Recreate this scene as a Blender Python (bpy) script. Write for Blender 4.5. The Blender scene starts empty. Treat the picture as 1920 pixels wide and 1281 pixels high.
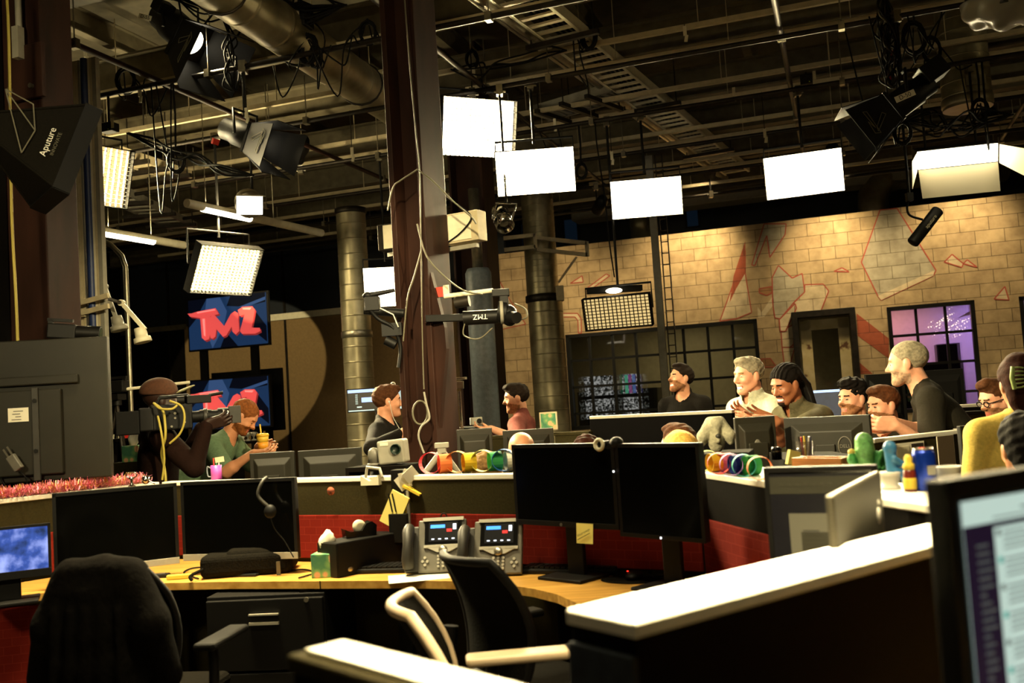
import bpy, math, random
import numpy as np
from mathutils import Vector, Matrix

SC = bpy.context.scene
COL = SC.collection
rnd = random.Random(11)
pi = math.pi

# ------------------------------------------------------------------ camera, world, exposure
CAM_Z, FOC, PITCH, ROLL, YAW = 1.5, 1800.0, math.radians(3.6), math.radians(3.6), math.radians(19.0)
_f = Vector((0, math.cos(PITCH), math.sin(PITCH)))
_u0 = Vector((0, -math.sin(PITCH), math.cos(PITCH)))
_r0 = Vector((1, 0, 0))
_r = _r0 * math.cos(ROLL) - _u0 * math.sin(ROLL)
_u = _r0 * math.sin(ROLL) + _u0 * math.cos(ROLL)
CAM = Vector((0, 0, CAM_Z))
cam_data = bpy.data.cameras.new('camera')
cam_data.sensor_width = 36.0
cam_data.lens = FOC / 1920 * 36
cam_data.clip_start, cam_data.clip_end = 0.05, 100
cam_data.dof.use_dof = True
cam_data.dof.focus_distance = 7.0
cam_data.dof.aperture_fstop = 2.8
camera = bpy.data.objects.new('camera', cam_data)
COL.objects.link(camera)
_m = Matrix.Identity(4)
for i in range(3):
    _m[i][0], _m[i][1], _m[i][2], _m[i][3] = _r[i], _u[i], -_f[i], CAM[i]
camera.matrix_world = _m
SC.camera = camera

world = bpy.data.worlds.new('world'); SC.world = world; world.use_nodes = True
bg = world.node_tree.nodes['Background']
bg.inputs[0].default_value = (1.0, 0.85, 0.5, 1); bg.inputs[1].default_value = 0.012
SC.view_settings.view_transform = 'Standard'; SC.view_settings.look = 'None'
SC.view_settings.exposure = 0.0; SC.view_settings.gamma = 1.0
SC.view_settings.use_curve_mapping = False
SC.cycles.max_bounces = 6; SC.cycles.diffuse_bounces = 3; SC.cycles.glossy_bounces = 3
SC.cycles.transmission_bounces = 4; SC.cycles.transparent_max_bounces = 8
SC.cycles.sample_clamp_indirect = 4.0; SC.cycles.caustics_reflective = False; SC.cycles.caustics_refractive = False

WARM = (1.0, 0.82, 0.44)
def area(name, loc, target, sx, sy, power, color=WARM, parent=None, spread=None):
    d = bpy.data.lights.new(name, 'AREA'); d.shape = 'RECTANGLE'; d.size, d.size_y = sx, sy
    d.energy = power; d.color = color
    if spread: d.spread = spread
    o = bpy.data.objects.new(name, d); COL.objects.link(o); o.location = loc
    o.rotation_euler = (Vector(target) - Vector(loc)).to_track_quat('-Z', 'Y').to_euler()
    if parent: o.parent = parent
    return o
def spot(name, loc, target, power, angle, blend=0.4, size=0.05, color=WARM, parent=None):
    d = bpy.data.lights.new(name, 'SPOT'); d.energy = power; d.color = color
    d.spot_size = math.radians(angle); d.spot_blend = blend; d.shadow_soft_size = size
    o = bpy.data.objects.new(name, d); COL.objects.link(o); o.location = loc
    o.rotation_euler = (Vector(target) - Vector(loc)).to_track_quat('-Z', 'Y').to_euler()
    if parent: o.parent = parent
    return o
#@LIGHTS

# ------------------------------------------------------------------ where things stand: photo pixel -> place in the room
UX = Vector((math.cos(YAW), -math.sin(YAW), 0)); VX = Vector((math.sin(YAW), math.cos(YAW), 0))
RZ = -YAW
def ray(px, py):
    return _f * FOC + _r * (px - 960) - _u * (py - 640.5)
def P(px, py, d):
    r = ray(px, py); return CAM + r * (d / r.y)
def PZ(px, py, z):
    r = ray(px, py); return CAM + r * ((z - CAM_Z) / r.z)
def PV(px, py, v):
    r = ray(px, py); return CAM + r * (v / r.dot(VX))
def UV(u, v, z=0.0):
    return UX * u + VX * v + Vector((0, 0, z))
def uvz(p):
    return (p.dot(UX), p.dot(VX), p.z)
def mpp(d): return d / FOC

# ------------------------------------------------------------------ materials
MATS = {}
def lin(c):
    if isinstance(c, str):
        c = [int(c[i:i + 2], 16) / 255 for i in (0, 2, 4)]
    return tuple((x / 12.92 if x <= 0.04045 else ((x + 0.055) / 1.055) ** 2.4) for x in c)
def mat(name, col, rough=0.6, metal=0.0, noise=0.0, scale=20.0, bump=0.0, emit=0.0, spec=0.5, alpha=None, trans=0.0, ecol=None, stretch=None):
    if name in MATS: return MATS[name]
    m = bpy.data.materials.new(name); m.use_nodes = True
    nt = m.node_tree; b = nt.nodes['Principled BSDF']
    c = lin(col) + (1,)
    b.inputs['Base Color'].default_value = c
    b.inputs['Roughness'].default_value = rough; b.inputs['Metallic'].default_value = metal
    b.inputs['Specular IOR Level'].default_value = spec
    if trans: b.inputs['Transmission Weight'].default_value = trans
    if alpha is not None: b.inputs['Alpha'].default_value = alpha
    if emit:
        b.inputs['Emission Color'].default_value = lin(ecol or col) + (1,); b.inputs['Emission Strength'].default_value = emit
    if noise or bump:
        tc = nt.nodes.new('ShaderNodeTexCoord'); n = nt.nodes.new('ShaderNodeTexNoise')
        n.inputs['Scale'].default_value = scale; n.inputs['Detail'].default_value = 5
        src = tc.outputs['Object']
        if stretch:
            mp = nt.nodes.new('ShaderNodeMapping'); mp.inputs['Scale'].default_value = stretch
            nt.links.new(src, mp.inputs[0]); src = mp.outputs[0]
        nt.links.new(src, n.inputs['Vector'])
        if noise:
            r = nt.nodes.new('ShaderNodeValToRGB'); r.color_ramp.elements[0].position = 0.3; r.color_ramp.elements[1].position = 0.7
            r.color_ramp.elements[0].color = tuple(max(0, x * (1 - noise)) for x in c[:3]) + (1,)
            r.color_ramp.elements[1].color = tuple(min(1, x * (1 + noise)) for x in c[:3]) + (1,)
            nt.links.new(n.outputs[0], r.inputs[0]); nt.links.new(r.outputs[0], b.inputs['Base Color'])
        if bump:
            bm_ = nt.nodes.new('ShaderNodeBump'); bm_.inputs['Strength'].default_value = bump; bm_.inputs['Distance'].default_value = 0.01
            nt.links.new(n.outputs[0], bm_.inputs['Height']); nt.links.new(bm_.outputs[0], b.inputs['Normal'])
    MATS[name] = m
    return m
def M_(n): return MATS[n]

# ------------------------------------------------------------------ mesh builder
def rotm(rx=0, ry=0, rz=0):
    return (Matrix.Rotation(rz, 4, 'Z') @ Matrix.Rotation(ry, 4, 'Y') @ Matrix.Rotation(rx, 4, 'X'))
def T(x, y=None, z=None):
    if y is None: return Matrix.Translation(Vector(x))
    return Matrix.Translation(Vector((x, y, z)))
def frame(o, x, y):
    """matrix with local x along x, local y close to y"""
    x = Vector(x).normalized(); z = x.cross(Vector(y)).normalized(); y = z.cross(x)
    m = Matrix.Identity(4)
    for i in range(3): m[i][0], m[i][1], m[i][2], m[i][3] = x[i], y[i], z[i], o[i]
    return m
class MB:
    def __init__(s):
        s.v = []; s.f = []; s.mi = []; s.sm = []
    def add(s, vs, fs, m=0, sm=False, M=None):
        b = len(s.v)
        s.v += [tuple(M @ Vector(q)) for q in vs] if M is not None else [tuple(q) for q in vs]
        s.f += [tuple(i + b for i in f) for f in fs]; s.mi += [m] * len(fs); s.sm += [sm] * len(fs)
        return s
    def box(s, c, size, m=0, M=None, rz=0.0, rx=0.0, ry=0.0):
        x, y, z = (k / 2 for k in size)
        L = T(c) @ rotm(rx, ry, rz)
        if M is not None: L = M @ L
        vs = [(sx * x, sy * y, sz * z) for sx in (-1, 1) for sy in (-1, 1) for sz in (-1, 1)]
        fs = [(0, 1, 3, 2), (4, 6, 7, 5), (0, 4, 5, 1), (2, 3, 7, 6), (0, 2, 6, 4), (1, 5, 7, 3)]
        return s.add(vs, fs, m, False, L)
    def bar(s, p0, p1, w, h, m=0, up=(0, 0, 1), M=None):
        p0, p1 = Vector(p0), Vector(p1); d = p1 - p0
        if d.length < 1e-6: return s
        up = Vector(up)
        if abs(d.normalized().dot(up)) > 0.98: up = Vector((0, 1, 0))
        z = d.normalized(); x = up.cross(z).normalized(); y = z.cross(x)
        vs = []
        for p in (p0, p1):
            for a, b in ((-1, -1), (1, -1), (1, 1), (-1, 1)):
                vs.append(p + x * (a * w / 2) + y * (b * h / 2))
        fs = [(0, 3, 2, 1), (4, 5, 6, 7), (0, 1, 5, 4), (1, 2, 6, 5), (2, 3, 7, 6), (3, 0, 4, 7)]
        return s.add(vs, fs, m, False, M)
    def cyl(s, p0, p1, r, r2=None, n=16, m=0, cap=True, M=None, sm=True):
        return s.tube([p0, p1], [r, r if r2 is None else r2], n, m, cap, M, sm)
    def tube(s, pts, r, n=8, m=0, cap=True, M=None, sm=True, closed=False):
        pts = [Vector(p) for p in pts]; k = len(pts)
        rs = r if isinstance(r, (list, tuple)) else [r] * k
        ref = None; vs = []
        for i, p in enumerate(pts):
            if closed: t = pts[(i + 1) % k] - pts[i - 1]
            else: t = pts[min(i + 1, k - 1)] - pts[max(i - 1, 0)]
            if t.length < 1e-9: t = Vector((0, 0, 1))
            t.normalize()
            if ref is None:
                ref = Vector((0, 0, 1)) if abs(t.z) < 0.9 else Vector((1, 0, 0))
            x = ref - t * ref.dot(t)
            if x.length < 1e-6: x = t.orthogonal()
            x.normalize(); ref = x; y = t.cross(x)
            for j in range(n):
                a = 2 * pi * j / n
                vs.append(p + (x * math.cos(a) + y * math.sin(a)) * rs[i])
        fs = []
        for i in range(k if closed else k - 1):
            i2 = (i + 1) % k
            for j in range(n):
                fs.append((i * n + j, i * n + (j + 1) % n, i2 * n + (j + 1) % n, i2 * n + j))
        s.add(vs, fs, m, sm, M)
        if cap and not closed:
            s.add(vs[:n], [tuple(reversed(range(n)))], m, False, M)
            s.add(vs[-n:], [tuple(range(n))], m, False, M)
        return s
    def lathe(s, prof, c=(0, 0, 0), n=24, m=0, M=None, sm=True, sx=1.0, sy=1.0):
        vs = []; c = Vector(c)
        for r, z in prof:
            for j in range(n):
                a = 2 * pi * j / n; vs.append((c.x + r * math.cos(a) * sx, c.y + r * math.sin(a) * sy, c.z + z))
        fs = []
        for i in range(len(prof) - 1):
            for j in range(n):
                fs.append((i * n + j, i * n + (j + 1) % n, (i + 1) * n + (j + 1) % n, (i + 1) * n + j))
        if prof[0][0] > 1e-6: fs.append(tuple(reversed(range(n))))
        if prof[-1][0] > 1e-6: fs.append(tuple((len(prof) - 1) * n + j for j in range(n)))
        return s.add(vs, fs, m, sm, M)
    def ell(s, c, rad, m=0, M=None, n=16, k=10, sm=True):
        prof = [(math.sin(pi * i / k), -math.cos(pi * i / k)) for i in range(k + 1)]
        L = T(c) @ Matrix.Diagonal((rad[0], rad[1], rad[2], 1))
        if M is not None: L = M @ L
        return s.lathe(prof, (0, 0, 0), n, m, L, sm)
    def prism(s, poly, z0, z1, m=0, M=None, sm=False, mside=None):
        n = len(poly)
        a = sum(poly[i][0] * poly[(i + 1) % n][1] - poly[(i + 1) % n][0] * poly[i][1] for i in range(n))
        if a < 0: poly = poly[::-1]
        vs = [(x, y, z0) for x, y in poly] + [(x, y, z1) for x, y in poly]
        s.add(vs, [tuple(reversed(range(n))), tuple(range(n, 2 * n))], m, False, M)
        s.add(vs, [(i, (i + 1) % n, n + (i + 1) % n, n + i) for i in range(n)], m if mside is None else mside, sm, M)
        return s
    def build(s, name, mats, parent=None, bevel=0.0, seg=2, sub=0):
        me = bpy.data.meshes.new(name)
        me.from_pydata(s.v, [], s.f)
        if not isinstance(mats, (list, tuple)): mats = [mats]
        for q in mats: me.materials.append(M_(q) if isinstance(q, str) else q)
        me.polygons.foreach_set('material_index', s.mi)
        me.polygons.foreach_set('use_smooth', s.sm)
        me.update()
        o = bpy.data.objects.new(name, me); COL.objects.link(o)
        if parent is not None: o.parent = parent
        if bevel:
            b = o.modifiers.new('edge', 'BEVEL'); b.width = bevel; b.segments = seg; b.limit_method = 'ANGLE'; b.angle_limit = 0.6
            b.harden_normals = False
        if sub:
            q = o.modifiers.new('sub', 'SUBSURF'); q.levels = q.render_levels = sub
        return o
def tag(o, label, cat, group=None, kind=None):
    o['label'] = label; o['category'] = cat
    if group: o['group'] = group
    if kind: o['kind'] = kind
    return o
def thing(name, label, cat, loc=(0, 0, 0), rz=0.0, group=None):
    o = bpy.data.objects.new(name, None); COL.objects.link(o)
    o.empty_display_size = 0.1
    o.location = loc; o.rotation_euler = (0, 0, rz)
    return tag(o, label, cat, group)
def struct(o):
    o['kind'] = 'structure'; return o
def copy_tree(o, parent=None):
    c = o.copy(); COL.objects.link(c)
    if parent is not None: c.parent = parent
    for ch in list(o.children): copy_tree(ch, c)
    return c
def text(s, size, name, m, parent, M, depth=0.0, align='CENTER', shear=0.0):
    cu = bpy.data.curves.new(name, 'FONT'); cu.body = s; cu.size = size; cu.extrude = depth
    cu.align_x = align; cu.align_y = 'CENTER'; cu.shear = shear
    t_ = bpy.data.objects.new('t', cu); COL.objects.link(t_)
    me = bpy.data.meshes.new_from_object(t_.evaluated_get(bpy.context.evaluated_depsgraph_get()))
    bpy.data.objects.remove(t_); me.materials.clear(); me.materials.append(M_(m)); me.name = name
    o = bpy.data.objects.new(name, me); COL.objects.link(o)
    o.parent = parent; o.matrix_local = M
    return o
def sag(p0, p1, drop, n=10):
    p0, p1 = Vector(p0), Vector(p1)
    return [p0.lerp(p1, i / n) - Vector((0, 0, drop * 4 * (i / n) * (1 - i / n))) for i in range(n + 1)]
def smooth_path(pts, n=6):
    """Catmull-Rom through the points"""
    pts = [Vector(p) for p in pts]; out = []
    for i in range(len(pts) - 1):
        a = pts[max(i - 1, 0)]; b = pts[i]; c = pts[i + 1]; d = pts[min(i + 2, len(pts) - 1)]
        for k in range(n):
            t = k / n
            out.append(0.5 * ((2 * b) + (c - a) * t + (2 * a - 5 * b + 4 * c - d) * t * t + (3 * b - a - 3 * c + d) * t ** 3))
    out.append(pts[-1]); return out
FACE = Matrix(((1, 0, 0, 0), (0, 0, -1, 0), (0, 1, 0, 0), (0, 0, 0, 1)))   # flat xy drawing stood up, facing local -y
# ------------------------------------------------------------------ the materials of the place
mat('black_metal', '0f0e0c', 0.5, 0.3, spec=0.3, noise=0.2, scale=30)
mat('black_plastic', '0a0908', 0.55, spec=0.25, noise=0.15, scale=40)
mat('black_gloss', '090909', 0.18)
mat('black_satin', '080706', 0.65, spec=0.2)
mat('deep_black', '050404', 0.9, spec=0.04)
mat('end_panel', '363c44', 0.8, noise=0.2, scale=40, spec=0.1)
mat('black_fabric', '12100c', 0.95, spec=0.06, noise=0.3, scale=120, bump=0.3)
mat('dark_steel', '2b2620', 0.5, 0.7, noise=0.35, scale=12, bump=0.1)
mat('beam_paint', '5f5743', 0.6, noise=0.25, scale=9)
mat('deck_paint', '4a4434', 0.8, noise=0.3, scale=6)
mat('rust_steel', '2c1912', 0.6, 0.0, spec=0.2, noise=0.5, scale=6, bump=0.15, stretch=(1, 1, 0.3))
mat('pipe_metal', '8d8674', 0.35, 0.85, noise=0.2, scale=20)
mat('bright_metal', 'b9b3a2', 0.3, 0.9, noise=0.1, scale=30)
mat('chrome', 'd0cfca', 0.12, 1.0)
mat('grey_paint', '8a8678', 0.55, noise=0.12, scale=15)
mat('beige_paint', 'b9ab8a', 0.6, noise=0.12, scale=15)
mat('cream_paint', 'd8d0b4', 0.55, noise=0.08, scale=15)
mat('blue_paint', '1d2c55', 0.5, noise=0.2, scale=15)
mat('blue_grey_paint', '6a737a', 0.45, noise=0.2, scale=25, bump=0.1)
mat('white_plastic', 'e6e2d4', 0.4)
mat('white_laminate', 'f2eedf', 0.45, noise=0.04, scale=30)
mat('white_paper', 'f0ead4', 0.8)
mat('grey_plastic', '5e5b52', 0.45, noise=0.1, scale=30)
mat('dark_grey_plastic', '2c2a25', 0.5, noise=0.15, scale=30)
mat('monitor_back', '1f1d15', 0.5, spec=0.3, noise=0.12, scale=8)
mat('olive_panel', '2f2a18', 0.9, spec=0.06, noise=0.15, scale=90, bump=0.1)
mat('dark_panel', '0e0b08', 0.9, spec=0.04, noise=0.2, scale=60)
mat('slate_panel', '20242a', 0.55, noise=0.2, scale=40)
mat('silver', 'b4b0a2', 0.38, 0.35, noise=0.06, scale=40)
mat('wood_tray', 'c07a3c', 0.5, noise=0.2, scale=12, stretch=(1, 8, 8))
mat('red_plastic', 'c02a20', 0.5)
mat('yellow_note', 'ecdc7a', 0.8); mat('highlight_rim', 'c0aa8c', 0.5); mat('yellow_plastic', 'e0c040', 0.5)  # pale rim colour stands in for light catching the chair edges
mat('green_plastic', '2f7d4a', 0.45)
mat('carpet', '4a4338', 0.95, noise=0.3, scale=150, bump=0.3)
mat('plastic_sheet', 'c8c2ae', 0.25, trans=0.2, alpha=0.85)
mat('yellow_cable', 'b8a648', 0.5)
mat('grey_cable', '57523f', 0.6)
mat('black_cable', '0b0a09', 0.8, spec=0.2)
mat('red_tape', 'd23a2c', 0.5)
mat('lamp_glow', 'fff1cf', 0.5, emit=9.0)
mat('lamp_glow_soft', 'ffe6b0', 0.5, emit=0.85, ecol='ffdc92')
mat('lamp_grid', '3a372f', 0.8)
mat('lamp_white', 'efe8d2', 0.6)
mat('window_blue', '10182a', 0.2, emit=0.03, ecol='486a8c')
mat('daylight_pane', 'a0b8d8', 0.3, emit=0.7, ecol='8fb0dd')
mat('glass_dark', '8a8f80', 0.03, trans=1.0, spec=0.5, alpha=0.25)
mat('led_white', 'ffffff', emit=4.0)
mat('led_red', 'ff3020', emit=3.0)
mat('led_blue', '4060ff', emit=3.0)

def brick_nodes(m, b, c1, c2, mortar):
    nt = m.node_tree
    tc = nt.nodes.new('ShaderNodeTexCoord'); sp = nt.nodes.new('ShaderNodeSeparateXYZ'); cb = nt.nodes.new('ShaderNodeCombineXYZ')
    nt.links.new(tc.outputs['Object'], sp.inputs[0]); nt.links.new(sp.outputs[0], cb.inputs[0]); nt.links.new(sp.outputs[2], cb.inputs[1])
    br = nt.nodes.new('ShaderNodeTexBrick')
    br.inputs['Scale'].default_value = 1.0; br.inputs['Brick Width'].default_value = 0.405; br.inputs['Row Height'].default_value = 0.203
    br.inputs['Mortar Size'].default_value = 0.006; br.inputs['Mortar Smooth'].default_value = 0.3
    br.inputs['Color1'].default_value = lin(c1) + (1,); br.inputs['Color2'].default_value = lin(c2) + (1,); br.inputs['Mortar'].default_value = lin(mortar) + (1,)
    nt.links.new(cb.outputs[0], br.inputs['Vector'])
    n = nt.nodes.new('ShaderNodeTexNoise'); n.inputs['Scale'].default_value = 7; n.inputs['Detail'].default_value = 8
    nt.links.new(tc.outputs['Object'], n.inputs['Vector'])
    mx = nt.nodes.new('ShaderNodeMix'); mx.data_type = 'RGBA'; mx.blend_type = 'MULTIPLY'; mx.inputs[0].default_value = 0.55
    r = nt.nodes.new('ShaderNodeValToRGB'); r.color_ramp.elements[0].position = 0.3; r.color_ramp.elements[0].color = (0.45, 0.42, 0.38, 1); r.color_ramp.elements[1].position = 0.62
    nt.links.new(n.outputs[0], r.inputs[0])
    nt.links.new(br.outputs[0], mx.inputs[6]); nt.links.new(r.outputs[0], mx.inputs[7]); nt.links.new(mx.outputs[2], b.inputs['Base Color'])
    bp = nt.nodes.new('ShaderNodeBump'); bp.inputs['Strength'].default_value = 0.5; bp.inputs['Distance'].default_value = 0.02; bp.invert = True
    nt.links.new(br.outputs['Fac'], bp.inputs['Height']); nt.links.new(bp.outputs[0], b.inputs['Normal'])
def brick(name, c1, c2, mortar):
    m = mat(name, c1, 0.8, spec=0.3); brick_nodes(m, m.node_tree.nodes['Principled BSDF'], c1, c2, mortar)
brick('block_wall', 'b8a078', 'ad9570', '77654a')
brick('mural_pale', 'd2c09e', 'cab894', '97846a')
brick('mural_grey', 'b0a78e', 'a49b84', '7b725c')
brick('mural_red', 'a5553a', '9c5036', '7a4230')
brick('mural_brown', 'a07850', '986f48', '70523a')
mat('mural_line', 'a04a38', 0.8)

def wood_desk():
    m = mat('desk_wood', 'c79848', 0.35); nt = m.node_tree; b = nt.nodes['Principled BSDF']
    tc = nt.nodes.new('ShaderNodeTexCoord'); mp = nt.nodes.new('ShaderNodeMapping'); mp.inputs['Scale'].default_value = (1.2, 22, 8); mp.inputs['Rotation'].default_value = (0, 0, YAW)
    n = nt.nodes.new('ShaderNodeTexNoise'); n.inputs['Scale'].default_value = 2.5; n.inputs['Detail'].default_value = 6
    r = nt.nodes.new('ShaderNodeValToRGB'); r.color_ramp.elements[0].position = 0.35; r.color_ramp.elements[0].color = lin('a87a34') + (1,)
    r.color_ramp.elements[1].position = 0.7; r.color_ramp.elements[1].color = lin('d2a556') + (1,)
    nt.links.new(tc.outputs['Object'], mp.inputs[0]); nt.links.new(mp.outputs[0], n.inputs['Vector']); nt.links.new(n.outputs[0], r.inputs[0]); nt.links.new(r.outputs[0], b.inputs['Base Color'])
wood_desk()
def red_fabric():
    m = mat('red_fabric', '8e1d14', 0.9, spec=0.06); nt = m.node_tree; b = nt.nodes['Principled BSDF']
    tc = nt.nodes.new('ShaderNodeTexCoord'); sp = nt.nodes.new('ShaderNodeSeparateXYZ'); cb = nt.nodes.new('ShaderNodeCombineXYZ')
    nt.links.new(tc.outputs['Object'], sp.inputs[0]); nt.links.new(sp.outputs[0], cb.inputs[0]); nt.links.new(sp.outputs[2], cb.inputs[1])
    br = nt.nodes.new('ShaderNodeTexBrick'); br.inputs['Scale'].default_value = 1; br.inputs['Brick Width'].default_value = 0.075; br.inputs['Row Height'].default_value = 0.04
    br.inputs['Mortar Size'].default_value = 0.0025; br.inputs['Mortar Smooth'].default_value = 0.8
    br.inputs['Color1'].default_value = lin('702018') + (1,); br.inputs['Color2'].default_value = lin('681b13') + (1,); br.inputs['Mortar'].default_value = lin('7c2a20') + (1,)
    nt.links.new(cb.outputs[0], br.inputs['Vector']); nt.links.new(br.outputs[0], b.inputs['Base Color'])
red_fabric()
def door_paint():
    m = mat('peeling_door', 'b9ab84', 0.6); nt = m.node_tree; b = nt.nodes['Principled BSDF']
    tc = nt.nodes.new('ShaderNodeTexCoord'); n = nt.nodes.new('ShaderNodeTexNoise'); n.inputs['Scale'].default_value = 5; n.inputs['Detail'].default_value = 8
    r = nt.nodes.new('ShaderNodeValToRGB'); e = r.color_ramp.elements
    e[0].position = 0.36; e[0].color = lin('5d3c20') + (1,); e[1].position = 0.43; e[1].color = lin('b9a878') + (1,)
    q = r.color_ramp.elements.new(0.7); q.color = lin('cdbd92') + (1,)
    nt.links.new(tc.outputs['Object'], n.inputs['Vector']); nt.links.new(n.outputs[0], r.inputs[0]); nt.links.new(r.outputs[0], b.inputs['Base Color'])
door_paint()
def static_screen():
    m = mat('static_screen', '101010', 0.2); nt = m.node_tree; b = nt.nodes['Principled BSDF']
    tc = nt.nodes.new('ShaderNodeTexCoord'); n = nt.nodes.new('ShaderNodeTexNoise'); n.inputs['Scale'].default_value = 30; n.inputs['Detail'].default_value = 2
    r = nt.nodes.new('ShaderNodeValToRGB'); e = r.color_ramp.elements; e[0].position = 0.47; e[0].color = (0, 0, 0, 1); e[1].position = 0.62; e[1].color = (0.5, 0.5, 0.48, 1)
    nt.links.new(tc.outputs['Object'], n.inputs['Vector']); nt.links.new(n.outputs[0], r.inputs[0]); nt.links.new(r.outputs[0], b.inputs['Emission Color']); b.inputs['Emission Strength'].default_value = 0.8
static_screen()
def duct_metal():
    m = mat('duct_metal', '9a9484', 0.32, 0.62); nt = m.node_tree; b = nt.nodes['Principled BSDF']
    tc = nt.nodes.new('ShaderNodeTexCoord'); n = nt.nodes.new('ShaderNodeTexNoise'); n.inputs['Scale'].default_value = 3; n.inputs['Detail'].default_value = 6
    r = nt.nodes.new('ShaderNodeValToRGB'); r.color_ramp.elements[0].position = 0.3; r.color_ramp.elements[0].color = lin('6d654a') + (1,); r.color_ramp.elements[1].position = 0.7; r.color_ramp.elements[1].color = lin('b5ab8c') + (1,)
    nt.links.new(tc.outputs['Object'], n.inputs['Vector']); nt.links.new(n.outputs[0], r.inputs[0]); nt.links.new(r.outputs[0], b.inputs['Base Color'])
    r2 = nt.nodes.new('ShaderNodeValToRGB'); r2.color_ramp.elements[0].color = (0.25,) * 3 + (1,); r2.color_ramp.elements[1].color = (0.5,) * 3 + (1,)
    nt.links.new(n.outputs[0], r2.inputs[0]); nt.links.new(r2.outputs[0], b.inputs['Roughness'])
duct_metal()
# skins, hair, cloth
for n_, c_ in (('skin_fair', 'd99a78'), ('skin_pink', 'e0a183'), ('skin_tan', 'c98a64'), ('skin_brown', '9c6242'), ('skin_dark', '2c1810')):
    mat(n_, c_, 0.5, noise=0.06, scale=40)
for n_, c_ in (('lip_pink', 'b0604f'), ('lip_brown', '7a4234'), ('eye_dark', '20140e'), ('teeth', 'f2ead8')):
    mat(n_, c_, 0.4)
for n_, c_ in (('hair_brown', '4a2c18'), ('hair_dark', '1b120c'), ('hair_black', '100c0a'), ('hair_grey', '8d8470'), ('hair_sandy', '8a6a42'), ('hair_blond', 'd3a352'), ('hair_ginger', '7a4722'), ('stubble_dark', '966849'), ('stubble_grey', 'ac8e76'), ('hair_auburn', '2c120a')):
    mat(n_, c_, 0.8, noise=0.35, scale=60, bump=0.4, spec=0.12)
for n_, c_ in (('cloth_black', '14110e'), ('cloth_maroon', '6d3a34'), ('cloth_pale', 'b9bba6'), ('cloth_olive', '55503c'), ('cloth_charcoal', '25221b'), ('cloth_green', '5c7257'), ('cloth_yellow', 'd9bd62'), ('cloth_brown', '1c0d08'), ('cloth_denim', '1f2430'), ('cloth_grey', '8b8878')):
    mat(n_, c_, 0.9, noise=0.12, scale=60, bump=0.25, spec=0.12)
# ------------------------------------------------------------------ the room
WV = 16.07            # the block wall
def room(o):
    o.rotation_euler = (0, 0, RZ); return o
def rbox(name, m, u0, u1, v0, v1, z0, z1, bevel=0):
    return struct(room(MB().box(((u0 + u1) / 2, (v0 + v1) / 2, (z0 + z1) / 2), (u1 - u0, v1 - v0, z1 - z0)).build(name, m, None, bevel)))
ULEFT, URIGHT, VFRONT, VREAR, ZTOP = -15.0, 11.0, -4.0, 20.0, 5.9
rbox('floor', 'carpet', ULEFT, URIGHT, VFRONT, VREAR, -0.1, 0)
rbox('ceiling', 'deck_paint', ULEFT, URIGHT, VFRONT, VREAR, ZTOP, ZTOP + 0.1)
rbox('wall_left', 'dark_panel', ULEFT - 0.1, ULEFT, VFRONT, VREAR, 0, ZTOP)
rbox('wall_right', 'beam_paint', URIGHT, URIGHT + 0.1, VFRONT, VREAR, 0, ZTOP)
rbox('wall_front', 'dark_panel', ULEFT, URIGHT, VFRONT - 0.1, VFRONT, 0, ZTOP)
rbox('wall_rear', 'slate_panel', ULEFT, URIGHT, VREAR, VREAR + 0.1, 0, ZTOP)

def wall_uz(px, py):
    p = uvz(PV(px, py, WV)); return (p[0], p[2])
W1 = (wall_uz(1060, 628)[0], wall_uz(1419, 600)[0], 0.95, wall_uz(1240, 613)[1])
W2 = (wall_uz(1666, 620)[0], wall_uz(1832, 620)[0], 0.95, wall_uz(1750, 569)[1])
D1 = (wall_uz(1496, 640)[0], wall_uz(1600, 640)[0], 0.0, wall_uz(1545, 592)[1])
W3 = (wall_uz(1914, 600)[0], wall_uz(1914, 600)[0] + 1.6, 0.95, wall_uz(1915, 556)[1])
WU0 = wall_uz(915, 600)[0]; WTOP = wall_uz(1500, 411)[1]
def wall_with_holes(name, m, u0, u1, z0, z1, v0, v1, holes):
    us = sorted({u0, u1, *[h[0] for h in holes], *[h[1] for h in holes]}); zs = sorted({z0, z1, *[h[2] for h in holes], *[h[3] for h in holes]})
    mb = MB()
    for a, b in zip(us, us[1:]):
        for c, d in zip(zs, zs[1:]):
            cu, cz = (a + b) / 2, (c + d) / 2
            if any(h[0] < cu < h[1] and h[2] < cz < h[3] for h in holes): continue
            mb.box((cu, (v0 + v1) / 2, cz), (b - a, v1 - v0, d - c))
    return struct(room(mb.build(name, m)))
wall_back = wall_with_holes('wall_back', 'block_wall', WU0, URIGHT, 0, WTOP, WV, WV + 0.2, [W1, W2, D1, W3])

def mural(pts, m, line=True, off=0.003, closed=True):
    q = [wall_uz(*p) for p in pts]
    mb = MB()
    L = T(0, WV, 0) @ FACE
    mb.prism(q, 0.0, off, 0, L)
    if line:
        for a, b in zip(q, q[1:] + q[:1]):
            mb.bar((a[0], a[1], off), (b[0], b[1], off), 0.018, 0.004, 1, (0, 0, 1), L)
    o = mb.build('painted_shape', [m, 'mural_line'], wall_back); return o
def z6(*pts): return [(1280 + x / 2.98, 420 + y / 2.98) for x, y in pts]
def z5(*pts): return [(640 + x / 2.98, 420 + y / 2.98) for x, y in pts]
mural(z6((350, 150), (208, 543), (300, 530), (385, 495), (350, 280)), 'mural_pale')
mural(z6((350, 95), (353, 270), (300, 360), (262, 440), (285, 290)), 'mural_red', False, 0.006)
mural(z6((455, 0), (386, 230), (404, 232), (470, 65), (487, 187), (572, 60), (578, 0)), 'mural_grey')
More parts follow.
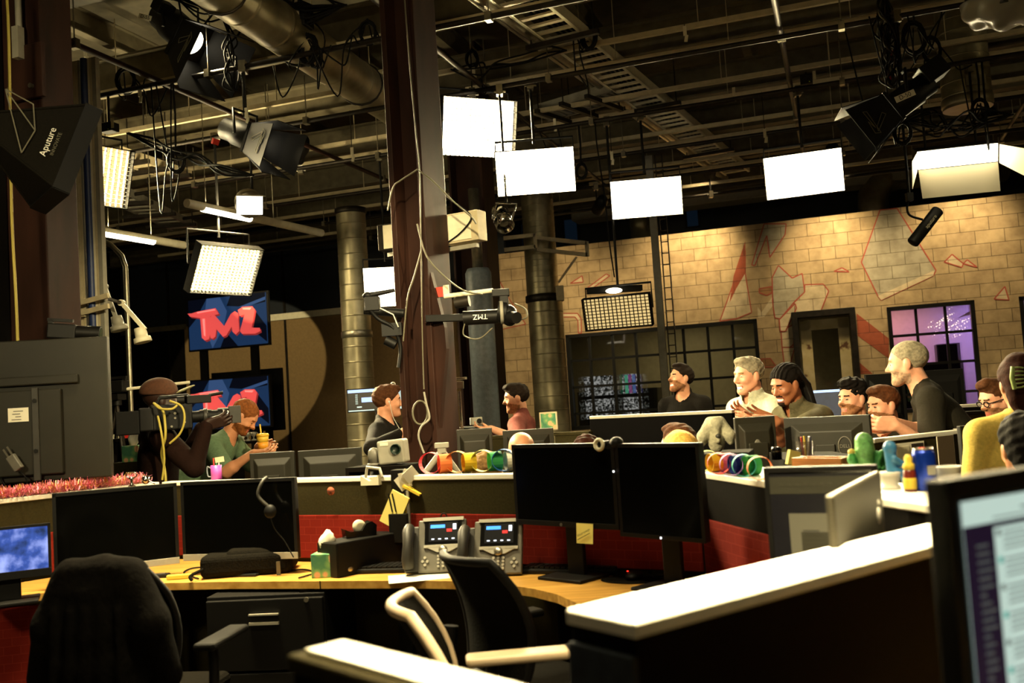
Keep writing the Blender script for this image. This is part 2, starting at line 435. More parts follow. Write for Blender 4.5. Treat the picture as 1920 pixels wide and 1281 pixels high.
mural(z6((500, 300), (535, 232), (612, 303), (668, 277), (682, 380), (620, 440), (545, 530), (515, 525), (503, 440)), 'mural_grey')
mural(z6((682, 340), (785, 336), (816, 375), (772, 487), (630, 500), (622, 440), (682, 380)), 'mural_pale', True, 0.005)
mural(z6((418, 460), (440, 495), (505, 400), (512, 445), (455, 520), (420, 525)), 'mural_pale', False)
mural(z6((428, 362), (500, 350), (500, 385), (470, 400), (428, 385)), 'mural_brown', True)
mural(z6((540, 535), (628, 445), (636, 470), (575, 600), (545, 600)), 'mural_pale', True, 0.007)
mural(z6((550, 600), (622, 560), (620, 690), (556, 690)), 'mural_pale', True)
mural(z6((556, 690), (600, 690), (635, 660), (600, 785), (568, 785)), 'mural_pale', True)
mural(z6((438, 755), (490, 752), (525, 800), (440, 800)), 'mural_brown', True)
mural([(1650, 394), (1682, 391), (1755, 507), (1750, 517), (1652, 563), (1646, 555), (1615, 492)], 'mural_grey')
mural([(1646, 555), (1752, 507), (1750, 517), (1652, 563)], 'mural_pale', False, 0.006)
mural(z6((845, 265), (890, 245), (930, 268)), 'mural_pale')
mural(z6((1462, 213), (1505, 170), (1568, 222), (1560, 243)), 'mural_pale')
mural(z6((1568, 222), (1590, 200), (1645, 243)), 'mural_pale')
mural(z6((1740, 420), (1800, 350), (1823, 425)), 'mural_pale')
mural(z6((972, 500), (1152, 640), (1152, 752), (978, 625)), 'mural_red', False)
mural(z6((982, 770), (1062, 838), (985, 838)), 'mural_red', False)
mural(z5((868, 290), (945, 430), (1030, 560), (890, 590)), 'mural_pale')
mural(z5((1280, 332), (1345, 290), (1352, 325)), 'mural_pale')
mural(z5((1370, 362), (1480, 280), (1500, 290), (1400, 362)), 'mural_pale')
mural(z5((1235, 500), (1320, 500), (1340, 530), (1342, 610), (1325, 610), (1322, 540), (1305, 520), (1235, 520)), 'mural_pale')

# block wall openings: steel windows, old door
def steel_window(name, w, ncol, nrow, glass='glass_dark'):
    o = thing(name, '', '', (0, 0, 0)); room(o)
    for k in ('label', 'category'): del o[k]
    struct(o)
    mb = MB(); v = WV + 0.06; u0, u1, z0, z1 = w
    for u in (u0 + 0.03, u1 - 0.03): mb.box((u, v, (z0 + z1) / 2), (0.06, 0.14, z1 - z0))
    for z in (z0 + 0.03, z1 - 0.03): mb.box(((u0 + u1) / 2, v, z), (u1 - u0, 0.14, 0.06))
    mb.build('window_frame', 'black_metal', o)
    mb = MB()
    for i in range(1, ncol): mb.box((u0 + (u1 - u0) * i / ncol, v, (z0 + z1) / 2), (0.04, 0.06, z1 - z0 - 0.1))
    for j in range(nrow): mb.box(((u0 + u1) / 2, v, z1 - 0.46 * (j + 1)), (u1 - u0 - 0.1, 0.05, 0.04)) if z1 - 0.46 * (j + 1) > z0 + 0.1 else None
    mb.build('muntins', 'black_metal', o)
    MB().box(((u0 + u1) / 2, v, (z0 + z1) / 2), (u1 - u0 - 0.08, 0.008, z1 - z0 - 0.08)).build('pane', glass, o)
    return o
steel_window('window_1', W1, 8, 3)
steel_window('window_2', W2, 3, 3)
steel_window('window_3', W3, 3, 3)
door = bpy.data.objects.new('door_1', None); COL.objects.link(door); room(door); struct(door)
u0, u1, z0, z1 = D1
mb = MB()
for u in (u0 - 0.02, u1 + 0.02): mb.box((u, WV + 0.03, z1 / 2), (0.09, 0.3, z1))
mb.box(((u0 + u1) / 2, WV + 0.03, z1 + 0.04), (u1 - u0 + 0.13, 0.3, 0.1))
mb.build('door_frame', 'dark_steel', door, 0.006)
mb = MB(); w = 0.17
for u in (u0 + 0.045 + w / 2, u1 - 0.045 - w / 2): mb.box((u, WV + 0.1, z1 / 2 - 0.02), (w, 0.05, z1 - 0.07))
mb.box(((u0 + u1) / 2, WV + 0.1, z1 - 0.13), (u1 - u0 - 0.1, 0.05, 0.17)); mb.box(((u0 + u1) / 2, WV + 0.1, 0.2), (u1 - u0 - 0.1, 0.05, 0.35))
mb.box(((u0 + u1) / 2, WV + 0.1, 1.0), (u1 - u0 - 0.1, 0.05, 0.14))
mb.build('door_leaf', 'peeling_door', door, 0.004)
MB().box(((u0 + u1) / 2, WV + 0.1, z1 / 2), (u1 - u0 - 0.4, 0.008, z1 - 0.4)).build('pane', 'glass_dark', door)
MB().cyl((u0 + 0.13, WV + 0.02, 1.05), (u0 + 0.13, WV + 0.08, 1.05), 0.03).ell((u0 + 0.13, WV, 1.05), (0.03, 0.03, 0.03)).build('handle', 'bright_metal', door)

# rooms behind the windows
ub = (D1[1] + W2[0]) / 2; ua = (W1[1] + D1[0]) / 2
rbox('wall_office', 'olive_panel', ub - 0.05, ub + 0.05, WV + 0.2, VREAR, 0, 3.0)
rbox('wall_control_room', 'olive_panel', WU0 - 0.1, WU0, WV + 0.2, VREAR, 0, 3.0)
rbox('ceiling_back_rooms', 'cream_paint', WU0, URIGHT, WV + 0.2, VREAR, 2.95, 3.05)
rbox('wall_office_rear', 'cream_paint', ub + 0.05, URIGHT, VREAR - 1.4, VREAR - 1.3, 0, 2.95)
rbox('wall_control_rear', 'beige_paint', WU0, ub - 0.05, VREAR - 0.7, VREAR - 0.6, 0, 2.95)

# left end of the room: dark shades over a brown panelled dado, with a pale rail
SV = 17.2
def uzl(px, py, v):
    p = uvz(PV(px, py, v)); return p[0], p[2]
LU0 = ULEFT; LU1 = WU0
zr = uzl(600, 587, SV)[1]
rbox('wall_shade', 'slate_panel', LU0, LU1, SV, SV + 0.1, zr, ZTOP)
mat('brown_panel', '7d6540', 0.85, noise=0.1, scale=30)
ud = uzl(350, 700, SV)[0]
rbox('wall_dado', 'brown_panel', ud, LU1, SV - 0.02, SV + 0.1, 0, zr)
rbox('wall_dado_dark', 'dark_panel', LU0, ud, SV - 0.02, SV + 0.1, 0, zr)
rbox('trim_1', 'cream_paint', uzl(500, 590, SV)[0], uzl(648, 590, SV)[0], SV - 0.07, SV - 0.02, zr - 0.07, zr + 0.06)
rbox('trim_2', 'beam_paint', LU0, uzl(350, 600, SV)[0], SV - 0.07, SV - 0.02, zr - 0.06, zr + 0.05)
for k, x in enumerate((318, 536, 690)):
    uu = uzl(x, 600, SV)[0]
    rbox('trim_%d' % (k + 3), 'dark_steel', uu - 0.02, uu + 0.02, SV - 0.05, SV, 0, ZTOP - 0.3)

for k, (x0, y0, x1, y1) in enumerate(((1056, 412, 1086, 456), (905, 438, 935, 475), (1285, 392, 1312, 425), (976, 420, 984, 470))):
    a, b = PV(x0, y0, VREAR - 0.03), PV(x1, y1, VREAR - 0.03); a, b = uvz(a), uvz(b)
    o = bpy.data.objects.new('window_%d' % (k + 4), None); COL.objects.link(o); room(o); struct(o)
    MB().box(((a[0] + b[0]) / 2, VREAR - 0.02, (a[2] + b[2]) / 2), (b[0] - a[0], 0.02, a[2] - b[2])).build('pane', 'window_blue', o)
    mb = MB()
    for u_ in (a[0], b[0]): mb.box((u_, VREAR - 0.04, (a[2] + b[2]) / 2), (0.04, 0.06, a[2] - b[2]))
    for z_ in (a[2], b[2]): mb.box(((a[0] + b[0]) / 2, VREAR - 0.04, z_), (b[0] - a[0] + 0.04, 0.06, 0.04))
    mb.build('window_frame', 'dark_steel', o)
# ceiling: deep beams across, joists along, strut rails
for i, v in enumerate((6.1, 8.0, 9.7, 11.4, 13.1, 14.8, 16.9)):
    mb = MB(); h = 0.34; zb = 4.98
    mb.box(((ULEFT + URIGHT) / 2, v, zb + h / 2), (URIGHT - ULEFT, 0.02, h))
    for z in (zb, zb + h): mb.box(((ULEFT + URIGHT) / 2, v, z), (URIGHT - ULEFT, 0.17, 0.022))
    struct(room(mb.build('ceiling_beam', 'beam_paint')))
for i in range(16):
    u = -13.2 + 1.55 * i
    mb = MB().box((u, 8.0, 5.6), (0.014, 23.5, 0.24)).box((u, 8.0, 5.48), (0.1, 23.5, 0.014)).box((u, 8.0, 5.72), (0.1, 23.5, 0.014))
    struct(room(mb.build('ceiling_joist', 'beam_paint')))
for i, v in enumerate((6.6, 7.5, 8.6, 9.2, 10.3, 10.9, 12.0, 12.6, 13.7, 14.3, 15.4)):
    u0 = -12.5 if i % 3 else -3.5; u1 = 9.5 if i % 2 else 7.5
    mb = MB().box(((u0 + u1) / 2, v, 4.76), (u1 - u0, 0.042, 0.012)).box(((u0 + u1) / 2, v - 0.02, 4.78), (u1 - u0, 0.004, 0.042)).box(((u0 + u1) / 2, v + 0.02, 4.78), (u1 - u0, 0.004, 0.042))
    k = 0
    while u0 + 1.1 * k < u1:
        mb.cyl((u0 + 0.5 + 1.1 * k, v, 4.77), (u0 + 0.5 + 1.1 * k, v, 5.5), 0.005, n=5); k += 1
    struct(room(mb.build('ceiling_strut', 'beige_paint')))

# lighting grid
PIPE_Z = 4.5
ordn = ['first', 'second', 'third', 'fourth', 'fifth', 'sixth', 'seventh']
for i, v in enumerate((6.9, 8.5, 10.1, 11.7, 13.3, 14.9)):
    o = thing('lighting_pipe', 'black crosswise lighting pipe hung under the ceiling beams, %s from the front' % ordn[i], 'pipe', UV(0, v, PIPE_Z), RZ, 'crosswise lighting pipes')
    MB().cyl((-11.5, 0, 0), (9.2, 0, 0), 0.024, n=10).build('pipe', 'dark_steel', o)
    for k in range(8):
        u = -10.2 + 2.6 * k
        MB().cyl((u, 0, 0.02), (u, 0, 0.48), 0.006, n=6).box((u, 0, 0), (0.05, 0.07, 0.07)).build('hanger', 'pipe_metal', o)
for i, u in enumerate((-5.6, -3.1, -0.3, 2.2, 4.6)):
    o = thing('lighting_pipe', 'lengthwise lighting pipe running away under the ceiling, %s from the left' % ordn[i], 'pipe', UV(u, 0, PIPE_Z + 0.07), RZ, 'lengthwise lighting pipes')
    MB().cyl((0, 5.0, 0), (0, 15.4, 0), 0.026, n=10).build('pipe', 'rust_steel' if i == 0 else 'dark_steel', o)
    for k in range(4): MB().cyl((0, 6 + 2.7 * k, 0.02), (0, 6 + 2.7 * k, 0.5), 0.006, n=6).box((0, 6 + 2.7 * k, 0), (0.07, 0.05, 0.08)).build('hanger', 'pipe_metal', o)

# cable ladder tray
def ladder(label, p0, p1, w, z, n, m='cream_paint', parent=None):
    p0 = Vector((p0[0], p0[1], 0)); p1 = Vector((p1[0], p1[1], 0)); d = p1 - p0; L = d.length
    o = thing('cable_ladder', label, 'cable tray', (p0.x, p0.y, z), math.atan2(d.y, d.x))
    for s in (-1, 1): MB().box((L / 2, s * w / 2, 0.0), (L, 0.012, 0.1)).box((L / 2, s * (w / 2 - 0.014), -0.046), (L, 0.03, 0.008)).build('side_rail', m, o)
    mb = MB()
    for k in range(n): mb.box((L * (k + 0.5) / n, 0, -0.03), (0.05, w - 0.01, 0.02))
    mb.build('rungs', m, o)
    for k in range(3):
        x = L * (0.2 + 0.3 * k)
        MB().box((x, 0, -0.085), (0.05, w + 0.34, 0.045)).cyl((x, w / 2 + 0.12, -0.06), (x, w / 2 + 0.12, 0.6), 0.008, n=6).cyl((x, -w / 2 - 0.12, -0.06), (x, -w / 2 - 0.12, 0.6), 0.008, n=6).build('trapeze', 'dark_steel', o)
    return o
a = PZ(982, 2, 4.86); b = PZ(1382, 320, 4.86)
la = ladder('long beige cable ladder running diagonally away under the ceiling', a - (b - a) * 0.12, b, 0.38, 4.86, 46)
MB().tube([(0, 0.3, 0.02), (4, 0.31, 0.05), (9, 0.3, 0.02)], 0.05, n=10).build('conduit', 'pipe_metal', la)
MB().tube([(0, 0.42, 0.06), (5, 0.42, 0.06), (9, 0.4, 0.06)], 0.022, n=8).build('conduit', 'bright_metal', la)
for k in range(4): MB().tube([(0, -0.1 + 0.06 * k, 0.0), (2, -0.1 + 0.05 * k, 0.01), (5, -0.08 + 0.05 * k, 0.0), (8.5, -0.1 + 0.05 * k, 0.0)], 0.012, n=6).build('cable', 'black_cable', la)
a = PZ(1010, 215, 4.85); b = PZ(1165, 170, 4.85)
ladder('short grey cable ladder branching left from the diagonal one', a, b, 0.4, 4.85, 12, 'grey_paint')
a = PZ(200, 355, 4.5); b = PZ(345, 425, 4.5)
ladder('short cable ladder above the fluorescent tubes near the left column', a, b, 0.4, 4.5, 12, 'grey_paint')
a = PZ(205, 285, 4.6); b = PZ(340, 330, 4.6)
ladder('narrow cable ladder behind the left gridded light panel', a, b, 0.3, 4.6, 10, 'beige_paint')

# ducts
def spiral(mb, p0, p1, r, m=0, pitch=0.2, n=28):
    p0, p1 = Vector(p0), Vector(p1); d = p1 - p0; k = max(2, int(d.length / pitch))
    pts = []; rs = []
    for i in range(k):
        for t, q in ((0.0, 1.0), (0.03, 1.0), (0.91, 1.0), (0.94, 1.0), (0.95, 1.018), (0.99, 1.018)):
            pts.append(p0 + d * ((i + t) / k)); rs.append(r * q)
    pts.append(p1); rs.append(r)
    return mb.tube(pts, rs, n, m)
def duct(label, base, p0, p1, r, name='spiral_duct', m='duct_metal', pitch=0.19):
    o = thing(name, label, 'duct', base)
    base = Vector(base)
    spiral(MB(), Vector(p0) - base, Vector(p1) - base, r, 0, pitch).build('pipe', m, o)
    return o
b = P(1024, 600, 13.4); b.z = 0
o = duct('tall silver spiral duct standing from floor to ceiling before the block wall', b, b, b + Vector((0, 0, 2.92)), 0.245)
spiral(MB(), Vector((-0.02, 0, 2.9)), (-0.02, 0, 5.0), 0.225, pitch=0.075).build('upper_pipe', 'duct_metal', o)
MB().lathe([(0.25, 2.86), (0.27, 2.87), (0.27, 2.96), (0.23, 2.97)], n=28).build('collar', 'dark_steel', o)
b = P(668, 600, 12.0); b.z = 0
o = duct('dull spiral duct column left of the big steel column', b, b, b + Vector((0, 0, 4.05)), 0.185)
MB().lathe([(0.0, 4.07), (0.2, 4.06), (0.2, 4.0), (0.186, 3.99)], n=24).build('cap', 'dark_steel', o)
MB().lathe([(0.187, 2.42), (0.197, 2.43), (0.197, 2.5), (0.187, 2.51)], n=24).build('collar', 'pipe_metal', o)
a = PZ(455, 5, 4.72); b_ = PZ(745, 205, 4.72); d_ = b_ - a
o = duct('round silver duct running away under the ceiling at upper left', a, a - d_ * 0.35, b_ + d_ * 0.5, 0.2, pitch=0.5)
for t in (-0.1, 0.3, 0.7, 1.1):
    q = d_ * t; MB().tube([q + Vector((0.21 * math.cos(x), 0, 0.21 * math.sin(x))) for x in [pi * k / 8 for k in range(-8, 9)]], 0.012, n=5).cyl(q + Vector((0, 0, 0.2)), q + Vector((0, 0, 0.8)), 0.008, n=5).build('hanger', 'dark_steel', o)
b = P(1805, 100, 9.6); zb = P(1800, 205, 9.6).z
o = duct('wide silver duct drop hanging from the ceiling at upper right', (b.x, b.y, zb), (b.x, b.y, zb), (b.x, b.y, 5.85), 0.235, pitch=0.12)
MB().lathe([(0.236, 0.02), (0.245, 0.03), (0.245, 0.1), (0.236, 0.11)], n=28).build('collar', 'duct_metal', o)
o2 = MB().box((-0.02, -0.245, 0.22), (0.2, 0.02, 0.1)).build('access_door', 'pipe_metal', o)
b = P(1675, 360, 15.2)
o = thing('duct_elbow', 'dull duct elbow dropping behind the top of the block wall', 'duct', (b.x, b.y, 0))
MB().tube([(0, 0.9, 3.7), (0, 0.9, 4.3), (0.03, 0.92, 4.6), (0.2, 0.95, 4.85), (0.5, 1.0, 4.95), (2.4, 1.2, 5.0)], 0.25, n=24).build('pipe', 'duct_metal', o)
b = P(1320, 345, 15.6)
o = thing('air_duct', 'flat grey air duct across the gap above the block wall', 'duct', (b.x, b.y, b.z), RZ)
MB().box((0.6, 1.6, 0.1), (6.5, 0.5, 0.35)).build('trunk', 'grey_paint', o, 0.02)
MB().lathe([(0.2, -0.5), (0.2, 0.0)], (-1.4, 1.6, 0), n=20).build('outlet', 'duct_metal', o)

# steel columns
def hcol(label, base, ht, w, d, rz, m, name='steel_column', t=0.03):
    o = thing(name, label, 'column', base, rz)
    MB().box((-w / 2 + t / 2, 0, ht / 2), (t, d, ht)).box((w / 2 - t / 2, 0, ht / 2), (t, d, ht)).box((0, 0, ht / 2), (w - 2 * t, t, ht)).build('shaft', m, o, 0.004)
    MB().box((0, 0, 0.015), (w + 0.16, d + 0.16, 0.03)).build('base_plate', 'dark_steel', o)
    return o
b = P(797, 600, 6.9); b.z = 0
CC = b.copy()
cc = hcol('massive rust-brown steel column rising through the middle of the room', b, 5.88, 0.29, 0.3, math.radians(-28), 'rust_steel', t=0.045)
MB().prism([(0.145, 1.35), (0.24, 1.9), (0.235, 2.05), (0.145, 2.45)], -0.02, 0.02, 0, T(0, -0.1, 0) @ FACE).build('gusset', 'rust_steel', cc)
b = P(76, 420, 6.0); b.z = 0
lc = thing('steel_column', 'broad dark brown column at the left edge behind the big television', 'column', b, RZ)
MB().box((0, 0, 2.95), (0.35, 0.26, 5.88)).build('shaft', 'rust_steel', lc, 0.006)
MB().box((-0.14, -0.19, 2.95), (0.05, 0.08, 5.88)).box((-0.19, -0.19, 2.95), (0.02, 0.08, 5.88)).build('channel', 'black_metal', lc)
MB().box((0.1, -0.165, 3.72), (0.26, 0.03, 0.34)).build('gusset', 'rust_steel', lc, 0.004)
for q in (-0.05, 0.12): MB().cyl((q + 0.03, -0.2, 3.62), (q + 0.03, -0.17, 3.62), 0.016, n=8).build('bolt', 'pipe_metal', lc)
MB().cyl((0.07, -0.19, 3.9), (0.07, -0.19, 5.85), 0.02, n=8).box((0.07, -0.2, 3.9), (0.05, 0.05, 0.2)).build('conduit', 'grey_paint', lc)
b = P(895, 520, 11.6); b.z = 0
hcol('dark steel column behind the blue-grey pillar', b, 5.88, 0.44, 0.4, RZ, 'rust_steel')
b = P(908, 700, 10.6); b.z = 0
o = thing('round_pillar', 'round blue-grey painted pillar beside the dark steel column', 'pillar', b)
MB().lathe([(0.145, 0), (0.145, 2.95), (0.12, 3.0), (0.0, 3.0)], n=28).build('shaft', 'blue_grey_paint', o)
MB().lathe([(0.06, 3.0), (0.06, 3.9)], n=12).build('riser', 'pipe_metal', o)
b = P(1243, 560, 12.4); b.z = 0
o = thing('strut_post', 'slim grey upright strut with a narrow cable ladder along it, before the wall', 'post', b, RZ)
MB().box((-0.05, 0, 2.3), (0.09, 0.06, 4.6)).build('strut', 'grey_paint', o)
mb = MB()
for s in (0.03, 0.12): mb.box((s, 0, 2.3), (0.012, 0.03, 4.6))
for k in range(30): mb.box((0.075, 0, 0.15 + 0.15 * k), (0.08, 0.02, 0.012))
mb.build('cable_ladder', 'dark_steel', o)
# ------------------------------------------------------------------ studio lamps on the grid
GRID_V = (6.9, 8.5, 10.1, 11.7, 13.3, 14.9)
def onpipe(px, py, d):
    """the place on the nearest crosswise pipe along that sight line, and how much nearer or farther it is"""
    v0 = uvz(P(px, py, d))[1]; v = min(GRID_V, key=lambda q: abs(q - v0))
    p = PV(px, py, v); return p, p.y / d
def headM(yaw, tilt): return rotm(0, 0, math.radians(yaw)) @ rotm(math.radians(tilt))
def hang(root, z_from, clampz, r=0.016, x=0.0, y=0.0, m='black_metal'):
    """drop rod with a pipe clamp, in the lamp's own unrotated frame"""
    h = clampz - root.location.z
    MB().cyl((x, y, z_from), (x, y, h), r, n=10).build('drop_rod', m, root)
    MB().box((x, y, h), (0.06, 0.09, 0.1)).cyl((x - 0.05, y, h - 0.01), (x + 0.06, y, h - 0.01), 0.012, n=8).build('pipe_clamp', 'pipe_metal', root)
def led_panel(label, px, py, d, w, h, yaw, tilt, power, group='gridded light panels', cells=(16, 10), hangz=4.5, deep=0.13, glow='lamp_glow', aim=110):
    loc, q_ = onpipe(px, py, d); w *= q_; h *= q_
    o = thing('light_panel', label, 'studio light', loc, 0, group)
    M = headM(yaw, tilt)
    mb = MB().box((0, deep * 0.5 + 0.03, 0), (w * 0.86, deep * 0.6, h * 0.8), 0, M)
    for k in range(9): mb.box((-w * 0.38 + w * 0.76 * k / 8, deep + 0.04, 0), (0.01, 0.05, h * 0.66), 0, M)
    mb.build('housing', 'black_metal', o, 0.004)
    MB().box((0, 0.03, 0), (w, 0.012, h), 0, M).build('diffuser', glow, o)
    # fabric rim and egg-crate
    mb = MB(); g = 0.07
    for s in (-1, 1):
        mb.box((s * w / 2, 0, 0), (0.008, g + 0.05, h + 0.01), 0, M); mb.box((0, 0, s * h / 2), (w + 0.01, g + 0.05, 0.008), 0, M)
    mb.build('fabric_rim', 'black_fabric', o)
    mb = MB(); nx, nz = cells
    for k in range(1, nx): mb.box((-w / 2 + w * k / nx, -g / 2, 0), (0.0035, g * 0.55, h), 0, M)
    for k in range(1, nz): mb.box((0, -g / 2, -h / 2 + h * k / nz), (w, g * 0.55, 0.0035), 0, M)
    mb.build('egg_crate', 'lamp_grid', o)
    yw = w * 0.5
    MB().tube([M @ Vector((-yw, 0.09, 0)), M @ Vector((-yw, 0.09, 0)) + Vector((0, 0, h * 0.5 + 0.1)), M @ Vector((yw, 0.09, 0)) + Vector((0, 0, h * 0.5 + 0.1)), M @ Vector((yw, 0.09, 0))], 0.012, n=8).build('yoke', 'black_metal', o)
    y0 = (M @ Vector((0, 0.09, 0)))
    hang(o, h * 0.5 + 0.08, hangz, 0.014, y0.x, y0.y)
    if power: area('panel_light', M @ Vector((0, 0.018, 0)), M @ Vector((0, -1, 0)), w * 0.96, h * 0.94, power, parent=o, spread=math.radians(aim))
    return o
KEY = 260
led_panel('biggest blown-out light panel, just right of the rust-brown column', 896, 240, 8.6, 0.72, 0.52, 24, 15, KEY)
led_panel('glowing light panel hung just below and right of the biggest one', 1004, 322, 9.4, 0.78, 0.44, -3, 14, KEY)
led_panel('glowing light panel above the top of the slim grey strut', 1212, 371, 10.0, 0.74, 0.40, -6, 14, KEY)
led_panel('glowing light panel over the block wall between the strut and the barn-door light', 1507, 327, 9.6, 0.76, 0.43, -20, 12, KEY)
o = led_panel('light panel hung low in front of the steel window', 1158, 585, 11.0, 0.78, 0.37, -20, 14, 0, hangz=4.5, glow='lamp_glow_soft', deep=0.2)
MB().box((0, 0.16, 0.26), (0.6, 0.14, 0.06)).ell((-0.02, 0.03, 0.235), (0.09, 0.05, 0.03), 1).build('ballast', ['black_metal', 'lamp_glow'], o, 0.003)
led_panel('light panel seen edge-on beside the black softbox at far left', 178, 328, 8.0, 0.60, 0.50, 52, 18, KEY * 0.8, cells=(12, 14), glow='lamp_glow_soft', aim=60)
led_panel('steeply tilted light panel above the upper television', 421, 505, 9.4, 0.70, 0.50, 50, 30, KEY, cells=(17, 16), glow='lamp_glow_soft', aim=60)
led_panel('light panel half hidden behind the rust-brown column', 724, 538, 10.8, 0.50, 0.45, 5, 10, 60, cells=(20, 18))

# barn-door light
loc, _q = onpipe(1796, 298, 9.2)
o = thing('barn_door_light', 'long bright light with three white barn doors above the block wall', 'studio light', loc)
M = headM(-12, 20)
MB().box((0, 0.13, 0.02), (0.74, 0.2, 0.2), 0, M).build('housing', 'black_metal', o, 0.01)
MB().box((0, 0.02, 0.02), (0.72, 0.02, 0.17), 0, M).build('diffuser', 'lamp_glow', o)
def flap(pts, name='barn_door'):
    a, b, c, d = [Vector(p) for p in pts]; n = (b - a).cross(d - a).normalized() * 0.004
    mb = MB().add([a, b, c, d, a + n, b + n, c + n, d + n], [(3, 2, 1, 0), (4, 5, 6, 7), (0, 1, 5, 4), (1, 2, 6, 5), (2, 3, 7, 6), (3, 0, 4, 7)], 0, False, M)
    return mb.build(name, 'lamp_white', o)
flap([(-0.36, 0.0, -0.07), (0.36, 0.0, -0.07), (0.35, -0.12, -0.33), (-0.35, -0.12, -0.33)])
flap([(-0.37, 0.0, 0.1), (-0.37, 0.0, -0.08), (-0.5, -0.42, -0.18), (-0.5, -0.42, 0.08)])
flap([(0.37, 0.0, -0.08), (0.37, 0.0, 0.1), (0.5, -0.42, 0.08), (0.5, -0.42, -0.18)])
for x in (-0.25, 0.25): hang(o, 0.12, 4.5, 0.012, x, 0.12)
area('panel_light', M @ Vector((0, -0.01, 0.02)), M @ Vector((0, -1, -0.1)), 0.68, 0.15, 10, parent=o)

# fresnels with square barn doors
def vmark(M, s):
    """two outlined bars of the emblem, drawn flat in x (right) z (up)"""
    mb = MB()
    for poly in (((-0.05, 0.5), (0.12, 0.62), (0.62, -0.28), (0.42, -0.22)), ((-0.6, -0.3), (-0.5, -0.12), (0.75, -0.22), (0.62, -0.48), (-0.05, -0.4), (0.4, -0.28))):
        for a, b in zip(poly, poly[1:] + poly[:1]): mb.bar((a[0] * s, 0, a[1] * s), (b[0] * s, 0, b[1] * s), 0.004, 0.004, 0, (0, 1, 0), M)
    return mb
def fresnel(label, px, py, d, yaw, tilt, s, power, targetz=None, hangz=4.5, box=True, sheet=None):
    loc, q_ = onpipe(px, py, d); s *= q_
    o = thing('fresnel_light', label, 'studio light', loc, 0, 'fresnel lights with barn doors')
    M = headM(yaw, tilt)
    MB().lathe([(0.0, -0.02), (0.1, 0.0), (0.125, 0.05), (0.125, 0.26), (0.11, 0.28), (0.11, 0.4), (0.0, 0.4)], m=0, M=M @ rotm(-pi / 2) @ Matrix.Diagonal((s, s, s, 1)), n=24).build('barrel', 'black_plastic', o)
    MB().lathe([(0.0, 0.0), (0.08, 0.0), (0.1, 0.01), (0.1, 0.02), (0.0, 0.03)], M=M @ T(0, -0.035 * s, 0) @ rotm(-pi / 2) @ Matrix.Diagonal((s, s, s, 1)), n=24).build('lens', 'lamp_glow', o)
    MB().box((0, -0.01 * s, 0), (0.3 * s, 0.03 * s, 0.3 * s), 0, M).build('door_ring', 'black_metal', o)
    a, b, L = 0.14 * s, 0.21 * s, 0.36 * s; y0 = -0.03 * s
    for k in range(4):
        Mk = M @ rotm(0, k * pi / 2, 0)
        out = 0.3
        v = [(-a, y0, a), (a, y0, a), (b, y0 - L, a + L * out), (-b, y0 - L, a + L * out)]
        n = Vector((0, 0.002, 0.006))
        v2 = [Vector(p) + n for p in v]
        fl = MB().add([Vector(p) for p in v] + v2, [(0, 1, 2, 3), (7, 6, 5, 4), (0, 4, 5, 1), (1, 5, 6, 2), (2, 6, 7, 3), (3, 7, 4, 0)], 0, False, Mk).build('barn_door', 'black_satin', o)
        vmark(Mk @ T(0, y0 - L * 0.55, a + L * 0.55 * out + 0.012) @ rotm(-pi / 2 - math.atan(out)), b * 0.85).build('stitched_emblem', 'grey_cable', fl)
    MB().tube([M @ Vector((-0.16 * s, 0.12 * s, 0)), M @ Vector((-0.17 * s, 0.12 * s, 0)) + Vector((0, 0, 0.24 * s)), M @ Vector((0.17 * s, 0.12 * s, 0)) + Vector((0, 0, 0.24 * s)), M @ Vector((0.16 * s, 0.12 * s, 0))], 0.013, n=8).build('yoke', 'black_metal', o)
    q = M @ Vector((0, 0.12 * s, 0))
    hang(o, 0.22 * s + 0.02, hangz, 0.018, q.x, q.y, 'black_metal')
    if power: spot('lens_light', M @ Vector((0, -0.08 * s, 0)), M @ Vector((0, -1, 0)), power, 70, 0.6, 0.08, parent=o)
    return o
f1 = fresnel('barn-door fresnel light hung at upper left near the round ceiling duct', 355, 75, 7.0, 58, 42, 1.0, 250, hangz=4.5)
MB().box((-0.16, 0.28, 0.12), (0.16, 0.12, 0.1), 0, headM(58, 42)).build('power_box', 'black_plastic', f1, 0.006)
f2 = fresnel('barn-door fresnel light with a red tag, above the fluorescent tube', 478, 262, 7.2, 64, 26, 0.78, 250, hangz=4.5)
MB().box((-0.12, 0.3, -0.13), (0.07, 0.02, 0.05), 0, headM(64, 26)).build('red_tag', 'red_tape', f2)
f3 = fresnel('barn-door fresnel light under the tangle of cables at upper right', 1672, 205, 7.2, -100, 32, 0.85, 250, hangz=4.5)
t = MB().box((0.02, 0.42, 0.05), (0.24, 0.2, 0.16), 0, headM(-100, 32)).build('ballast', 'black_plastic', f3, 0.008)
MB().box((0, 0, 0), (0.17, 0.003, 0.05), 0, T(P(1697, 180, f3.location.y - 0.3) - f3.location) @ rotm(0, math.radians(-20), 0)).build('paper_label', 'white_paper', f3)
text('D-50', 0.05, 'lettering', 'black_satin', f3, T(P(1697, 180, f3.location.y - 0.31) - f3.location) @ rotm(0, math.radians(-20), 0) @ FACE)
MB().box((0, 0, 0), (0.11, 0.003, 0.042), 0, T(P(272, 32, f1.location.y - 0.3) - f1.location) @ rotm(0, math.radians(18), 0)).build('paper_label', 'white_paper', f1)
text('D-55', 0.04, 'lettering', 'black_satin', f1, T(P(272, 32, f1.location.y - 0.31) - f1.location) @ rotm(0, math.radians(18), 0) @ FACE)

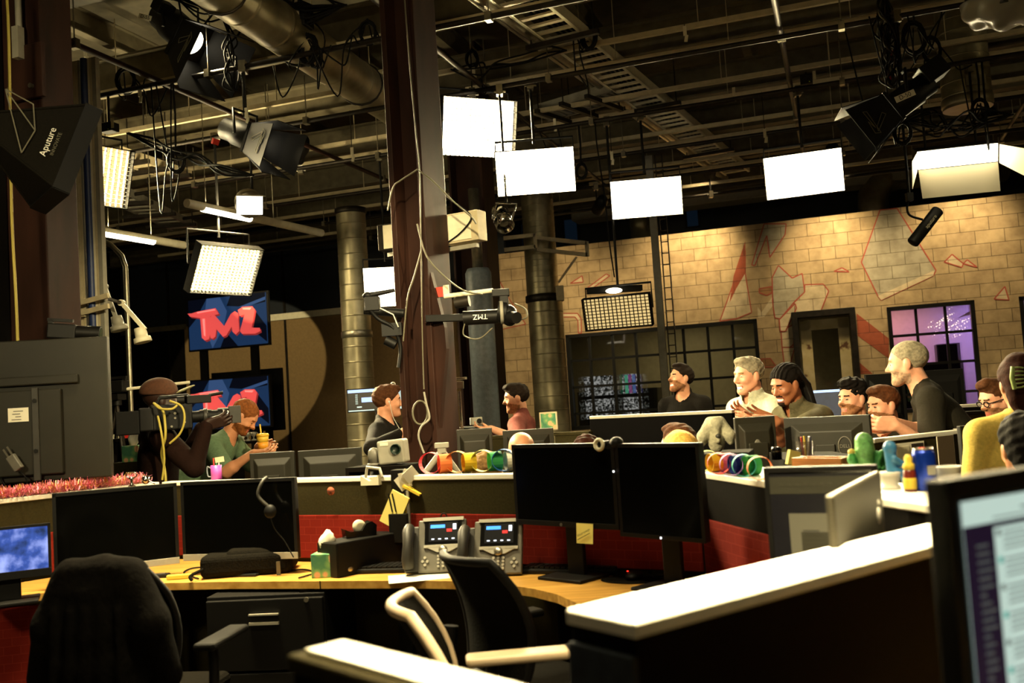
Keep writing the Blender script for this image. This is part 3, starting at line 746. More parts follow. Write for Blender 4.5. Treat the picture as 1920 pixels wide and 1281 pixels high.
# small square light over the tube
loc, _q = onpipe(468, 384, 9.5)
o = thing('flood_light', 'small square flood light over the end of the hanging fluorescent tube', 'studio light', loc)
M = headM(20, 25)
MB().lathe([(0.0, 0.3), (0.1, 0.28), (0.14, 0.16), (0.15, 0.02), (0.13, 0.0)], M=M @ rotm(-pi / 2), n=20).build('reflector', 'pipe_metal', o)
MB().box((0, -0.01, 0), (0.26, 0.02, 0.2), 0, M).build('lens', 'lamp_glow', o, 0.004)
MB().add([(-0.13, 0, 0.1), (0.13, 0, 0.1), (0.15, -0.14, 0.12), (-0.15, -0.14, 0.12), (-0.13, 0.003, 0.104), (0.13, 0.003, 0.104), (0.15, -0.137, 0.124), (-0.15, -0.137, 0.124)], [(0, 1, 2, 3), (7, 6, 5, 4), (0, 4, 5, 1), (1, 5, 6, 2), (2, 6, 7, 3), (3, 7, 4, 0)], 0, False, M).build('visor', 'lamp_white', o)
hang(o, 0.1, 4.5, 0.014, 0, 0.12)
spot('lens_light', M @ Vector((0, -0.05, 0)), M @ Vector((0, -1, -0.2)), 160, 90, 0.6, 0.1, parent=o)

# the black softbox
loc = P(112, 296, 5.2)
o = thing('softbox', 'black tent-shaped softbox with printed lettering hung at upper left', 'studio light', loc)
M = headM(128, 21)
w, h, dp = 0.27, 0.25, 0.36
fr = [(-w, 0, -h), (w, 0, -h), (w, 0, h), (-w, 0, h)]
bk = [(-0.07, dp, -0.07), (0.07, dp, -0.07), (0.07, dp, 0.07), (-0.07, dp, 0.07)]
mb = MB().add(fr + bk, [(0, 1, 5, 4), (1, 2, 6, 5), (2, 3, 7, 6), (3, 0, 4, 7), (4, 5, 6, 7)], 0, False, M)
for k in range(4): mb.tube([fr[k], bk[k]], 0.008, n=6, M=M)
mb.build('shell', 'black_fabric', o)
mb = MB()
for s in (-1, 1): mb.box((s * w, -0.03, 0), (0.012, 0.09, 2 * h), 0, M).box((0, -0.03, s * h), (2 * w, 0.09, 0.012), 0, M)
mb.build('front_rim', 'black_satin', o)
MB().box((0, -0.005, 0), (2 * w - 0.02, 0.006, 2 * h - 0.02), 0, M).build('diffuser', 'lamp_white', o)
MB().lathe([(0.0, 0.2), (0.08, 0.2), (0.09, 0.17), (0.09, 0.0), (0.0, 0.0)], M=M @ T(0, dp, 0) @ rotm(-pi / 2), n=18).build('lamp_head', 'dark_grey_plastic', o)
MB().tube([M @ Vector((-0.1, dp + 0.1, 0)), M @ Vector((-0.11, dp + 0.1, 0)) + Vector((0, 0, 0.2)), M @ Vector((0.11, dp + 0.1, 0)) + Vector((0, 0, 0.2)), M @ Vector((0.1, dp + 0.1, 0))], 0.012, n=8).build('yoke', 'black_metal', o)
q = M @ Vector((0, dp + 0.1, 0)); hang(o, 0.2, 4.3, 0.02, q.x, q.y)
# lettering on the camera-side flank
a, b, c = M @ Vector((-w, 0, -h)), M @ Vector((-w, 0, h)), M @ Vector((-0.07, dp, 0.0))
xa = (b - a).normalized(); nrm = xa.cross(c - a).normalized()
if nrm.dot(loc - CAM) > 0: nrm = -nrm
ya = nrm.cross(xa); cen = (a + b) / 2 + (c - (a + b) / 2) * 0.28 + nrm * 0.012
F = Matrix.Identity(4)
for i in range(3): F[i][0], F[i][1], F[i][2], F[i][3] = xa[i], ya[i], nrm[i], cen[i]
text('Aputure', 0.05, 'lettering', 'white_plastic', o, F @ T(-0.02, 0.0, 0))
text('INNOVATE', 0.027, 'lettering', 'grey_cable', o, F @ T(-0.02, -0.042, 0))
mb = MB()
for p_, q_ in (((0.02, 0.08), (0.16, 0.14)), ((0.16, 0.14), (0.2, 0.3)), ((0.2, 0.3), (0.02, 0.08)), ((0.2, 0.3), (-0.12, 0.1)), ((-0.12, 0.1), (0.02, 0.08))): mb.bar((p_[0], p_[1], 0.004), (q_[0], q_[1], 0.004), 0.006, 0.003, 0, (0, 0, 1), F)
mb.build('stitched_emblem', 'grey_cable', o)

# fluorescent tubes
def tube_light(label, pa, pb, z, lit, r=0.045, up=45):
    a, b = (PZ(*pa, z), PZ(*pb, z)) if not isinstance(pa, Vector) else (pa, pb); d = b - a; L = d.length
    o = thing('tube_light', label, 'ceiling light', a, math.atan2(d.y, d.x))
    MB().cyl((0, 0, 0), (L, 0, 0), r, n=16).build('housing', 'cream_paint', o)
    MB().cyl((L * lit[0], 0, -0.012), (L * lit[1], 0, -0.012), r * 0.95, n=16).build('tube', 'lamp_glow', o)
    for t in (0.12, 0.6): MB().cyl((L * t, 0, r), (L * t, 0, 5.3 - z), 0.005, n=6).build('hanger', 'pipe_metal', o)
    area('tube_glow', (L * (lit[0] + lit[1]) / 2, 0, -r - 0.015), (L * (lit[0] + lit[1]) / 2, 0, -3), 0.9 * (lit[1] - lit[0]) * L, 0.07, 80, parent=o)
    area('tube_uplight', (L * (lit[0] + lit[1]) / 2, 0, r + 0.02), (L * (lit[0] + lit[1]) / 2, 0, 9), 0.9 * (lit[1] - lit[0]) * L, 0.07, up, parent=o)
    return o
tube_light('long hanging fluorescent tube passing under the small flood light', (350, 381), (603, 437), 3.7, (0.1, 0.42))
tube_light('hanging fluorescent tube beside the cable mast', (182, 432), (345, 460), 3.55, (0.05, 0.62))
tube_light('short lit fluorescent tube at the far left edge behind the brown column', (-60, 475), (28, 480), 3.4, (0.1, 0.7))

for lab, p_, pw_ in (('above the camera position', (-1.0, 2.2), 170), ('beyond the right edge of the view', (5.6, 8.6), 170)):
    tube_light('added unseen fluorescent tube ' + lab, UV(p_[0] - 0.9, p_[1], 4.35), UV(p_[0] + 0.9, p_[1], 4.35), 4.35, (0.05, 0.95), up=pw_)  # unseen tubes added to brighten the ceiling
# can lights
def can(label, px, py, d, yaw, tilt, m='black_metal', lit=True, hangz=4.5, s=1.0, group='can lights'):
    o = thing('can_light', label, 'studio light', onpipe(px, py, d)[0], 0, group)
    M = headM(yaw, tilt) @ Matrix.Diagonal((s, s, s, 1))
    MB().lathe([(0.0, 0.3), (0.06, 0.29), (0.09, 0.22), (0.09, 0.0), (0.083, 0.0), (0.083, 0.05)], M=M @ rotm(-pi / 2), n=18).build('can', m, o)
    MB().lathe([(0.0, 0.05), (0.083, 0.05)], M=M @ rotm(-pi / 2), n=18).build('lens', 'lamp_glow' if lit else 'chrome', o)
    MB().tube([M @ Vector((-0.1, 0.12, 0)), M @ Vector((-0.1, 0.12, 0.18)), M @ Vector((0.1, 0.12, 0.18)), M @ Vector((0.1, 0.12, 0))], 0.01, n=6).build('yoke', m, o)
    q = M @ Vector((0, 0.12, 0.18)); hang(o, q.z, hangz, 0.012, q.x, q.y)
    return o, M
o, M = can('chrome can light hanging beside the pale junction box', 948, 425, 9.0, 20, 50, 'chrome', False, 4.45)
for k, (x, y, d, tx, ty, pw) in enumerate(((1330, 330, 14.0, 1290, 500, 500), (1560, 300, 13.7, 1560, 520, 450), (1850, 240, 13.2, 1790, 500, 450), (1120, 395, 14.0, 1000, 640, 420))):
    o = thing('can_light', 'black can light aimed at the block wall, %s of the row counted from the left' % ('second', 'third', 'fourth', 'first')[k], 'studio light', onpipe(x, y, d)[0], 0, 'can lights washing the block wall')
    tgt = PV(tx, ty, WV) - o.location
    Q = tgt.to_track_quat('-Y', 'Z').to_matrix().to_4x4()
    MB().lathe([(0.0, 0.3), (0.06, 0.29), (0.09, 0.22), (0.09, 0.0), (0.083, 0.0), (0.083, 0.05)], M=Q @ rotm(-pi / 2), n=18).build('can', 'black_metal', o)
    MB().lathe([(0.0, 0.05), (0.083, 0.05)], M=Q @ rotm(-pi / 2), n=18).build('lens', 'lamp_glow', o)
    hang(o, 0.08, 4.5, 0.012, 0, 0.0)
    spot('wall_wash', Q @ Vector((0, -0.03, 0)), tgt, pw, 75, 0.9, 0.25, color=(1.0, 0.77, 0.42), parent=o)
# overhead panel above the near partition, then added fill panels and spotlights, all unseen
loc = UV(-0.15, 1.95, 3.6)
o = thing('light_panel', 'light panel hung straight above the near white-topped partition', 'studio light', loc, 0)
M = headM(0, 88)
MB().box((0, 0.06, 0), (0.85, 0.1, 0.42), 0, M).build('housing', 'black_metal', o, 0.004)
MB().box((0, 0.0, 0), (0.8, 0.012, 0.38), 0, M).build('diffuser', 'lamp_glow', o)
hang(o, 0.1, 4.98, 0.014)
area('panel_light', M @ Vector((0, -0.012, 0)), M @ Vector((0, -1, 0)), 0.76, 0.35, 100, parent=o, spread=math.radians(58))
for lab, pos, tgt, w_, h_, pw, sp in (('straight above the left end of the curved desk', (-1.5, 4.35, 4.2), (-1.5, 4.3, 0), 0.8, 0.36, 90, 60), ('behind the camera at left, aimed at the broad brown column', (-2.2, -0.6, 3.2), (-2.9, 5.4, 2.7), 0.6, 0.36, 26, 60)):
    o = thing('light_panel', 'added fill light panel hung ' + lab, 'studio light', pos, 0)  # fill panels added to brighten the left desk and column
    Q = (Vector(tgt) - Vector(pos)).to_track_quat('-Y', 'Z').to_matrix().to_4x4()
    MB().box((0, 0.06, 0), (w_ + 0.05, 0.1, h_ + 0.05), 0, Q).build('housing', 'black_metal', o, 0.004)
    MB().box((0, 0.0, 0), (w_, 0.012, h_), 0, Q).build('diffuser', 'lamp_glow', o)
    hang(o, 0.1, 4.98, 0.014)
    area('panel_light', Q @ Vector((0, -0.012, 0)), Q @ Vector((0, -1, 0)), w_ * 0.95, h_ * 0.95, pw, parent=o, spread=math.radians(sp))
for lab, pos, tg, pw, ang in (('at left, aimed at the laughing group', (-3.6, 0.8, 4.3), P(1570, 725, 7.0), 4700, 25), ('at right, aimed at the camera operator', (2.6, 0.6, 4.3), P(440, 790, 7.2), 2600, 24), ('in the middle, aimed past the column', (-0.8, 0.6, 4.4), P(850, 770, 8.0), 2600, 22)):
    o = thing('spot_light', 'added black fill spotlight above the camera position ' + lab, 'studio light', pos, 0, 'added front fill spotlights')  # spotlights added as front fill on the people
    tgt = tg - Vector(pos); Q = tgt.to_track_quat('-Y', 'Z').to_matrix().to_4x4()
    MB().lathe([(0.0, 0.5), (0.08, 0.48), (0.1, 0.3), (0.1, 0.15), (0.1, 0.0), (0.09, 0.0), (0.09, 0.04)], M=Q @ rotm(-pi / 2), n=18).build('barrel', 'black_metal', o)
    MB().lathe([(0.0, 0.04), (0.09, 0.04)], M=Q @ rotm(-pi / 2), n=18).build('lens', 'lamp_glow', o)
    hang(o, 0.05, 4.98, 0.012, 0, 0.1)
    spot('beam', Q @ Vector((0, -0.03, 0)), tgt, pw, ang, 0.5, 0.12, parent=o)
# the spot whose pool falls on the brown dado
loc = onpipe(560, 300, 11.5)[0]
o = thing('spot_light', 'black profile spotlight hung left of the column, aimed at the brown panelled wall', 'studio light', loc)
tgt = PV(480, 690, 16.9) - loc; Q = tgt.to_track_quat('-Y', 'Z').to_matrix().to_4x4()
MB().lathe([(0.0, 0.5), (0.08, 0.48), (0.1, 0.3), (0.07, 0.15), (0.07, 0.0), (0.06, 0.0), (0.06, 0.04)], M=Q @ rotm(-pi / 2), n=18).build('barrel', 'black_metal', o)
MB().lathe([(0.0, 0.04), (0.06, 0.04)], M=Q @ rotm(-pi / 2), n=18).build('lens', 'lamp_glow', o)
hang(o, 0.05, 4.5, 0.012, 0, 0.1)
spot('beam', Q @ Vector((0, -0.03, 0)), tgt, 2600, 19, 0.05, 0.03, parent=o)

# lights of the rooms behind the wall
def back_light(name, label, u, v, w, d, m, power, color, z=2.93):
    o = thing(name, label, 'ceiling light', UV(u, v, z), RZ)
    MB().box((0, 0, 0), (w + 0.06, d + 0.06, 0.03)).build('frame', 'white_plastic', o)
    MB().box((0, 0, -0.016), (w, d, 0.01)).build('diffuser', m, o)
    area('panel_light', (0, 0, -0.03), (0, 0, -3), w, d, power, color=color, parent=o)
mat('purple_glow', '8a5cff', emit=3.0, ecol='7a58ff'); mat('pink_glow', 'ff70b0', emit=2.0, ecol='ff70a8')
uw2 = (W2[0] + W2[1]) / 2
back_light('ceiling_light', 'violet ceiling light inside the room behind the right window', uw2 + 1.2, WV + 1.5, 0.6, 0.6, 'purple_glow', 55, (0.32, 0.22, 1.0))
back_light('ceiling_light', 'pink ceiling light inside the room behind the right window', uw2 - 0.5, WV + 1.6, 0.5, 0.5, 'pink_glow', 26, (1.0, 0.42, 0.5))
back_light('ceiling_light', 'dim ceiling light in the control room behind the long window', (W1[0] + W1[1]) / 2, WV + 1.8, 0.6, 0.3, 'lamp_glow_soft', 14, (1.0, 0.85, 0.45))
# ------------------------------------------------------------------ desks, partitions, screens
TOPZ, DESKZ = 1.17, 0.74
def flat(p): return Vector((p.x, p.y, 0))
def partition(label, pa, pb, th=0.06, zt=TOPZ, panel='olive_panel', cap='white_laminate', red=None, inset=None, post=None, name='partition_wall', capover=0.006, split=None):
    """a desk divider: pa to pb is its top front edge; it lies behind that edge (local +y)"""
    pa, pb = flat(pa), flat(pb); d = pb - pa; L = d.length
    o = thing(name, label, 'partition', pa, math.atan2(d.y, d.x))
    MB().box((L / 2, th / 2, (zt - 0.02) / 2 + 0.02), (L, th, zt - 0.06)).build('panel', panel, o, 0.003)
    MB().box((L / 2, th / 2, zt - 0.012), (L + 2 * capover, th + 2 * capover, 0.024)).build('top_cap', cap, o, 0.004)
    MB().box((L / 2, th / 2, 0.03), (L, th + 0.01, 0.06)).build('base_rail', 'black_metal', o)
    if red:
        k = split or [(0, L)]
        for a, b in k: MB().box(((a + b) / 2, -0.008, (red[0] + red[1]) / 2), (b - a, 0.016, red[1] - red[0])).build('red_panel', 'red_fabric', o, 0.004)
    if inset: MB().box((L / 2, th / 2, zt + 0.003), (L - 2 * inset, th - 2 * inset, 0.006)).build('cap_inset', 'white_laminate', o)
    if post: MB().box((-0.004, th / 2, zt / 2 - 0.02), (0.012, th, zt - 0.06)).build('end_post', post, o, 0.002)
    return o
P0a, P0b = PZ(-70, 944, TOPZ), PZ(296, 904, TOPZ)
P1a, P1b = PZ(306, 904, TOPZ), PZ(733, 893, TOPZ)
P2a, P2b = PZ(764, 892, TOPZ), PZ(1308, 883, TOPZ)
P3a, P3b = PZ(1316, 885, TOPZ), PZ(1790, 953, TOPZ)
partition('dark desk partition at the left topped with pink tinsel', P0a, P0b, red=(0.76, 0.97))
partition('dark desk partition with a white top edge behind the two black monitors at left', P1a, P1b, red=(0.76, 0.98))
L2 = (P2b - P2a).length
partition('dark desk partition with a red padded lower panel behind the two desk phones', P2a, P2b, red=(0.76, 0.985))
p3 = partition('white-topped desk partition carrying the can, the toys and a paper chain', P3a, P3b, 0.26, panel='dark_panel', red=(0.76, 0.985))
MB().box((0, 0.03, 0.58), (0.06, 0.07, 1.16)).build('corner_post', 'black_metal', p3)
jp = thing('partition_post', 'dark corner post joining two desk partitions beside the yellow notepads', 'post', flat((P1b + P2a) / 2) + Vector((0, 0.03, 0)), RZ)
MB().box((0, 0, 0.6), (0.07, 0.07, 1.2)).build('post', 'black_metal', jp, 0.004)
f0, f1_, b0 = PZ(1190, 1166, TOPZ), PZ(1765, 1015, TOPZ), PZ(1085, 1138, TOPZ)
dd = (f1_ - f0).normalized(); nn = Vector((-dd.y, dd.x, 0)); th4 = abs((b0 - f0).dot(nn))
partition('near black partition with a bright white top slanting across the lower right', f0, f0 + dd * 1.25, th4, panel='dark_panel', post='end_panel')
g0, g1 = PZ(655, 1203, TOPZ), PZ(548, 1227, TOPZ); e1 = PZ(965, 1281, TOPZ)
dd = (e1 - g0).normalized(); nn = Vector((-dd.y, dd.x, 0)); w5 = abs((g1 - g0).dot(nn))
partition('nearest partition end with a white inset top at the bottom edge', g1, g1 + dd * 0.8, w5, panel='dark_panel', cap='olive_panel', inset=0.014)

# the curved desk
fr_px = [(-120, 1140), (0, 1121), (150, 1105), (290, 1094), (430, 1091), (600, 1090), (760, 1089), (850, 1090), (940, 1096), (1000, 1104), (1045, 1115), (1085, 1133)]
front = [PZ(x, y, DESKZ) for x, y in fr_px]
fr2 = [(p.x, p.y) for p in front] + [(0.42, 3.2), (0.66, 2.92), (0.92, 2.68), (1.03, 2.5)]
back = [(P3b.x - 0.02, P3b.y - 0.02), (P3a.x - 0.02, P3a.y - 0.04), (P2a.x, P2a.y - 0.01), (P1b.x, P1b.y - 0.01), (P1a.x, P1a.y - 0.02), (P0a.x, P0a.y - 0.03)]
desk = thing('desk', 'curved light wood desk running through the near cubicles', 'desk', (0, 0, 0))
MB().prism(fr2 + back, DESKZ - 0.034, DESKZ).build('desk_top', 'desk_wood', desk, 0.004)
jn = front[5]; MB().bar((jn.x, jn.y - 0.002, DESKZ - 0.034), (jn.x, jn.y - 0.002, DESKZ + 0.001), 0.004, 0.004).build('joint', 'black_satin', desk)
for p in ((-1.9, 4.95), (-1.02, 4.66), (0.15, 4.3), (0.95, 3.2)):
    MB().box((p[0], p[1], (DESKZ - 0.034) / 2), (0.05, 0.4, DESKZ - 0.034)).build('leg_panel', 'dark_panel', desk)
# drawer pedestals under it
def pedestal(label, x, y, rz, w=0.5, drawers=2):
    o = thing('drawer_pedestal', label, 'drawers', (x, y, 0), rz)
    MB().box((0, 0.25, 0.35), (w, 0.5, 0.68)).build('body', 'black_satin', o, 0.004)
    for k in range(drawers):
        h = 0.66 / drawers; z = 0.02 + h * (k + 0.5)
        dr = MB().box((0, -0.011, z), (w - 0.01, 0.022, h - 0.012)).build('drawer', 'black_satin', o, 0.004)
        MB().box((0, -0.024, z + h * 0.22), (0.13, 0.006, 0.034)).build('handle', 'black_metal', dr)
        MB().box((0, -0.03, z + h * 0.22 + 0.02), (0.14, 0.012, 0.007)).box((0, -0.03, z + h * 0.22 - 0.02), (0.14, 0.012, 0.012)).build('handle_rim', 'silver', dr)
    MB().cyl((w * 0.36, -0.03, 0.665), (w * 0.36, -0.02, 0.665), 0.011, n=12).build('lock', 'bright_metal', o)
    return o
p = P(500, 1180, 4.46); pedestal('black two-drawer pedestal with a metal handle and lock under the desk', p.x, p.y, RZ * 0.3, 0.56)
p = P(40, 1190, 4.62); o = MB().box((0, 0, 0.34), (0.9, 0.03, 0.64)).build('modesty_panel', 'red_fabric', None); o.location = (p.x, p.y, 0.02); o.rotation_euler.z = 0.2; tag(o, 'dark red modesty panel under the left end of the desk', 'panel')

# ---- screens
mat('screen_off', '050504', 0.12)
def monitor(label, loc, rz, w, h, bez=0.016, chin=0.02, chinmat='black_plastic', screen='screen_off', stand=0.12, foot=None, back='black_plastic', tilt=0.0, name='monitor', emblem=None, bezmat='black_plastic', deskz=None, group=None, deep=0.05):
    """loc: middle of the screen; the screen faces local -y"""
    o = thing(name, label, 'monitor', loc, rz, group)
    M = rotm(-tilt)
    mb = MB().box((0, 0.016, 0), (w, 0.03, h), 0, M)
    mb.add([(-w * 0.42, 0.03, -h * 0.4), (w * 0.42, 0.03, -h * 0.4), (w * 0.42, 0.03, h * 0.4), (-w * 0.42, 0.03, h * 0.4), (-w * 0.3, deep, -h * 0.28), (w * 0.3, deep, -h * 0.28), (w * 0.3, deep, h * 0.28), (-w * 0.3, deep, h * 0.28)], [(0, 1, 5, 4), (1, 2, 6, 5), (2, 3, 7, 6), (3, 0, 4, 7), (4, 5, 6, 7)], 0, False, M)
    mb.build('case', back, o, 0.004)
    mb = MB(); t = 0.004
    for s in (-1, 1): mb.box((s * (w - bez) / 2, 0, 0), (bez, t, h), 0, M)
    mb.box((0, 0, (h - bez) / 2), (w, t, bez), 0, M)
    mb.build('bezel', bezmat, o)
    MB().box((0, 0, -(h - chin) / 2), (w, t + 0.002, chin), 0, M).build('chin', chinmat, o, 0.001)
    s_ = MB().box((0, 0.001, (chin - bez) / 2), (w - 2 * bez, 0.003, h - bez - chin), 0, M).build('screen', screen, o)
    dz = deskz if deskz is not None else DESKZ
    if stand is not None:
        zf = dz - loc[2]
        MB().box((0, deep + 0.01, (-h * 0.1 + zf) / 2), (0.09, 0.022, abs(-h * 0.1 - zf)), 0).box((0, deep - 0.005, -h * 0.05), (0.1, 0.04, 0.1)).build('stand_neck', back, o, 0.004)
        MB().box((0, deep - 0.02, zf + 0.007), (0.24, 0.19, 0.014)).build('stand_foot', back, o, 0.004)
    return o
def mon_px(label, tl, dl, tr, dr, h, **k):
    """a monitor whose top corners stand at these sight lines and distances"""
    a, b = P(*tl, dl), P(*tr, dr); d = b - a; w = flat(d).length
    c = (a + b) / 2 - Vector((0, 0, h / 2))
    return monitor(label, c, math.atan2(d.y, d.x), w, h, **k), w
m1, _ = mon_px('switched-off black monitor with a silver lower bezel behind the jacket-draped chair', (97, 924), 4.62, (331, 908), 4.86, 0.40, chin=0.032, chinmat='silver')
m2, w2 = mon_px('switched-off black monitor with a silver lower bezel and a headset hung on its corner', (338, 903), 4.84, (552, 897), 4.68, 0.39, chin=0.032, chinmat='silver')
MB().lathe([(0.0, 0.0), (0.008, 0.0), (0.008, 0.002), (0.0, 0.002)], M=T(0, -0.004, -0.172) @ rotm(pi / 2), n=16).build('maker_mark', 'grey_plastic', m2)
A = P(958, 833, 4.30); B = P(1310, 831, 3.58); mid = (A + B) / 2
ml, wl = mon_px('large black monitor with a yellow sticky note on its lower edge', (959, 833), 4.30, (1150, 832), 3.90, 0.35, chin=0.022)
mr, wr = mon_px('large black monitor at right of the one with the sticky note', (1152, 832), 3.90, (1310, 831), 3.58, 0.37, chin=0.016)
MB().cyl((-0.02, -0.005, -0.166), (-0.02, 0.0, -0.166), 0.007, n=12).build('power_button', 'bright_metal', ml)
for q_, (xx, yy, dd_) in ((ml, (1158, 888, 3.88)), (mr, (1243, 989, 3.7))): MB().ell((wl * 0.49, -0.004, 0.06) if q_ is ml else (0.0, -0.004, -0.178), (0.004, 0.003, 0.004)).build('status_light', 'led_white', q_)
nt = thing('sticky_note', 'yellow sticky note with handwriting on the lower edge of the black monitor', 'note', ml.matrix_basis @ Vector((wl * 0.2, -0.009, -0.195)), ml.rotation_euler.z)
MB().add([(-0.045, 0, 0.04), (0.045, 0, 0.04), (0.047, -0.012, -0.04), (-0.045, -0.006, -0.042), (-0.045, 0.001, 0.04), (0.045, 0.001, 0.04), (0.047, -0.011, -0.04), (-0.045, -0.005, -0.042)], [(0, 3, 2, 1), (4, 5, 6, 7), (0, 1, 5, 4), (1, 2, 6, 5), (2, 3, 7, 6), (3, 0, 4, 7)]).build('sheet', 'yellow_note', nt)
text('Veuarroway', 0.0155, 'handwriting', 'black_satin', nt, T(0, -0.014, 0.004) @ FACE @ rotm(0, 0, math.radians(24)), shear=0.4)
MB().bar((-0.032, -0.014, -0.026), (0.035, -0.013, 0.004), 0.0022, 0.002).build('underline', 'black_satin', nt)
# webcam with ring light on top
wc = P(1132, 833, 3.93)
o = thing('webcam', 'webcam with a pale ring on top of the pair of black monitors', 'webcam', wc, ml.rotation_euler.z)
R90 = rotm(pi / 2)
MB().tube([(0.02 * math.cos(a), -0.03, 0.02 * math.sin(a)) for a in [2 * pi * k / 24 for k in range(24)]], 0.008, n=8, closed=True).build('ring', 'cream_paint', o)
MB().cyl((0, -0.024, 0), (0, 0.03, 0), 0.014, n=16).ell((0.05, 0.02, 0.004), (0.026, 0.03, 0.024)).box((0.02, 0.02, -0.012), (0.07, 0.04, 0.014)).build('body', 'black_plastic', o)
# small lit monitor at left
mat('screen_glow_blue', '6f8fe0', 0.2, emit=0.9)
def picture_screen():
    m = mat('river_picture', '223355', 0.2); nt_ = m.node_tree; b = nt_.nodes['Principled BSDF']
    tc = nt_.nodes.new('ShaderNodeTexCoord'); n = nt_.nodes.new('ShaderNodeTexNoise'); n.inputs['Scale'].default_value = 9; n.inputs['Detail'].default_value = 6
    r = nt_.nodes.new('ShaderNodeValToRGB'); e = r.color_ramp.elements; e[0].position = 0.38; e[0].color = lin('0a1020') + (1,); e[1].position = 0.66; e[1].color = lin('a8b8ff') + (1,)
    q = e.new(0.5); q.color = lin('3550a8') + (1,)
    nt_.links.new(tc.outputs['Object'], n.inputs['Vector']); nt_.links.new(n.outputs[0], r.inputs[0]); nt_.links.new(r.outputs[0], b.inputs['Emission Color']); b.inputs['Emission Strength'].default_value = 1.1
picture_screen()
mon_px('small monitor showing a bluish river scene at the left edge', (-70, 995), 4.28, (94, 982), 4.42, 0.235, screen='river_picture', chin=0.035, bez=0.012)

# ---- office chairs
def chair(label, loc, rz, back='black_fabric', rim='black_plastic', pad='black_plastic', backtop=1.0, group=None, seatz=0.46, arms=True, armz=0.665):
    """faces local -y; back at +y"""
    o = thing('office_chair', label, 'chair', loc, rz, group)
    mb = MB()
    n = 8; k = 9
    def bp(i, j, off):   # curved back sheet
        u = (i / n - 0.5); t = j / k
        w = 0.44 * (0.86 + 0.14 * math.sin(pi * t)) * (1 - 0.12 * max(0, t - 0.8) / 0.2)
        z = 0.56 + (backtop - 0.56) * t
        y = 0.2 + 0.1 * t * t + 0.1 * (2 * u) ** 2 * -0.55 - 0.03 * math.sin(pi * t)
        return (u * w, y + off, z)
    vs = [bp(i, j, 0) for j in range(k + 1) for i in range(n + 1)] + [bp(i, j, 0.018) for j in range(k + 1) for i in range(n + 1)]
    fs = []; N = (n + 1) * (k + 1)
    for j in range(k):
        for i in range(n):
            a = j * (n + 1) + i; fs.append((a, a + 1, a + n + 2, a + n + 1)); fs.append((N + a, N + a + n + 1, N + a + n + 2, N + a + 1))
    mb.add(vs, fs, 0, True); mb.build('backrest', back, o)
    ring = [bp(i, 0, 0.01) for i in range(n + 1)] + [bp(n, j, 0.01) for j in range(1, k + 1)] + [bp(i, k, 0.01) for i in range(n - 1, -1, -1)] + [bp(0, j, 0.01) for j in range(k - 1, 0, -1)]
    MB().tube(ring, 0.016, n=8, closed=True).build('back_frame', rim, o)
    MB().tube(smooth_path([(0, 0.33, 0.75), (0, 0.34, 0.6), (0, 0.25, 0.45), (0, 0.1, 0.41)], 5), 0.028, n=8).build('back_spine', 'black_plastic', o)
    MB().box((0, -0.02, seatz), (0.48, 0.46, 0.07)).build('seat', 'black_fabric', o, 0.03, 3)
    if arms:
        for s in (-1, 1):
            a = MB().box((s * 0.29, -0.06, armz), (0.085, 0.32, 0.03)).build('armrest', pad, o, 0.012, 3)
            MB().tube(smooth_path([(s * 0.29, 0.02, armz - 0.015), (s * 0.29, 0.03, 0.5), (s * 0.2, 0.02, 0.42), (s * 0.1, 0, 0.42)], 5), 0.02, n=8).build('armrest_post', 'black_plastic', a)
    MB().cyl((0, 0, 0.1), (0, 0, 0.43), 0.028, n=12).build('gas_lift', 'black_metal', o)
    for q in range(5):
        a = 2 * pi * q / 5 + 0.3; c, s = math.cos(a), math.sin(a)
        l = MB().bar((0.03 * c, 0.03 * s, 0.11), (0.3 * c, 0.3 * s, 0.075), 0.04, 0.03).build('leg', 'black_plastic', o)
        MB().cyl((0.3 * c - 0.02 * s, 0.3 * s + 0.02 * c, 0.03), (0.3 * c + 0.02 * s, 0.3 * s - 0.02 * c, 0.03), 0.03, n=12).build('caster', 'black_plastic', l)
    return o
def chair_at(label, px, py, d, face_deg, **k):
    """stand the chair so that the top of its back is on this sight line; face_deg: 0 away from the camera, 90 to the right"""
    p = P(px, py, d); rz = pi - math.radians(face_deg)
    off = rotm(0, 0, rz) @ Vector((0, 0.3, 0))
    return chair(label, (p.x - off.x, p.y - off.y, 0), rz, **k)
chair_at('black mesh office chair in front of the desk phones', 852, 1045, 3.36, 58, backtop=0.97)
chair_at('black office chair with a back rim coloured pale like a highlight, nearest the bottom edge', 738, 1110, 2.7, 84, armz=0.715, rim='highlight_rim', pad='highlight_rim', backtop=0.96)
jc = chair_at('office chair under a dark draped jacket at lower left', 180, 1085, 3.45, 8, pad='black_satin', backtop=0.98)

# ---- big television turned away at left
tv = thing('television', 'big flat television seen from behind at the left edge, on a stand', 'television', P(30, 772, 5.25), math.radians(180) + 0.12)
TW, TH = 1.0, 0.77
MB().box((0, 0.015, 0), (TW, 0.05, TH)).build('case', 'monitor_back', tv, 0.006)
MB().box((0, -0.012, 0), (TW - 0.03, 0.004, TH - 0.03)).build('screen', 'screen_off', tv)
mb = MB().box((0.05, 0.055, -0.12), (0.62, 0.04, 0.46)).box((0.0, 0.06, 0.16), (0.7, 0.015, 0.05))
mb.build('rear_housing', 'monitor_back', tv, 0.01)
for q in (-0.13, 0.25): MB().box((q, 0.08, -0.13), (0.035, 0.02, 0.5)).build('cable_channel', 'dark_grey_plastic', tv, 0.004)
for q in ((-0.13, 0.05), (-0.13, -0.22)): MB().cyl((q[0], 0.085, q[1]), (q[0], 0.094, q[1]), 0.012, n=12).build('screw', 'black_metal', tv)
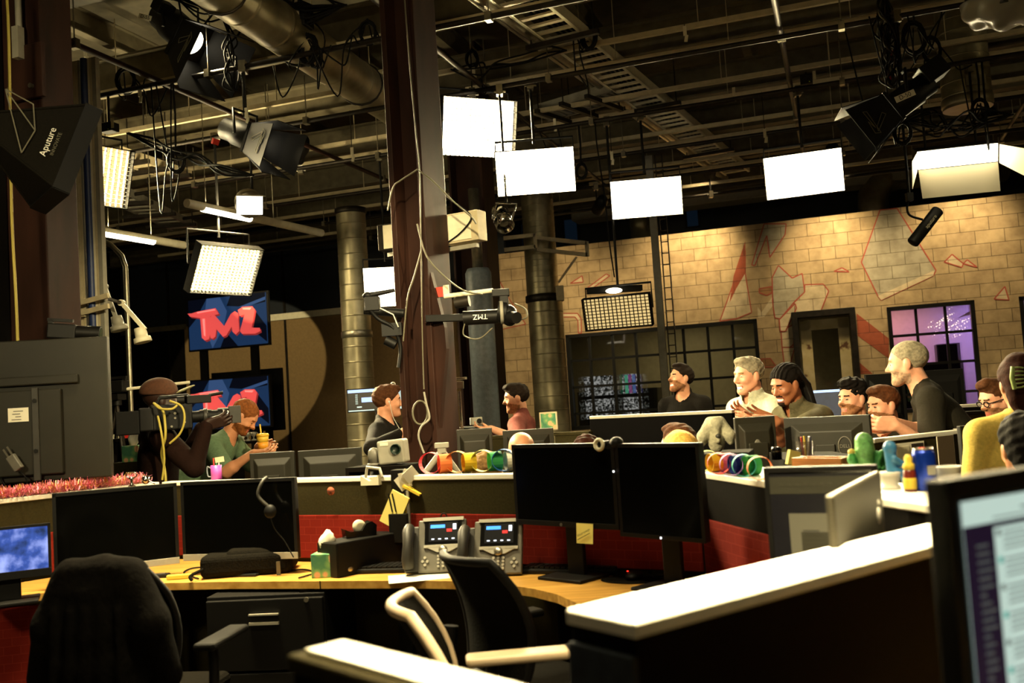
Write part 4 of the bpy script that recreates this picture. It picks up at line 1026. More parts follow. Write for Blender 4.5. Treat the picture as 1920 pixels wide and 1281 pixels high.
MB().box((-0.04, 0.0765, -0.02), (0.105, 0.002, 0.075)).build('rating_label', 'white_paper', tv)
mb = MB()
for k in range(4): mb.box((-0.04 + 0.01 * (k % 2), 0.078, 0.0 - 0.015 * k), (0.05 - 0.01 * (k % 3), 0.001, 0.004))
mb.build('label_print', 'grey_plastic', tv)
ad = thing('power_adapter', 'grey plug-in power adapter with two prongs hanging on the back of the television', 'adapter', P(28, 868, 5.12), 0)
MB().box((0, 0, 0), (0.05, 0.03, 0.09), 0, rotm(0, math.radians(-32), 0)).build('body', 'grey_plastic', ad, 0.006)
for s in (-1, 1): MB().box((s * 0.012, 0, 0.07), (0.009, 0.003, 0.05), 0, rotm(0, math.radians(-32), 0)).build('prong', 'bright_metal', ad)
MB().tube(smooth_path([(0.02, 0, -0.045), (0.05, 0.02, -0.1), (0.0, 0.05, -0.2), (-0.1, 0.06, -0.1), (-0.12, 0.07, 0.02)], 6), 0.004, n=6).build('lead', 'black_cable', ad)
for s in (-0.25, 0.25): MB().box((s, -0.03, -0.6), (0.05, 0.03, 1.3)).build('stand_leg', 'black_metal', tv)
zf = -tv.location.z
for s in (-0.25, 0.25): MB().box((s, -0.03, zf / 2 - 0.1), (0.06, 0.05, -zf - 0.2)).box((s, -0.03, zf + 0.02), (0.08, 0.7, 0.04)).build('stand_foot', 'black_metal', tv)

# ---- right foreground screens
def chat_screen(o, w, h, zc, dark='2a2030', light='dfeae4'):
    mat('chat_bg', '8a968e', 0.3, emit=0.85, ecol='c8e0d4'); mat('chat_side', dark, 0.3, emit=0.35, ecol='2c1a3c'); mat('chat_text', '8a9490', 0.4, emit=0.25); mat('chat_teal', '30b0a0', 0.4, emit=0.5); mat('chat_bright', 'f4f8f4', emit=0.7)
    mb = MB(); y = -0.003; t = 0.001
    def r(x0, z0, x1, z1, m): mb.box(((x0 + x1) / 2 * w - w / 2, y - 0.0006 * m, ((z0 + z1) / 2 - 0.5) * h), ((x1 - x0) * w, t, (z1 - z0) * h), m)
    r(0, 0, 1, 1, 0); r(0.0, 0.885, 1, 0.905, 1); r(0, 0, 0.1, 0.885, 1)
    R = random.Random(5)
    for k in range(26): r(0.035, 0.82 - 0.031 * k, 0.035 + R.uniform(0.02, 0.05), 0.830 - 0.031 * k, 3)
    r(0.035, 0.18, 0.1, 0.205, 2)
    for k in range(40):
        z = 0.86 - 0.021 * k
        if k % 5 == 4: continue
        if k % 5 == 0: r(0.108, z - 0.008, 0.12, z + 0.014, 4 if k % 2 else 3)
        r(0.13, z, 0.13 + R.uniform(0.08, 0.4), z + 0.006, 3)
    r(0.2, 0.945, 0.6, 0.952, 3); r(0.82, 0.955, 0.95, 0.98, 4); r(0.1, 0.92, 0.5, 0.925, 3)
    return mb.build('screen_picture', ['chat_bg', 'chat_side', 'chat_bright', 'chat_text', 'chat_teal'], o)
a = P(1770, 902, 1.24); dirn = Vector((math.cos(math.radians(30)), math.sin(math.radians(30)), 0))
h = 0.40; w = 0.66; c = a + dirn * (w / 2) - Vector((0, 0, h / 2))
fm = monitor('near lit monitor with a message list at the right edge', c, math.radians(30), w, h, bez=0.022, chin=0.03, bezmat='black_plastic', deskz=DESKZ)
chat_screen(fm, w - 0.05, h - 0.06, 0)
# the small desk it stands on
o = thing('desk', 'near desk under the lit monitor at the right edge', 'desk', (1.18, 1.78, 0), math.radians(30))
MB().box((0.16, -0.1, DESKZ - 0.018), (0.95, 0.6, 0.036)).build('desk_top', 'desk_wood', o, 0.004)
for s in (-0.25, 0.58): MB().box((s, -0.1, 0.352), (0.04, 0.5, 0.704)).build('leg', 'dark_panel', o)
# browser monitor and the silver laptop lid
bm_, bw = mon_px('dimmed monitor with an open document page between the black monitors and the silver lid', (1430, 866), 2.75, (1645, 884), 2.62, 0.36, bez=0.014, chin=0.02)
mat('page_dim', '55513f', 0.4, emit=0.18, ecol='9f9a80'); mat('browser_dark', '15151c', 0.3); mat('page_text', '3a382c', 0.5); mat('bar_olive', '2c2a1e', 0.4, emit=0.10, ecol='6c6850')
mb = MB(); W_, H_ = bw - 0.03, 0.32
def r_(x0, z0, x1, z1, m, k=0): mb.box(((x0 + x1) / 2 * W_ - W_ / 2, -0.004 - 0.0006 * k, ((z0 + z1) / 2 - 0.5) * H_), ((x1 - x0) * W_, 0.001, (z1 - z0) * H_), m)
r_(0, 0, 1, 1, 1); r_(0, 0.83, 1, 0.98, 3, 1); r_(0.17, 0, 0.62, 0.66, 0, 1); r_(0.28, 0.0, 0.62, 0.5, 3, 2)
R = random.Random(3)
for k in range(16): r_(0.3, 0.45 - 0.035 * k + 0.06, 0.3 + R.uniform(0.12, 0.28), 0.452 - 0.035 * k + 0.065, 2, 3) if 0.45 - 0.035 * k > 0 else None
for k in range(9): r_(0.1 + 0.08 * k, 0.9, 0.13 + 0.08 * k, 0.92, 2, 3)
mb.build('screen_picture', ['page_dim', 'browser_dark', 'page_text', 'bar_olive'], bm_)
a, b = P(1555, 934, 1.93), P(1643, 879, 2.38); d = b - a
lp = thing('laptop', 'silver laptop lid seen from behind with a fruit emblem coloured white like a reflection', 'laptop', flat((a + b) / 2) + Vector((0, 0, (a.z + b.z) / 2)), math.atan2(d.y, d.x))
w = flat(d).length
mat('lid_metal', '4a463a', 0.45, 0.4)
MB().box((0, 0, -0.17), (w, 0.018, 0.34)).build('lid', 'lid_metal', lp, 0.006, 3)
MB().ell((0.19, -0.009, -0.1), (0.018, 0.005, 0.02)).ell((0.196, -0.009, -0.072), (0.005, 0.004, 0.009)).build('emblem', 'white_plastic', lp)  # white colour stands in for a reflection on the emblem
MB().box((0, 0.12, -0.37), (w, 0.24, 0.018)).build('base', 'silver', lp, 0.004)
zb = lp.location.z - 0.379
o = thing('laptop_riser', 'dark riser under the silver laptop', 'riser', (lp.location.x, lp.location.y, 0), lp.rotation_euler.z)
MB().box((0, 0.12, (DESKZ + zb) / 2 + 0.0), (w, 0.24, max(0.02, zb - DESKZ))).build('body', 'black_satin', o)
# ------------------------------------------------------------------ people: one continuous body surface each, grown from a distance field
class Field:
    def __init__(s, lo, hi, h):
        s.h = h; s.lo = np.array(lo, float) - 3 * h
        s.n = np.ceil((np.array(hi, float) + 3 * h - s.lo) / h).astype(int) + 1
        s.g = np.full(s.n, 1.0, np.float32)
    def _win(s, lo, hi, pad):
        a = np.clip(np.floor((np.array(lo) - pad - s.lo) / s.h).astype(int), 0, s.n); b = np.clip(np.ceil((np.array(hi) + pad - s.lo) / s.h).astype(int) + 1, 0, s.n)
        if (b <= a).any(): return None, None
        ax = [s.lo[i] + s.h * np.arange(a[i], b[i]) for i in range(3)]
        X = np.stack(np.meshgrid(*ax, indexing='ij'), -1).astype(np.float32)
        return (slice(a[0], b[0]), slice(a[1], b[1]), slice(a[2], b[2])), X
    def mix(s, w, d, k, op='add'):
        g = s.g[w]
        if op == 'add':
            if k > 0:
                q = np.clip(0.5 + 0.5 * (g - d) / k, 0, 1); s.g[w] = g * (1 - q) + d * q - k * q * (1 - q)
            else: s.g[w] = np.minimum(g, d)
        else:
            d = -d
            if k > 0:
                q = np.clip(0.5 - 0.5 * (g - d) / k, 0, 1); s.g[w] = g * (1 - q) + d * q + k * q * (1 - q)
            else: s.g[w] = np.maximum(g, d)
    def cone(s, a, b, ra, rb, k=0.02, op='add'):
        a = np.array(a, np.float32); b = np.array(b, np.float32); R = max(ra, rb)
        w, X = s._win(np.minimum(a, b) - R, np.maximum(a, b) + R, k + s.h * 3)
        if w is None: return
        ba = b - a; L2 = max(float(ba @ ba), 1e-9)
        t = np.clip((X - a) @ ba / L2, 0, 1)
        d = np.linalg.norm(X - a - t[..., None] * ba, axis=-1) - (ra + (rb - ra) * t)
        s.mix(w, d, k, op)
    def ell(s, c, R, rad, k=0.02, op='add', rough=0.0, fr=60.0):
        """ellipsoid with axes = columns of R (3x3)"""
        c = np.array(c, np.float32); R = np.array(R, np.float32); rad = np.array(rad, np.float32)
        e = np.abs(R) @ rad + rough
        w, X = s._win(c - e, c + e, k + s.h * 3)
        if w is None: return
        q = (X - c) @ R
        k0 = np.linalg.norm(q / rad, axis=-1); k1 = np.linalg.norm(q / rad ** 2, axis=-1) + 1e-9
        d = k0 * (k0 - 1) / k1
        if rough: d = d + rough * (np.sin(q[..., 0] * fr) * np.sin(q[..., 1] * fr * 0.8 + 1) + 0.5 * np.sin(q[..., 2] * fr * 1.7 + q[..., 1] * fr))
        s.mix(w, d, k, op)
    def cut(s, p, n, k=0.004):
        """keep only the side the normal points away from"""
        p = np.array(p, np.float32); n = np.array(n, np.float32); n = n / np.linalg.norm(n)
        ax = [s.lo[i] + s.h * np.arange(s.n[i]) for i in range(3)]
        d = (ax[0] - p[0])[:, None, None] * n[0] + (ax[1] - p[1])[None, :, None] * n[1] + (ax[2] - p[2])[None, None, :] * n[2]
        s.g = np.maximum(s.g, d.astype(np.float32))
    def mesh(s):
        g = s.g; h = s.h; ins = g < 0
        nx, ny, nz = g.shape
        cx = ins[:-1, :-1, :-1]
        cnt = np.zeros(cx.shape, np.int8)
        offs = [(i, j, k) for i in (0, 1) for j in (0, 1) for k in (0, 1)]
        sl = lambda i, j, k: (slice(i, nx - 1 + i), slice(j, ny - 1 + j), slice(k, nz - 1 + k))
        for o in offs: cnt += ins[sl(*o)]
        act = (cnt > 0) & (cnt < 8)
        idx = np.argwhere(act)
        if len(idx) == 0: return np.zeros((0, 3)), []
        ids = np.full(cx.shape, -1, np.int64); ids[act] = np.arange(len(idx))
        acc = np.zeros((len(idx), 3)); num = np.zeros(len(idx))
        val = {o: g[idx[:, 0] + o[0], idx[:, 1] + o[1], idx[:, 2] + o[2]] for o in offs}
        for a in offs:
            for ax in range(3):
                if a[ax]: continue
                b = list(a); b[ax] = 1; b = tuple(b)
                va, vb = val[a], val[b]; m = (va < 0) != (vb < 0)
                t = np.where(m, va / np.where(m, va - vb, 1), 0)
                p = np.array(a, float)[None, :].repeat(len(idx), 0); p[:, ax] += t
                acc[m] += p[m]; num[m] += 1
        V = s.lo + h * (idx + acc / num[:, None])
        F = []
        for ax in range(3):
            u, v = (ax + 1) % 3, (ax + 2) % 3
            sa = [slice(None)] * 3; sb = [slice(None)] * 3; sa[ax] = slice(0, -1); sb[ax] = slice(1, None)
            A = ins[tuple(sa)]; B = ins[tuple(sb)]
            e = np.argwhere(A != B)
            ok = (e[:, u] > 0) & (e[:, v] > 0) & (e[:, u] < g.shape[u] - 1) & (e[:, v] < g.shape[v] - 1); e = e[ok]
            q = []
            for du, dv in ((-1, -1), (0, -1), (0, 0), (-1, 0)):
                c = e.copy(); c[:, u] += du; c[:, v] += dv; q.append(ids[c[:, 0], c[:, 1], c[:, 2]])
            q = np.stack(q, 1); flip = ~A[tuple(e.T)]
            q[flip] = q[flip][:, ::-1]
            F.append(q)
        F = np.concatenate(F); F = F[(F >= 0).all(1)]
        return V, F
def field_obj(fld, name, mats, parent, origin, matfn=None, relax=1):
    V, F = fld.mesh()
    me = bpy.data.meshes.new(name)
    if relax and len(V):
        for _ in range(relax):
            nb = np.zeros_like(V); c = np.zeros(len(V))
            for i in range(4):
                j = (i + 1) % 4
                np.add.at(nb, F[:, i], V[F[:, j]]); np.add.at(c, F[:, i], 1); np.add.at(nb, F[:, j], V[F[:, i]]); np.add.at(c, F[:, j], 1)
            V = V * 0.5 + 0.5 * nb / np.maximum(c, 1)[:, None]
    me.vertices.add(len(V)); me.vertices.foreach_set('co', (V - np.array(origin)).astype(np.float32).ravel())
    me.loops.add(F.size); me.loops.foreach_set('vertex_index', F.astype(np.int32).ravel())
    me.polygons.add(len(F)); me.polygons.foreach_set('loop_start', np.arange(0, F.size, 4, dtype=np.int32))
    for m in mats: me.materials.append(M_(m))
    me.polygons.foreach_set('use_smooth', np.ones(len(F), bool))
    if matfn is not None:
        C = V[F].mean(1); me.polygons.foreach_set('material_index', matfn(C).astype(np.int32))
    me.update(calc_edges=True); me.validate()
    o = bpy.data.objects.new(name, me); COL.objects.link(o); o.parent = parent
    return o
def nrm(v): v = np.array(v, float); return v / np.linalg.norm(v)
def dirv(yaw, pitch=0.0):
    """yaw 0 = away from the camera, 90 = to the right, 180 = towards the camera"""
    y, p = math.radians(yaw), math.radians(pitch)
    return np.array((math.sin(y) * math.cos(p), math.cos(y) * math.cos(p), math.sin(p)))
def head_frame(yaw, pitch, roll=0.0):
    f = dirv(yaw, pitch); r = np.array((math.cos(math.radians(yaw)), -math.sin(math.radians(yaw)), 0)); u = np.cross(r, f)
    a = math.radians(roll); r, u = r * math.cos(a) + u * math.sin(a), u * math.cos(a) - r * math.sin(a)
    return np.stack([r, f, u], 1)       # columns right, forward, up
def add_head(fl, c, R, s, smile=0.0, bald=False, jaw=1.0):
    L = lambda p: c + R @ (np.array(p) * s)
    E = lambda p, r, k=0.02, op='add': fl.ell(L(p), R, np.array(r) * s, k * s, op)
    Cn = lambda a, b, ra, rb, k=0.015, op='add': fl.cone(L(a), L(b), ra * s, rb * s, k * s, op)
    E((0, -0.012, 0.042), (0.075, 0.096, 0.082))
    E((0, 0.035, 0.005), (0.066, 0.058, 0.085), 0.03)
    Cn((0, 0.035, -0.03), (0, 0.06, -0.085), 0.058, 0.03 * jaw, 0.03)
    for q in (-1, 1): Cn((q * 0.052, 0.0, -0.04), (q * 0.02, 0.062, -0.092), 0.022, 0.02 * jaw, 0.03)
    E((0, 0.078, -0.1), (0.021, 0.016, 0.015), 0.02)
    E((0, 0.082, 0.03), (0.05, 0.014, 0.012), 0.015)
    for q in (-1, 1):
        E((q * 0.031, 0.098, 0.006), (0.017, 0.014, 0.010), 0.012, 'sub')
        E((q * 0.031, 0.082, 0.004), (0.0125, 0.011, 0.008), 0.004)
        E((q * 0.043, 0.066, -0.028 + 0.006 * smile), (0.02 + 0.004 * smile, 0.02 + 0.005 * smile, 0.018), 0.02)
        E((q * 0.077, -0.006, 0.0), (0.011, 0.02, 0.032), 0.008)
    Cn((0, 0.09, 0.012), (0, 0.113, -0.026), 0.008, 0.0125, 0.012)
    for q in (-1, 1): E((q * 0.0125, 0.1, -0.031), (0.009, 0.011, 0.008), 0.008)
    Cn((-0.02 - 0.008 * smile, 0.083, -0.062 + 0.006 * smile), (0.02 + 0.008 * smile, 0.083, -0.062 + 0.006 * smile), 0.006, 0.006, 0.008)
    Cn((-0.014, 0.088, -0.06), (0.014, 0.088, -0.06), 0.006, 0.006, 0.006)
    Cn((-0.014, 0.087, -0.073 - 0.008 * smile), (0.014, 0.087, -0.073 - 0.008 * smile), 0.0065, 0.0065, 0.008)
    Cn((-0.018 - 0.01 * smile, 0.098, -0.0665 - 0.002 * smile), (0.018 + 0.01 * smile, 0.098, -0.0665 - 0.002 * smile), 0.003 + 0.004 * smile, 0.003 + 0.004 * smile, 0.003, 'sub')
def head_regions(c, R, s, smile, beard, brow=True):
    def fn(C):
        q = (C - c) @ R / s; x, y, z = q[:, 0], q[:, 1], q[:, 2]; ax = np.abs(x)
        m = np.zeros(len(C), int)
        near = (np.linalg.norm(q, axis=1) < 0.17)
        if beard:
            lo = -0.035 - 0.3 * np.clip(0.06 - y, -0.1, 0.06)
            b = near & (z < lo) & (y > -0.015) & (z > -0.118 + 0.25 * np.clip(0.03 - y, 0, 0.05))
            b |= near & (ax < 0.03) & (z < -0.045) & (z > -0.06) & (y > 0.06)
            if beard == 'goatee': b = near & (y > 0.055) & (z < -0.045) & (ax < 0.03 + 0.0 * x)
            m[b] = 4
        lips = near & (ax < 0.024 + 0.01 * smile) & (z < -0.054) & (z > -0.079 - 0.008 * smile) & (y > 0.078)
        m[lips] = 1
        if smile > 0.3: m[near & (ax < 0.018 + 0.01 * smile) & (z < -0.062) & (z > -0.070 - 0.006 * smile) & (y > 0.07)] = 5
        if brow: m[near & (ax > 0.012) & (ax < 0.05) & (z > 0.022) & (z < 0.032) & (y > 0.06)] = 2
        eh = 0.0045 if smile < 0.5 else 0.003
        m[near & (ax > 0.021) & (ax < 0.041) & (np.abs(z - 0.004) < eh) & (y > 0.06)] = 3
        return m
    return fn
def add_hand(fl, w, d, n, side=1, curl=0.5, s=1.0, thumb_in=0.5, spread=0.05):
    """w wrist, d along the hand, n out of the palm; side +1 puts the thumb along d x n"""
    w = np.array(w, float); d = nrm(d); n = nrm(np.array(n) - d * np.dot(n, d)); t = np.cross(d, n) * side
    k = 0.008
    for i, (o, pl) in enumerate(((0.030, 0.092), (0.010, 0.096), (-0.010, 0.092), (-0.028, 0.084))):
        b = w + t * o * 0.75 * s + d * 0.012 * s; kn = w + (t * o + d * pl) * s
        fl.cone(b, kn, 0.0155 * s, 0.0115 * s, 0.014)
        seg = ((0.042, 0.027, 0.021), (0.046, 0.030, 0.022), (0.042, 0.028, 0.021), (0.033, 0.021, 0.019))[i]
        p = kn; a = curl * (0.55 + 0.12 * i)
        for j, L in enumerate(seg):
            dd = d * math.cos(a) + n * math.sin(a) + t * (spread * (1.5 - i)) * (1 if j == 0 else 0.6); dd = nrm(dd)
            q = p + dd * L * s; fl.cone(p, q, (0.0095 - 0.001 * j) * s, (0.0087 - 0.001 * j) * s, 0.004); p = q; a += curl * 0.9
    b = w + (t * 0.022 + d * 0.022) * s; a1 = b + (t * 0.026 + d * 0.03 + n * 0.018 * (1 + thumb_in)) * s
    a2 = a1 + (t * 0.010 + d * 0.034 + n * 0.014 * (1 + thumb_in)) * s; a3 = a2 + (d * 0.026 + n * 0.008 * thumb_in) * s
    fl.cone(b, a1, 0.015 * s, 0.0115 * s, 0.012); fl.cone(a1, a2, 0.0112 * s, 0.0102 * s, 0.004); fl.cone(a2, a3, 0.0102 * s, 0.008 * s, 0.004)
def ik(a, b, l1, l2, pole):
    a, b = np.array(a, float), np.array(b, float); d = b - a; D = np.linalg.norm(d)
    if D > (l1 + l2) * 0.995: b = a + d / D * (l1 + l2) * 0.995; d = b - a; D = np.linalg.norm(d)
    x = (l1 * l1 - l2 * l2 + D * D) / (2 * D); h = math.sqrt(max(l1 * l1 - x * x, 0)); u = d / D
    p = np.array(pole, float); p = p - u * np.dot(p, u); p = p / (np.linalg.norm(p) + 1e-9)
    return a + u * x + p * h, b
PEOPLE = {}
def person(label, head, face, pitch=0.0, roll=0.0, body=None, lean=8.0, lean_dir=None, s=1.0, skin='skin_fair', lip='lip_pink', brow='hair_dark', beard=None, stub='stubble_dark', smile=0.0,
           hair=None, hairm='hair_dark', shirt='cloth_black', sleeve='short', collar=False, trousers='cloth_denim', stand=True, hands=(None, None), seat_d=None, width=1.0, h=0.005, neck_fwd=0.03, seat_z=0.5, long_neck=1.0):
    """head = (px, py, distance) of the middle of the head; face, body = where they point (0 away, 90 right, 180 to the camera)"""
    c = np.array(P(*head)); R = head_frame(face, pitch, roll)
    body = face if body is None else body
    Bf = dirv(body); Br = np.array((Bf[1], -Bf[0], 0.0)); up = np.array((0, 0, 1.0))
    ld = Bf if lean_dir is None else dirv(lean_dir)
    tu = nrm(up * math.cos(math.radians(lean)) + ld * math.sin(math.radians(lean)))       # pelvis -> neck
    tf = nrm(np.cross(tu, Br))
    if np.dot(tf, Bf) < 0: tf = -tf
    Tm = np.stack([Br, tf, tu], 1)
    skull = c + R @ np.array((0, -0.03, -0.055)) * s
    nb = c - up * (0.138 * s * long_neck) - Bf * neck_fwd * s - tu * 0.01
    TL = 0.54 * s
    pelvis = nb - tu * TL
    root = thing('person', label, 'person', (float(pelvis[0]), float(pelvis[1]), 0.0), 0)
    org = (float(pelvis[0]), float(pelvis[1]), 0.0)
    sh = [nb - tu * 0.075 * s + Br * q * 0.172 * s * width for q in (-1, 1)]
    hip = [pelvis - tu * 0.03 + Br * q * 0.085 * s for q in (-1, 1)]
    arms = []
    for i, q in enumerate((-1, 1)):
        t = hands[i] or {}
        tgt = t.get('at')
        if tgt is None: tgt = sh[i] + np.array((0, 0, -0.52 * s)) + Br * q * 0.05 + Bf * 0.08
        elif len(tgt) == 3 and not isinstance(tgt, np.ndarray) and not isinstance(tgt, Vector): tgt = np.array(P(*tgt))
        tgt = np.array(tgt, float)
        pole = np.array(t.get('pole', Br * q * 0.5 - Bf * 0.6 - up * 0.5), float)
        el, wr = ik(sh[i], tgt, 0.285 * s, 0.255 * s, pole)
        arms.append((sh[i], el, wr, t))
    legs = []
    for i, q in enumerate((-1, 1)):
        if stand:
            ft = np.array((pelvis[0], pelvis[1], 0.08)) + Br * q * 0.11
            if lean > 20: ft = ft - ld * 0.05
            L = np.linalg.norm(hip[i] - ft); l1 = max(0.43 * s, L / 2 * 1.004); kn, an = ik(hip[i], ft, l1, l1, Bf)
        else:
            kn = hip[i] + Bf * 0.42 * s + Br * q * 0.05; kn[2] = max(kn[2], 0.46); an = np.array((kn[0], kn[1], 0.08)) + Bf * 0.03
        legs.append((hip[i], kn, an))
    def torso(f, g=0.0):
        A = lambda o, r, k=0.05: f.ell(nb + Tm @ (np.array(o) * s), Tm, (np.array(r) + g) * s * np.array((width, 1, 1)), k)
        A((0, 0.015, -0.2), (0.163, 0.108, 0.19)); A((0, 0.012, -0.38), (0.148, 0.105, 0.17)); A((0, -0.005, -0.52), (0.165, 0.118, 0.12))
        for i, q in enumerate((-1, 1)):
            f.cone(nb + Tm @ (np.array((q * 0.04, -0.012, -0.02)) * s), sh[i], (0.046 + g) * s, (0.06 + g) * s, 0.05)
    pts = [skull, c + R @ np.array((0, 0, 0.16)), nb] + [p for a in arms for p in a[:3]] + [p for l in legs for p in l] + [pelvis]
    pts = np.array(pts); lo, hi = pts.min(0) - 0.22, pts.max(0) + 0.22; lo[2] = max(lo[2], 0.0) - 0.02
    f = Field(lo, hi, h)
    torso(f)
    f.cone(nb - tu * 0.03, c + R @ (np.array((0, -0.025, -0.06)) * s), 0.064 * s, 0.057 * s, 0.03)
    add_head(f, c, R, s, smile)
    for i, (a, e, w, t) in enumerate(arms):
        f.cone(a, e, 0.05 * s, 0.041 * s, 0.03); f.cone(e, w, 0.043 * s, 0.027 * s, 0.02)
        m = e + (w - e) * 0.25; f.cone(e, m, 0.042 * s, 0.044 * s, 0.02)
        add_hand(f, w, t.get('d', w - e), t.get('n', -Br * (-1, 1)[i]), t.get('side', (1, -1)[i]), t.get('curl', 0.45), s, t.get('thumb', 0.4), t.get('spread', 0.05))
    for a, k_, an in legs:
        f.cone(a, k_, 0.085 * s, 0.056 * s, 0.05); f.cone(k_, an, 0.055 * s, 0.038 * s, 0.02)
        f.cone(an - Bf * 0.03 - up * 0.035, an + Bf * 0.15 - up * 0.045, 0.042, 0.034, 0.02)
    mats = [skin, lip, brow, 'eye_dark', stub, 'teeth']
    field_obj(f, 'body', mats, root, org, head_regions(c, R, s, smile, beard))
    # shirt
    g = 0.012
    lo2 = np.minimum(np.minimum(sh[0], sh[1]), np.minimum(pelvis, nb)) - 0.3; hi2 = np.maximum(np.maximum(sh[0], sh[1]), np.maximum(pelvis, nb)) + 0.25
    for a, e, w, t in arms: lo2 = np.minimum(lo2, np.minimum(e, w if sleeve == 'long' else e) - 0.1); hi2 = np.maximum(hi2, np.maximum(e, w if sleeve == 'long' else e) + 0.1)
    f = Field(lo2, hi2, h)
    torso(f, g)
    f.ell(pelvis - tu * 0.03, Tm, np.array((0.185, 0.135, 0.1)) * s, 0.05)
    if collar: f.cone(nb - tu * 0.03, nb + tu * 0.03 + Bf * 0.01, 0.094 * s, 0.08 * s, 0.01)
    else: f.cone(nb - tu * 0.05, nb + tu * 0.015, 0.092 * s, 0.074 * s, 0.02)
    q0 = c + R @ (np.array((0, -0.03, -0.05)) * s)
    f.cone(nb - tu * 0.02 + Bf * 0.02, q0 + Bf * 0.03, 0.070 * s, 0.069 * s, 0.004, 'sub')
    if collar: f.cone(nb + tu * 0.03 + Bf * 0.09, nb - tu * 0.09 + Bf * 0.12, 0.035, 0.008, 0.004, 'sub')
    f.cut(pelvis - tu * 0.12 * s, -tu)
    for i, (a, e, w, t) in enumerate(arms):
        if sleeve == 'long':
            f.cone(a, e, (0.06 + g) * s, (0.052 + g * 0.6) * s, 0.03); f.cone(e, w - (w - e) * 0.04, 0.055 * s, 0.038 * s, 0.02)
            mm = e + (nrm(w - e) + nrm(a - e)) * 0.02; f.ell(mm, np.eye(3), (0.05, 0.05, 0.05), 0.02)
        else:
            b = a + (e - a) * 0.78; f.cone(a, b, (0.058 + g) * s, (0.058 + g) * s, 0.03)
    so = field_obj(f, 'shirt', [shirt], root, org)
    if trousers:
        f = Field(np.minimum(lo, pelvis - 0.25), np.maximum(pelvis, np.max([l[1] for l in legs], 0)) + 0.25, 0.012)
        f.ell(pelvis, Tm, np.array((0.178, 0.13, 0.12)) * s, 0.03)
        for a, k_, an in legs: f.cone(a, k_, 0.1 * s, 0.075 * s, 0.05); f.cone(k_, an + np.array((0, 0, -0.01)), 0.072 * s, 0.062 * s, 0.02)
        f.cut(pelvis + tu * 0.05, tu)
        field_obj(f, 'trousers', [trousers], root, org)
        for i, (a, k_, an) in enumerate(legs):
            f = Field(an - 0.25, an + 0.25, 0.011)
            f.cone(an - Bf * 0.035 - up * 0.03, an + Bf * 0.16 - up * 0.04, 0.05, 0.042, 0.02); f.cone(an, an + up * 0.02, 0.05, 0.05, 0.02); f.cut((0, 0, 0.002), (0, 0, -1))
            field_obj(f, 'shoe', ['black_plastic'], root, org)
    if hair:
        f = Field(c - 0.36, c + 0.25, h * 0.9)
        L = lambda p: c + R @ (np.array(p) * s)
        st = hair; t = st.get('t', 0.012); rg = st.get('rough', 0.003)
        f.ell(L((0, -0.014, 0.044)), R, (np.array((0.075, 0.096, 0.082)) + t) * s, 0.0, rough=rg, fr=st.get('fr', 90))
        for e in st.get('add', []): f.ell(L(e[0]), R, np.array(e[1]) * s, 0.02, rough=rg, fr=st.get('fr', 90))
        for e in st.get('cones', []): f.cone(L(e[0]), L(e[1]), e[2] * s, e[3] * s, st.get('k', 0.01))
        # hairline: rises from nape to forehead
        pl = st.get('line', (0.064, 0.085, -0.10, -0.085))   # (u at forehead, f there, u at nape, f there)
        fu = np.array((0, -(pl[0] - pl[2]), pl[1] - pl[3])); fu = fu / np.linalg.norm(fu)
        if not st.get('keep_back'): f.cut(L((0, pl[1], pl[0])), R @ (-fu))
        for q in (-1, 1): f.ell(L((q * 0.08, 0.0, 0.0)), R, np.array((0.02, 0.024, 0.034)) * s, 0.003, 'sub')
        f.ell(L((0, 0.075, -0.01)), R, np.array(st.get('face', (0.068, 0.06, 0.085))) * s, 0.004, 'sub')
        for e in st.get('late', []): f.cone(L(e[0]), L(e[1]), e[2] * s, e[3] * s, 0.008)
        field_obj(f, 'hair', [hairm], root, org, relax=1)
    root['_'] = 0; del root['_']
    PEOPLE[label] = dict(root=root, c=c, R=R, arms=arms, nb=nb, Bf=Bf, Br=Br, s=s, org=org)
    return PEOPLE[label]
def local(p, info): return Vector(p) - Vector(info['org'])
# ------------------------------------------------------------------ who is there
RES = 0.0065
SHORT = dict(t=0.010, rough=0.002)
SHORT_TOP = dict(t=0.010, rough=0.003, add=[((0, 0.03, 0.105), (0.06, 0.07, 0.035))])
# laughing man in black, behind the black screen
person('laughing man in a black polo shirt standing before the long steel window', (1277, 712, 8.4), 250, 14, -4, body=215, lean=3, smile=1.0, beard='full', skin='skin_fair', brow='hair_dark',
       hair=dict(t=0.010, rough=0.003, add=[((0, 0.02, 0.115), (0.062, 0.075, 0.03))]), hairm='hair_dark', shirt='cloth_black', collar=True, s=1.0)
# grey-haired man in the pale shirt
person('grey-haired smiling man in a pale long-sleeved shirt leaning on the partition', (1404, 706, 6.9), 244, -2, 2, body=236, lean=14, smile=0.7, skin='skin_pink', brow='hair_sandy', s=1.06,
       hair=dict(t=0.011, rough=0.003, add=[((0, 0.05, 0.105), (0.058, 0.05, 0.03))]), hairm='hair_grey', shirt='cloth_pale', sleeve='long', collar=True,
       hands=({'at': (1420, 790, 6.4), 'pole': (0.5, 0, -1), 'd': (-0.8, -0.3, 0.25), 'curl': 0.35}, {'at': (1404, 784, 6.45), 'pole': (0.3, 0, -1), 'd': (-0.7, -0.4, 0.5), 'curl': 0.3, 'spread': 0.14}))
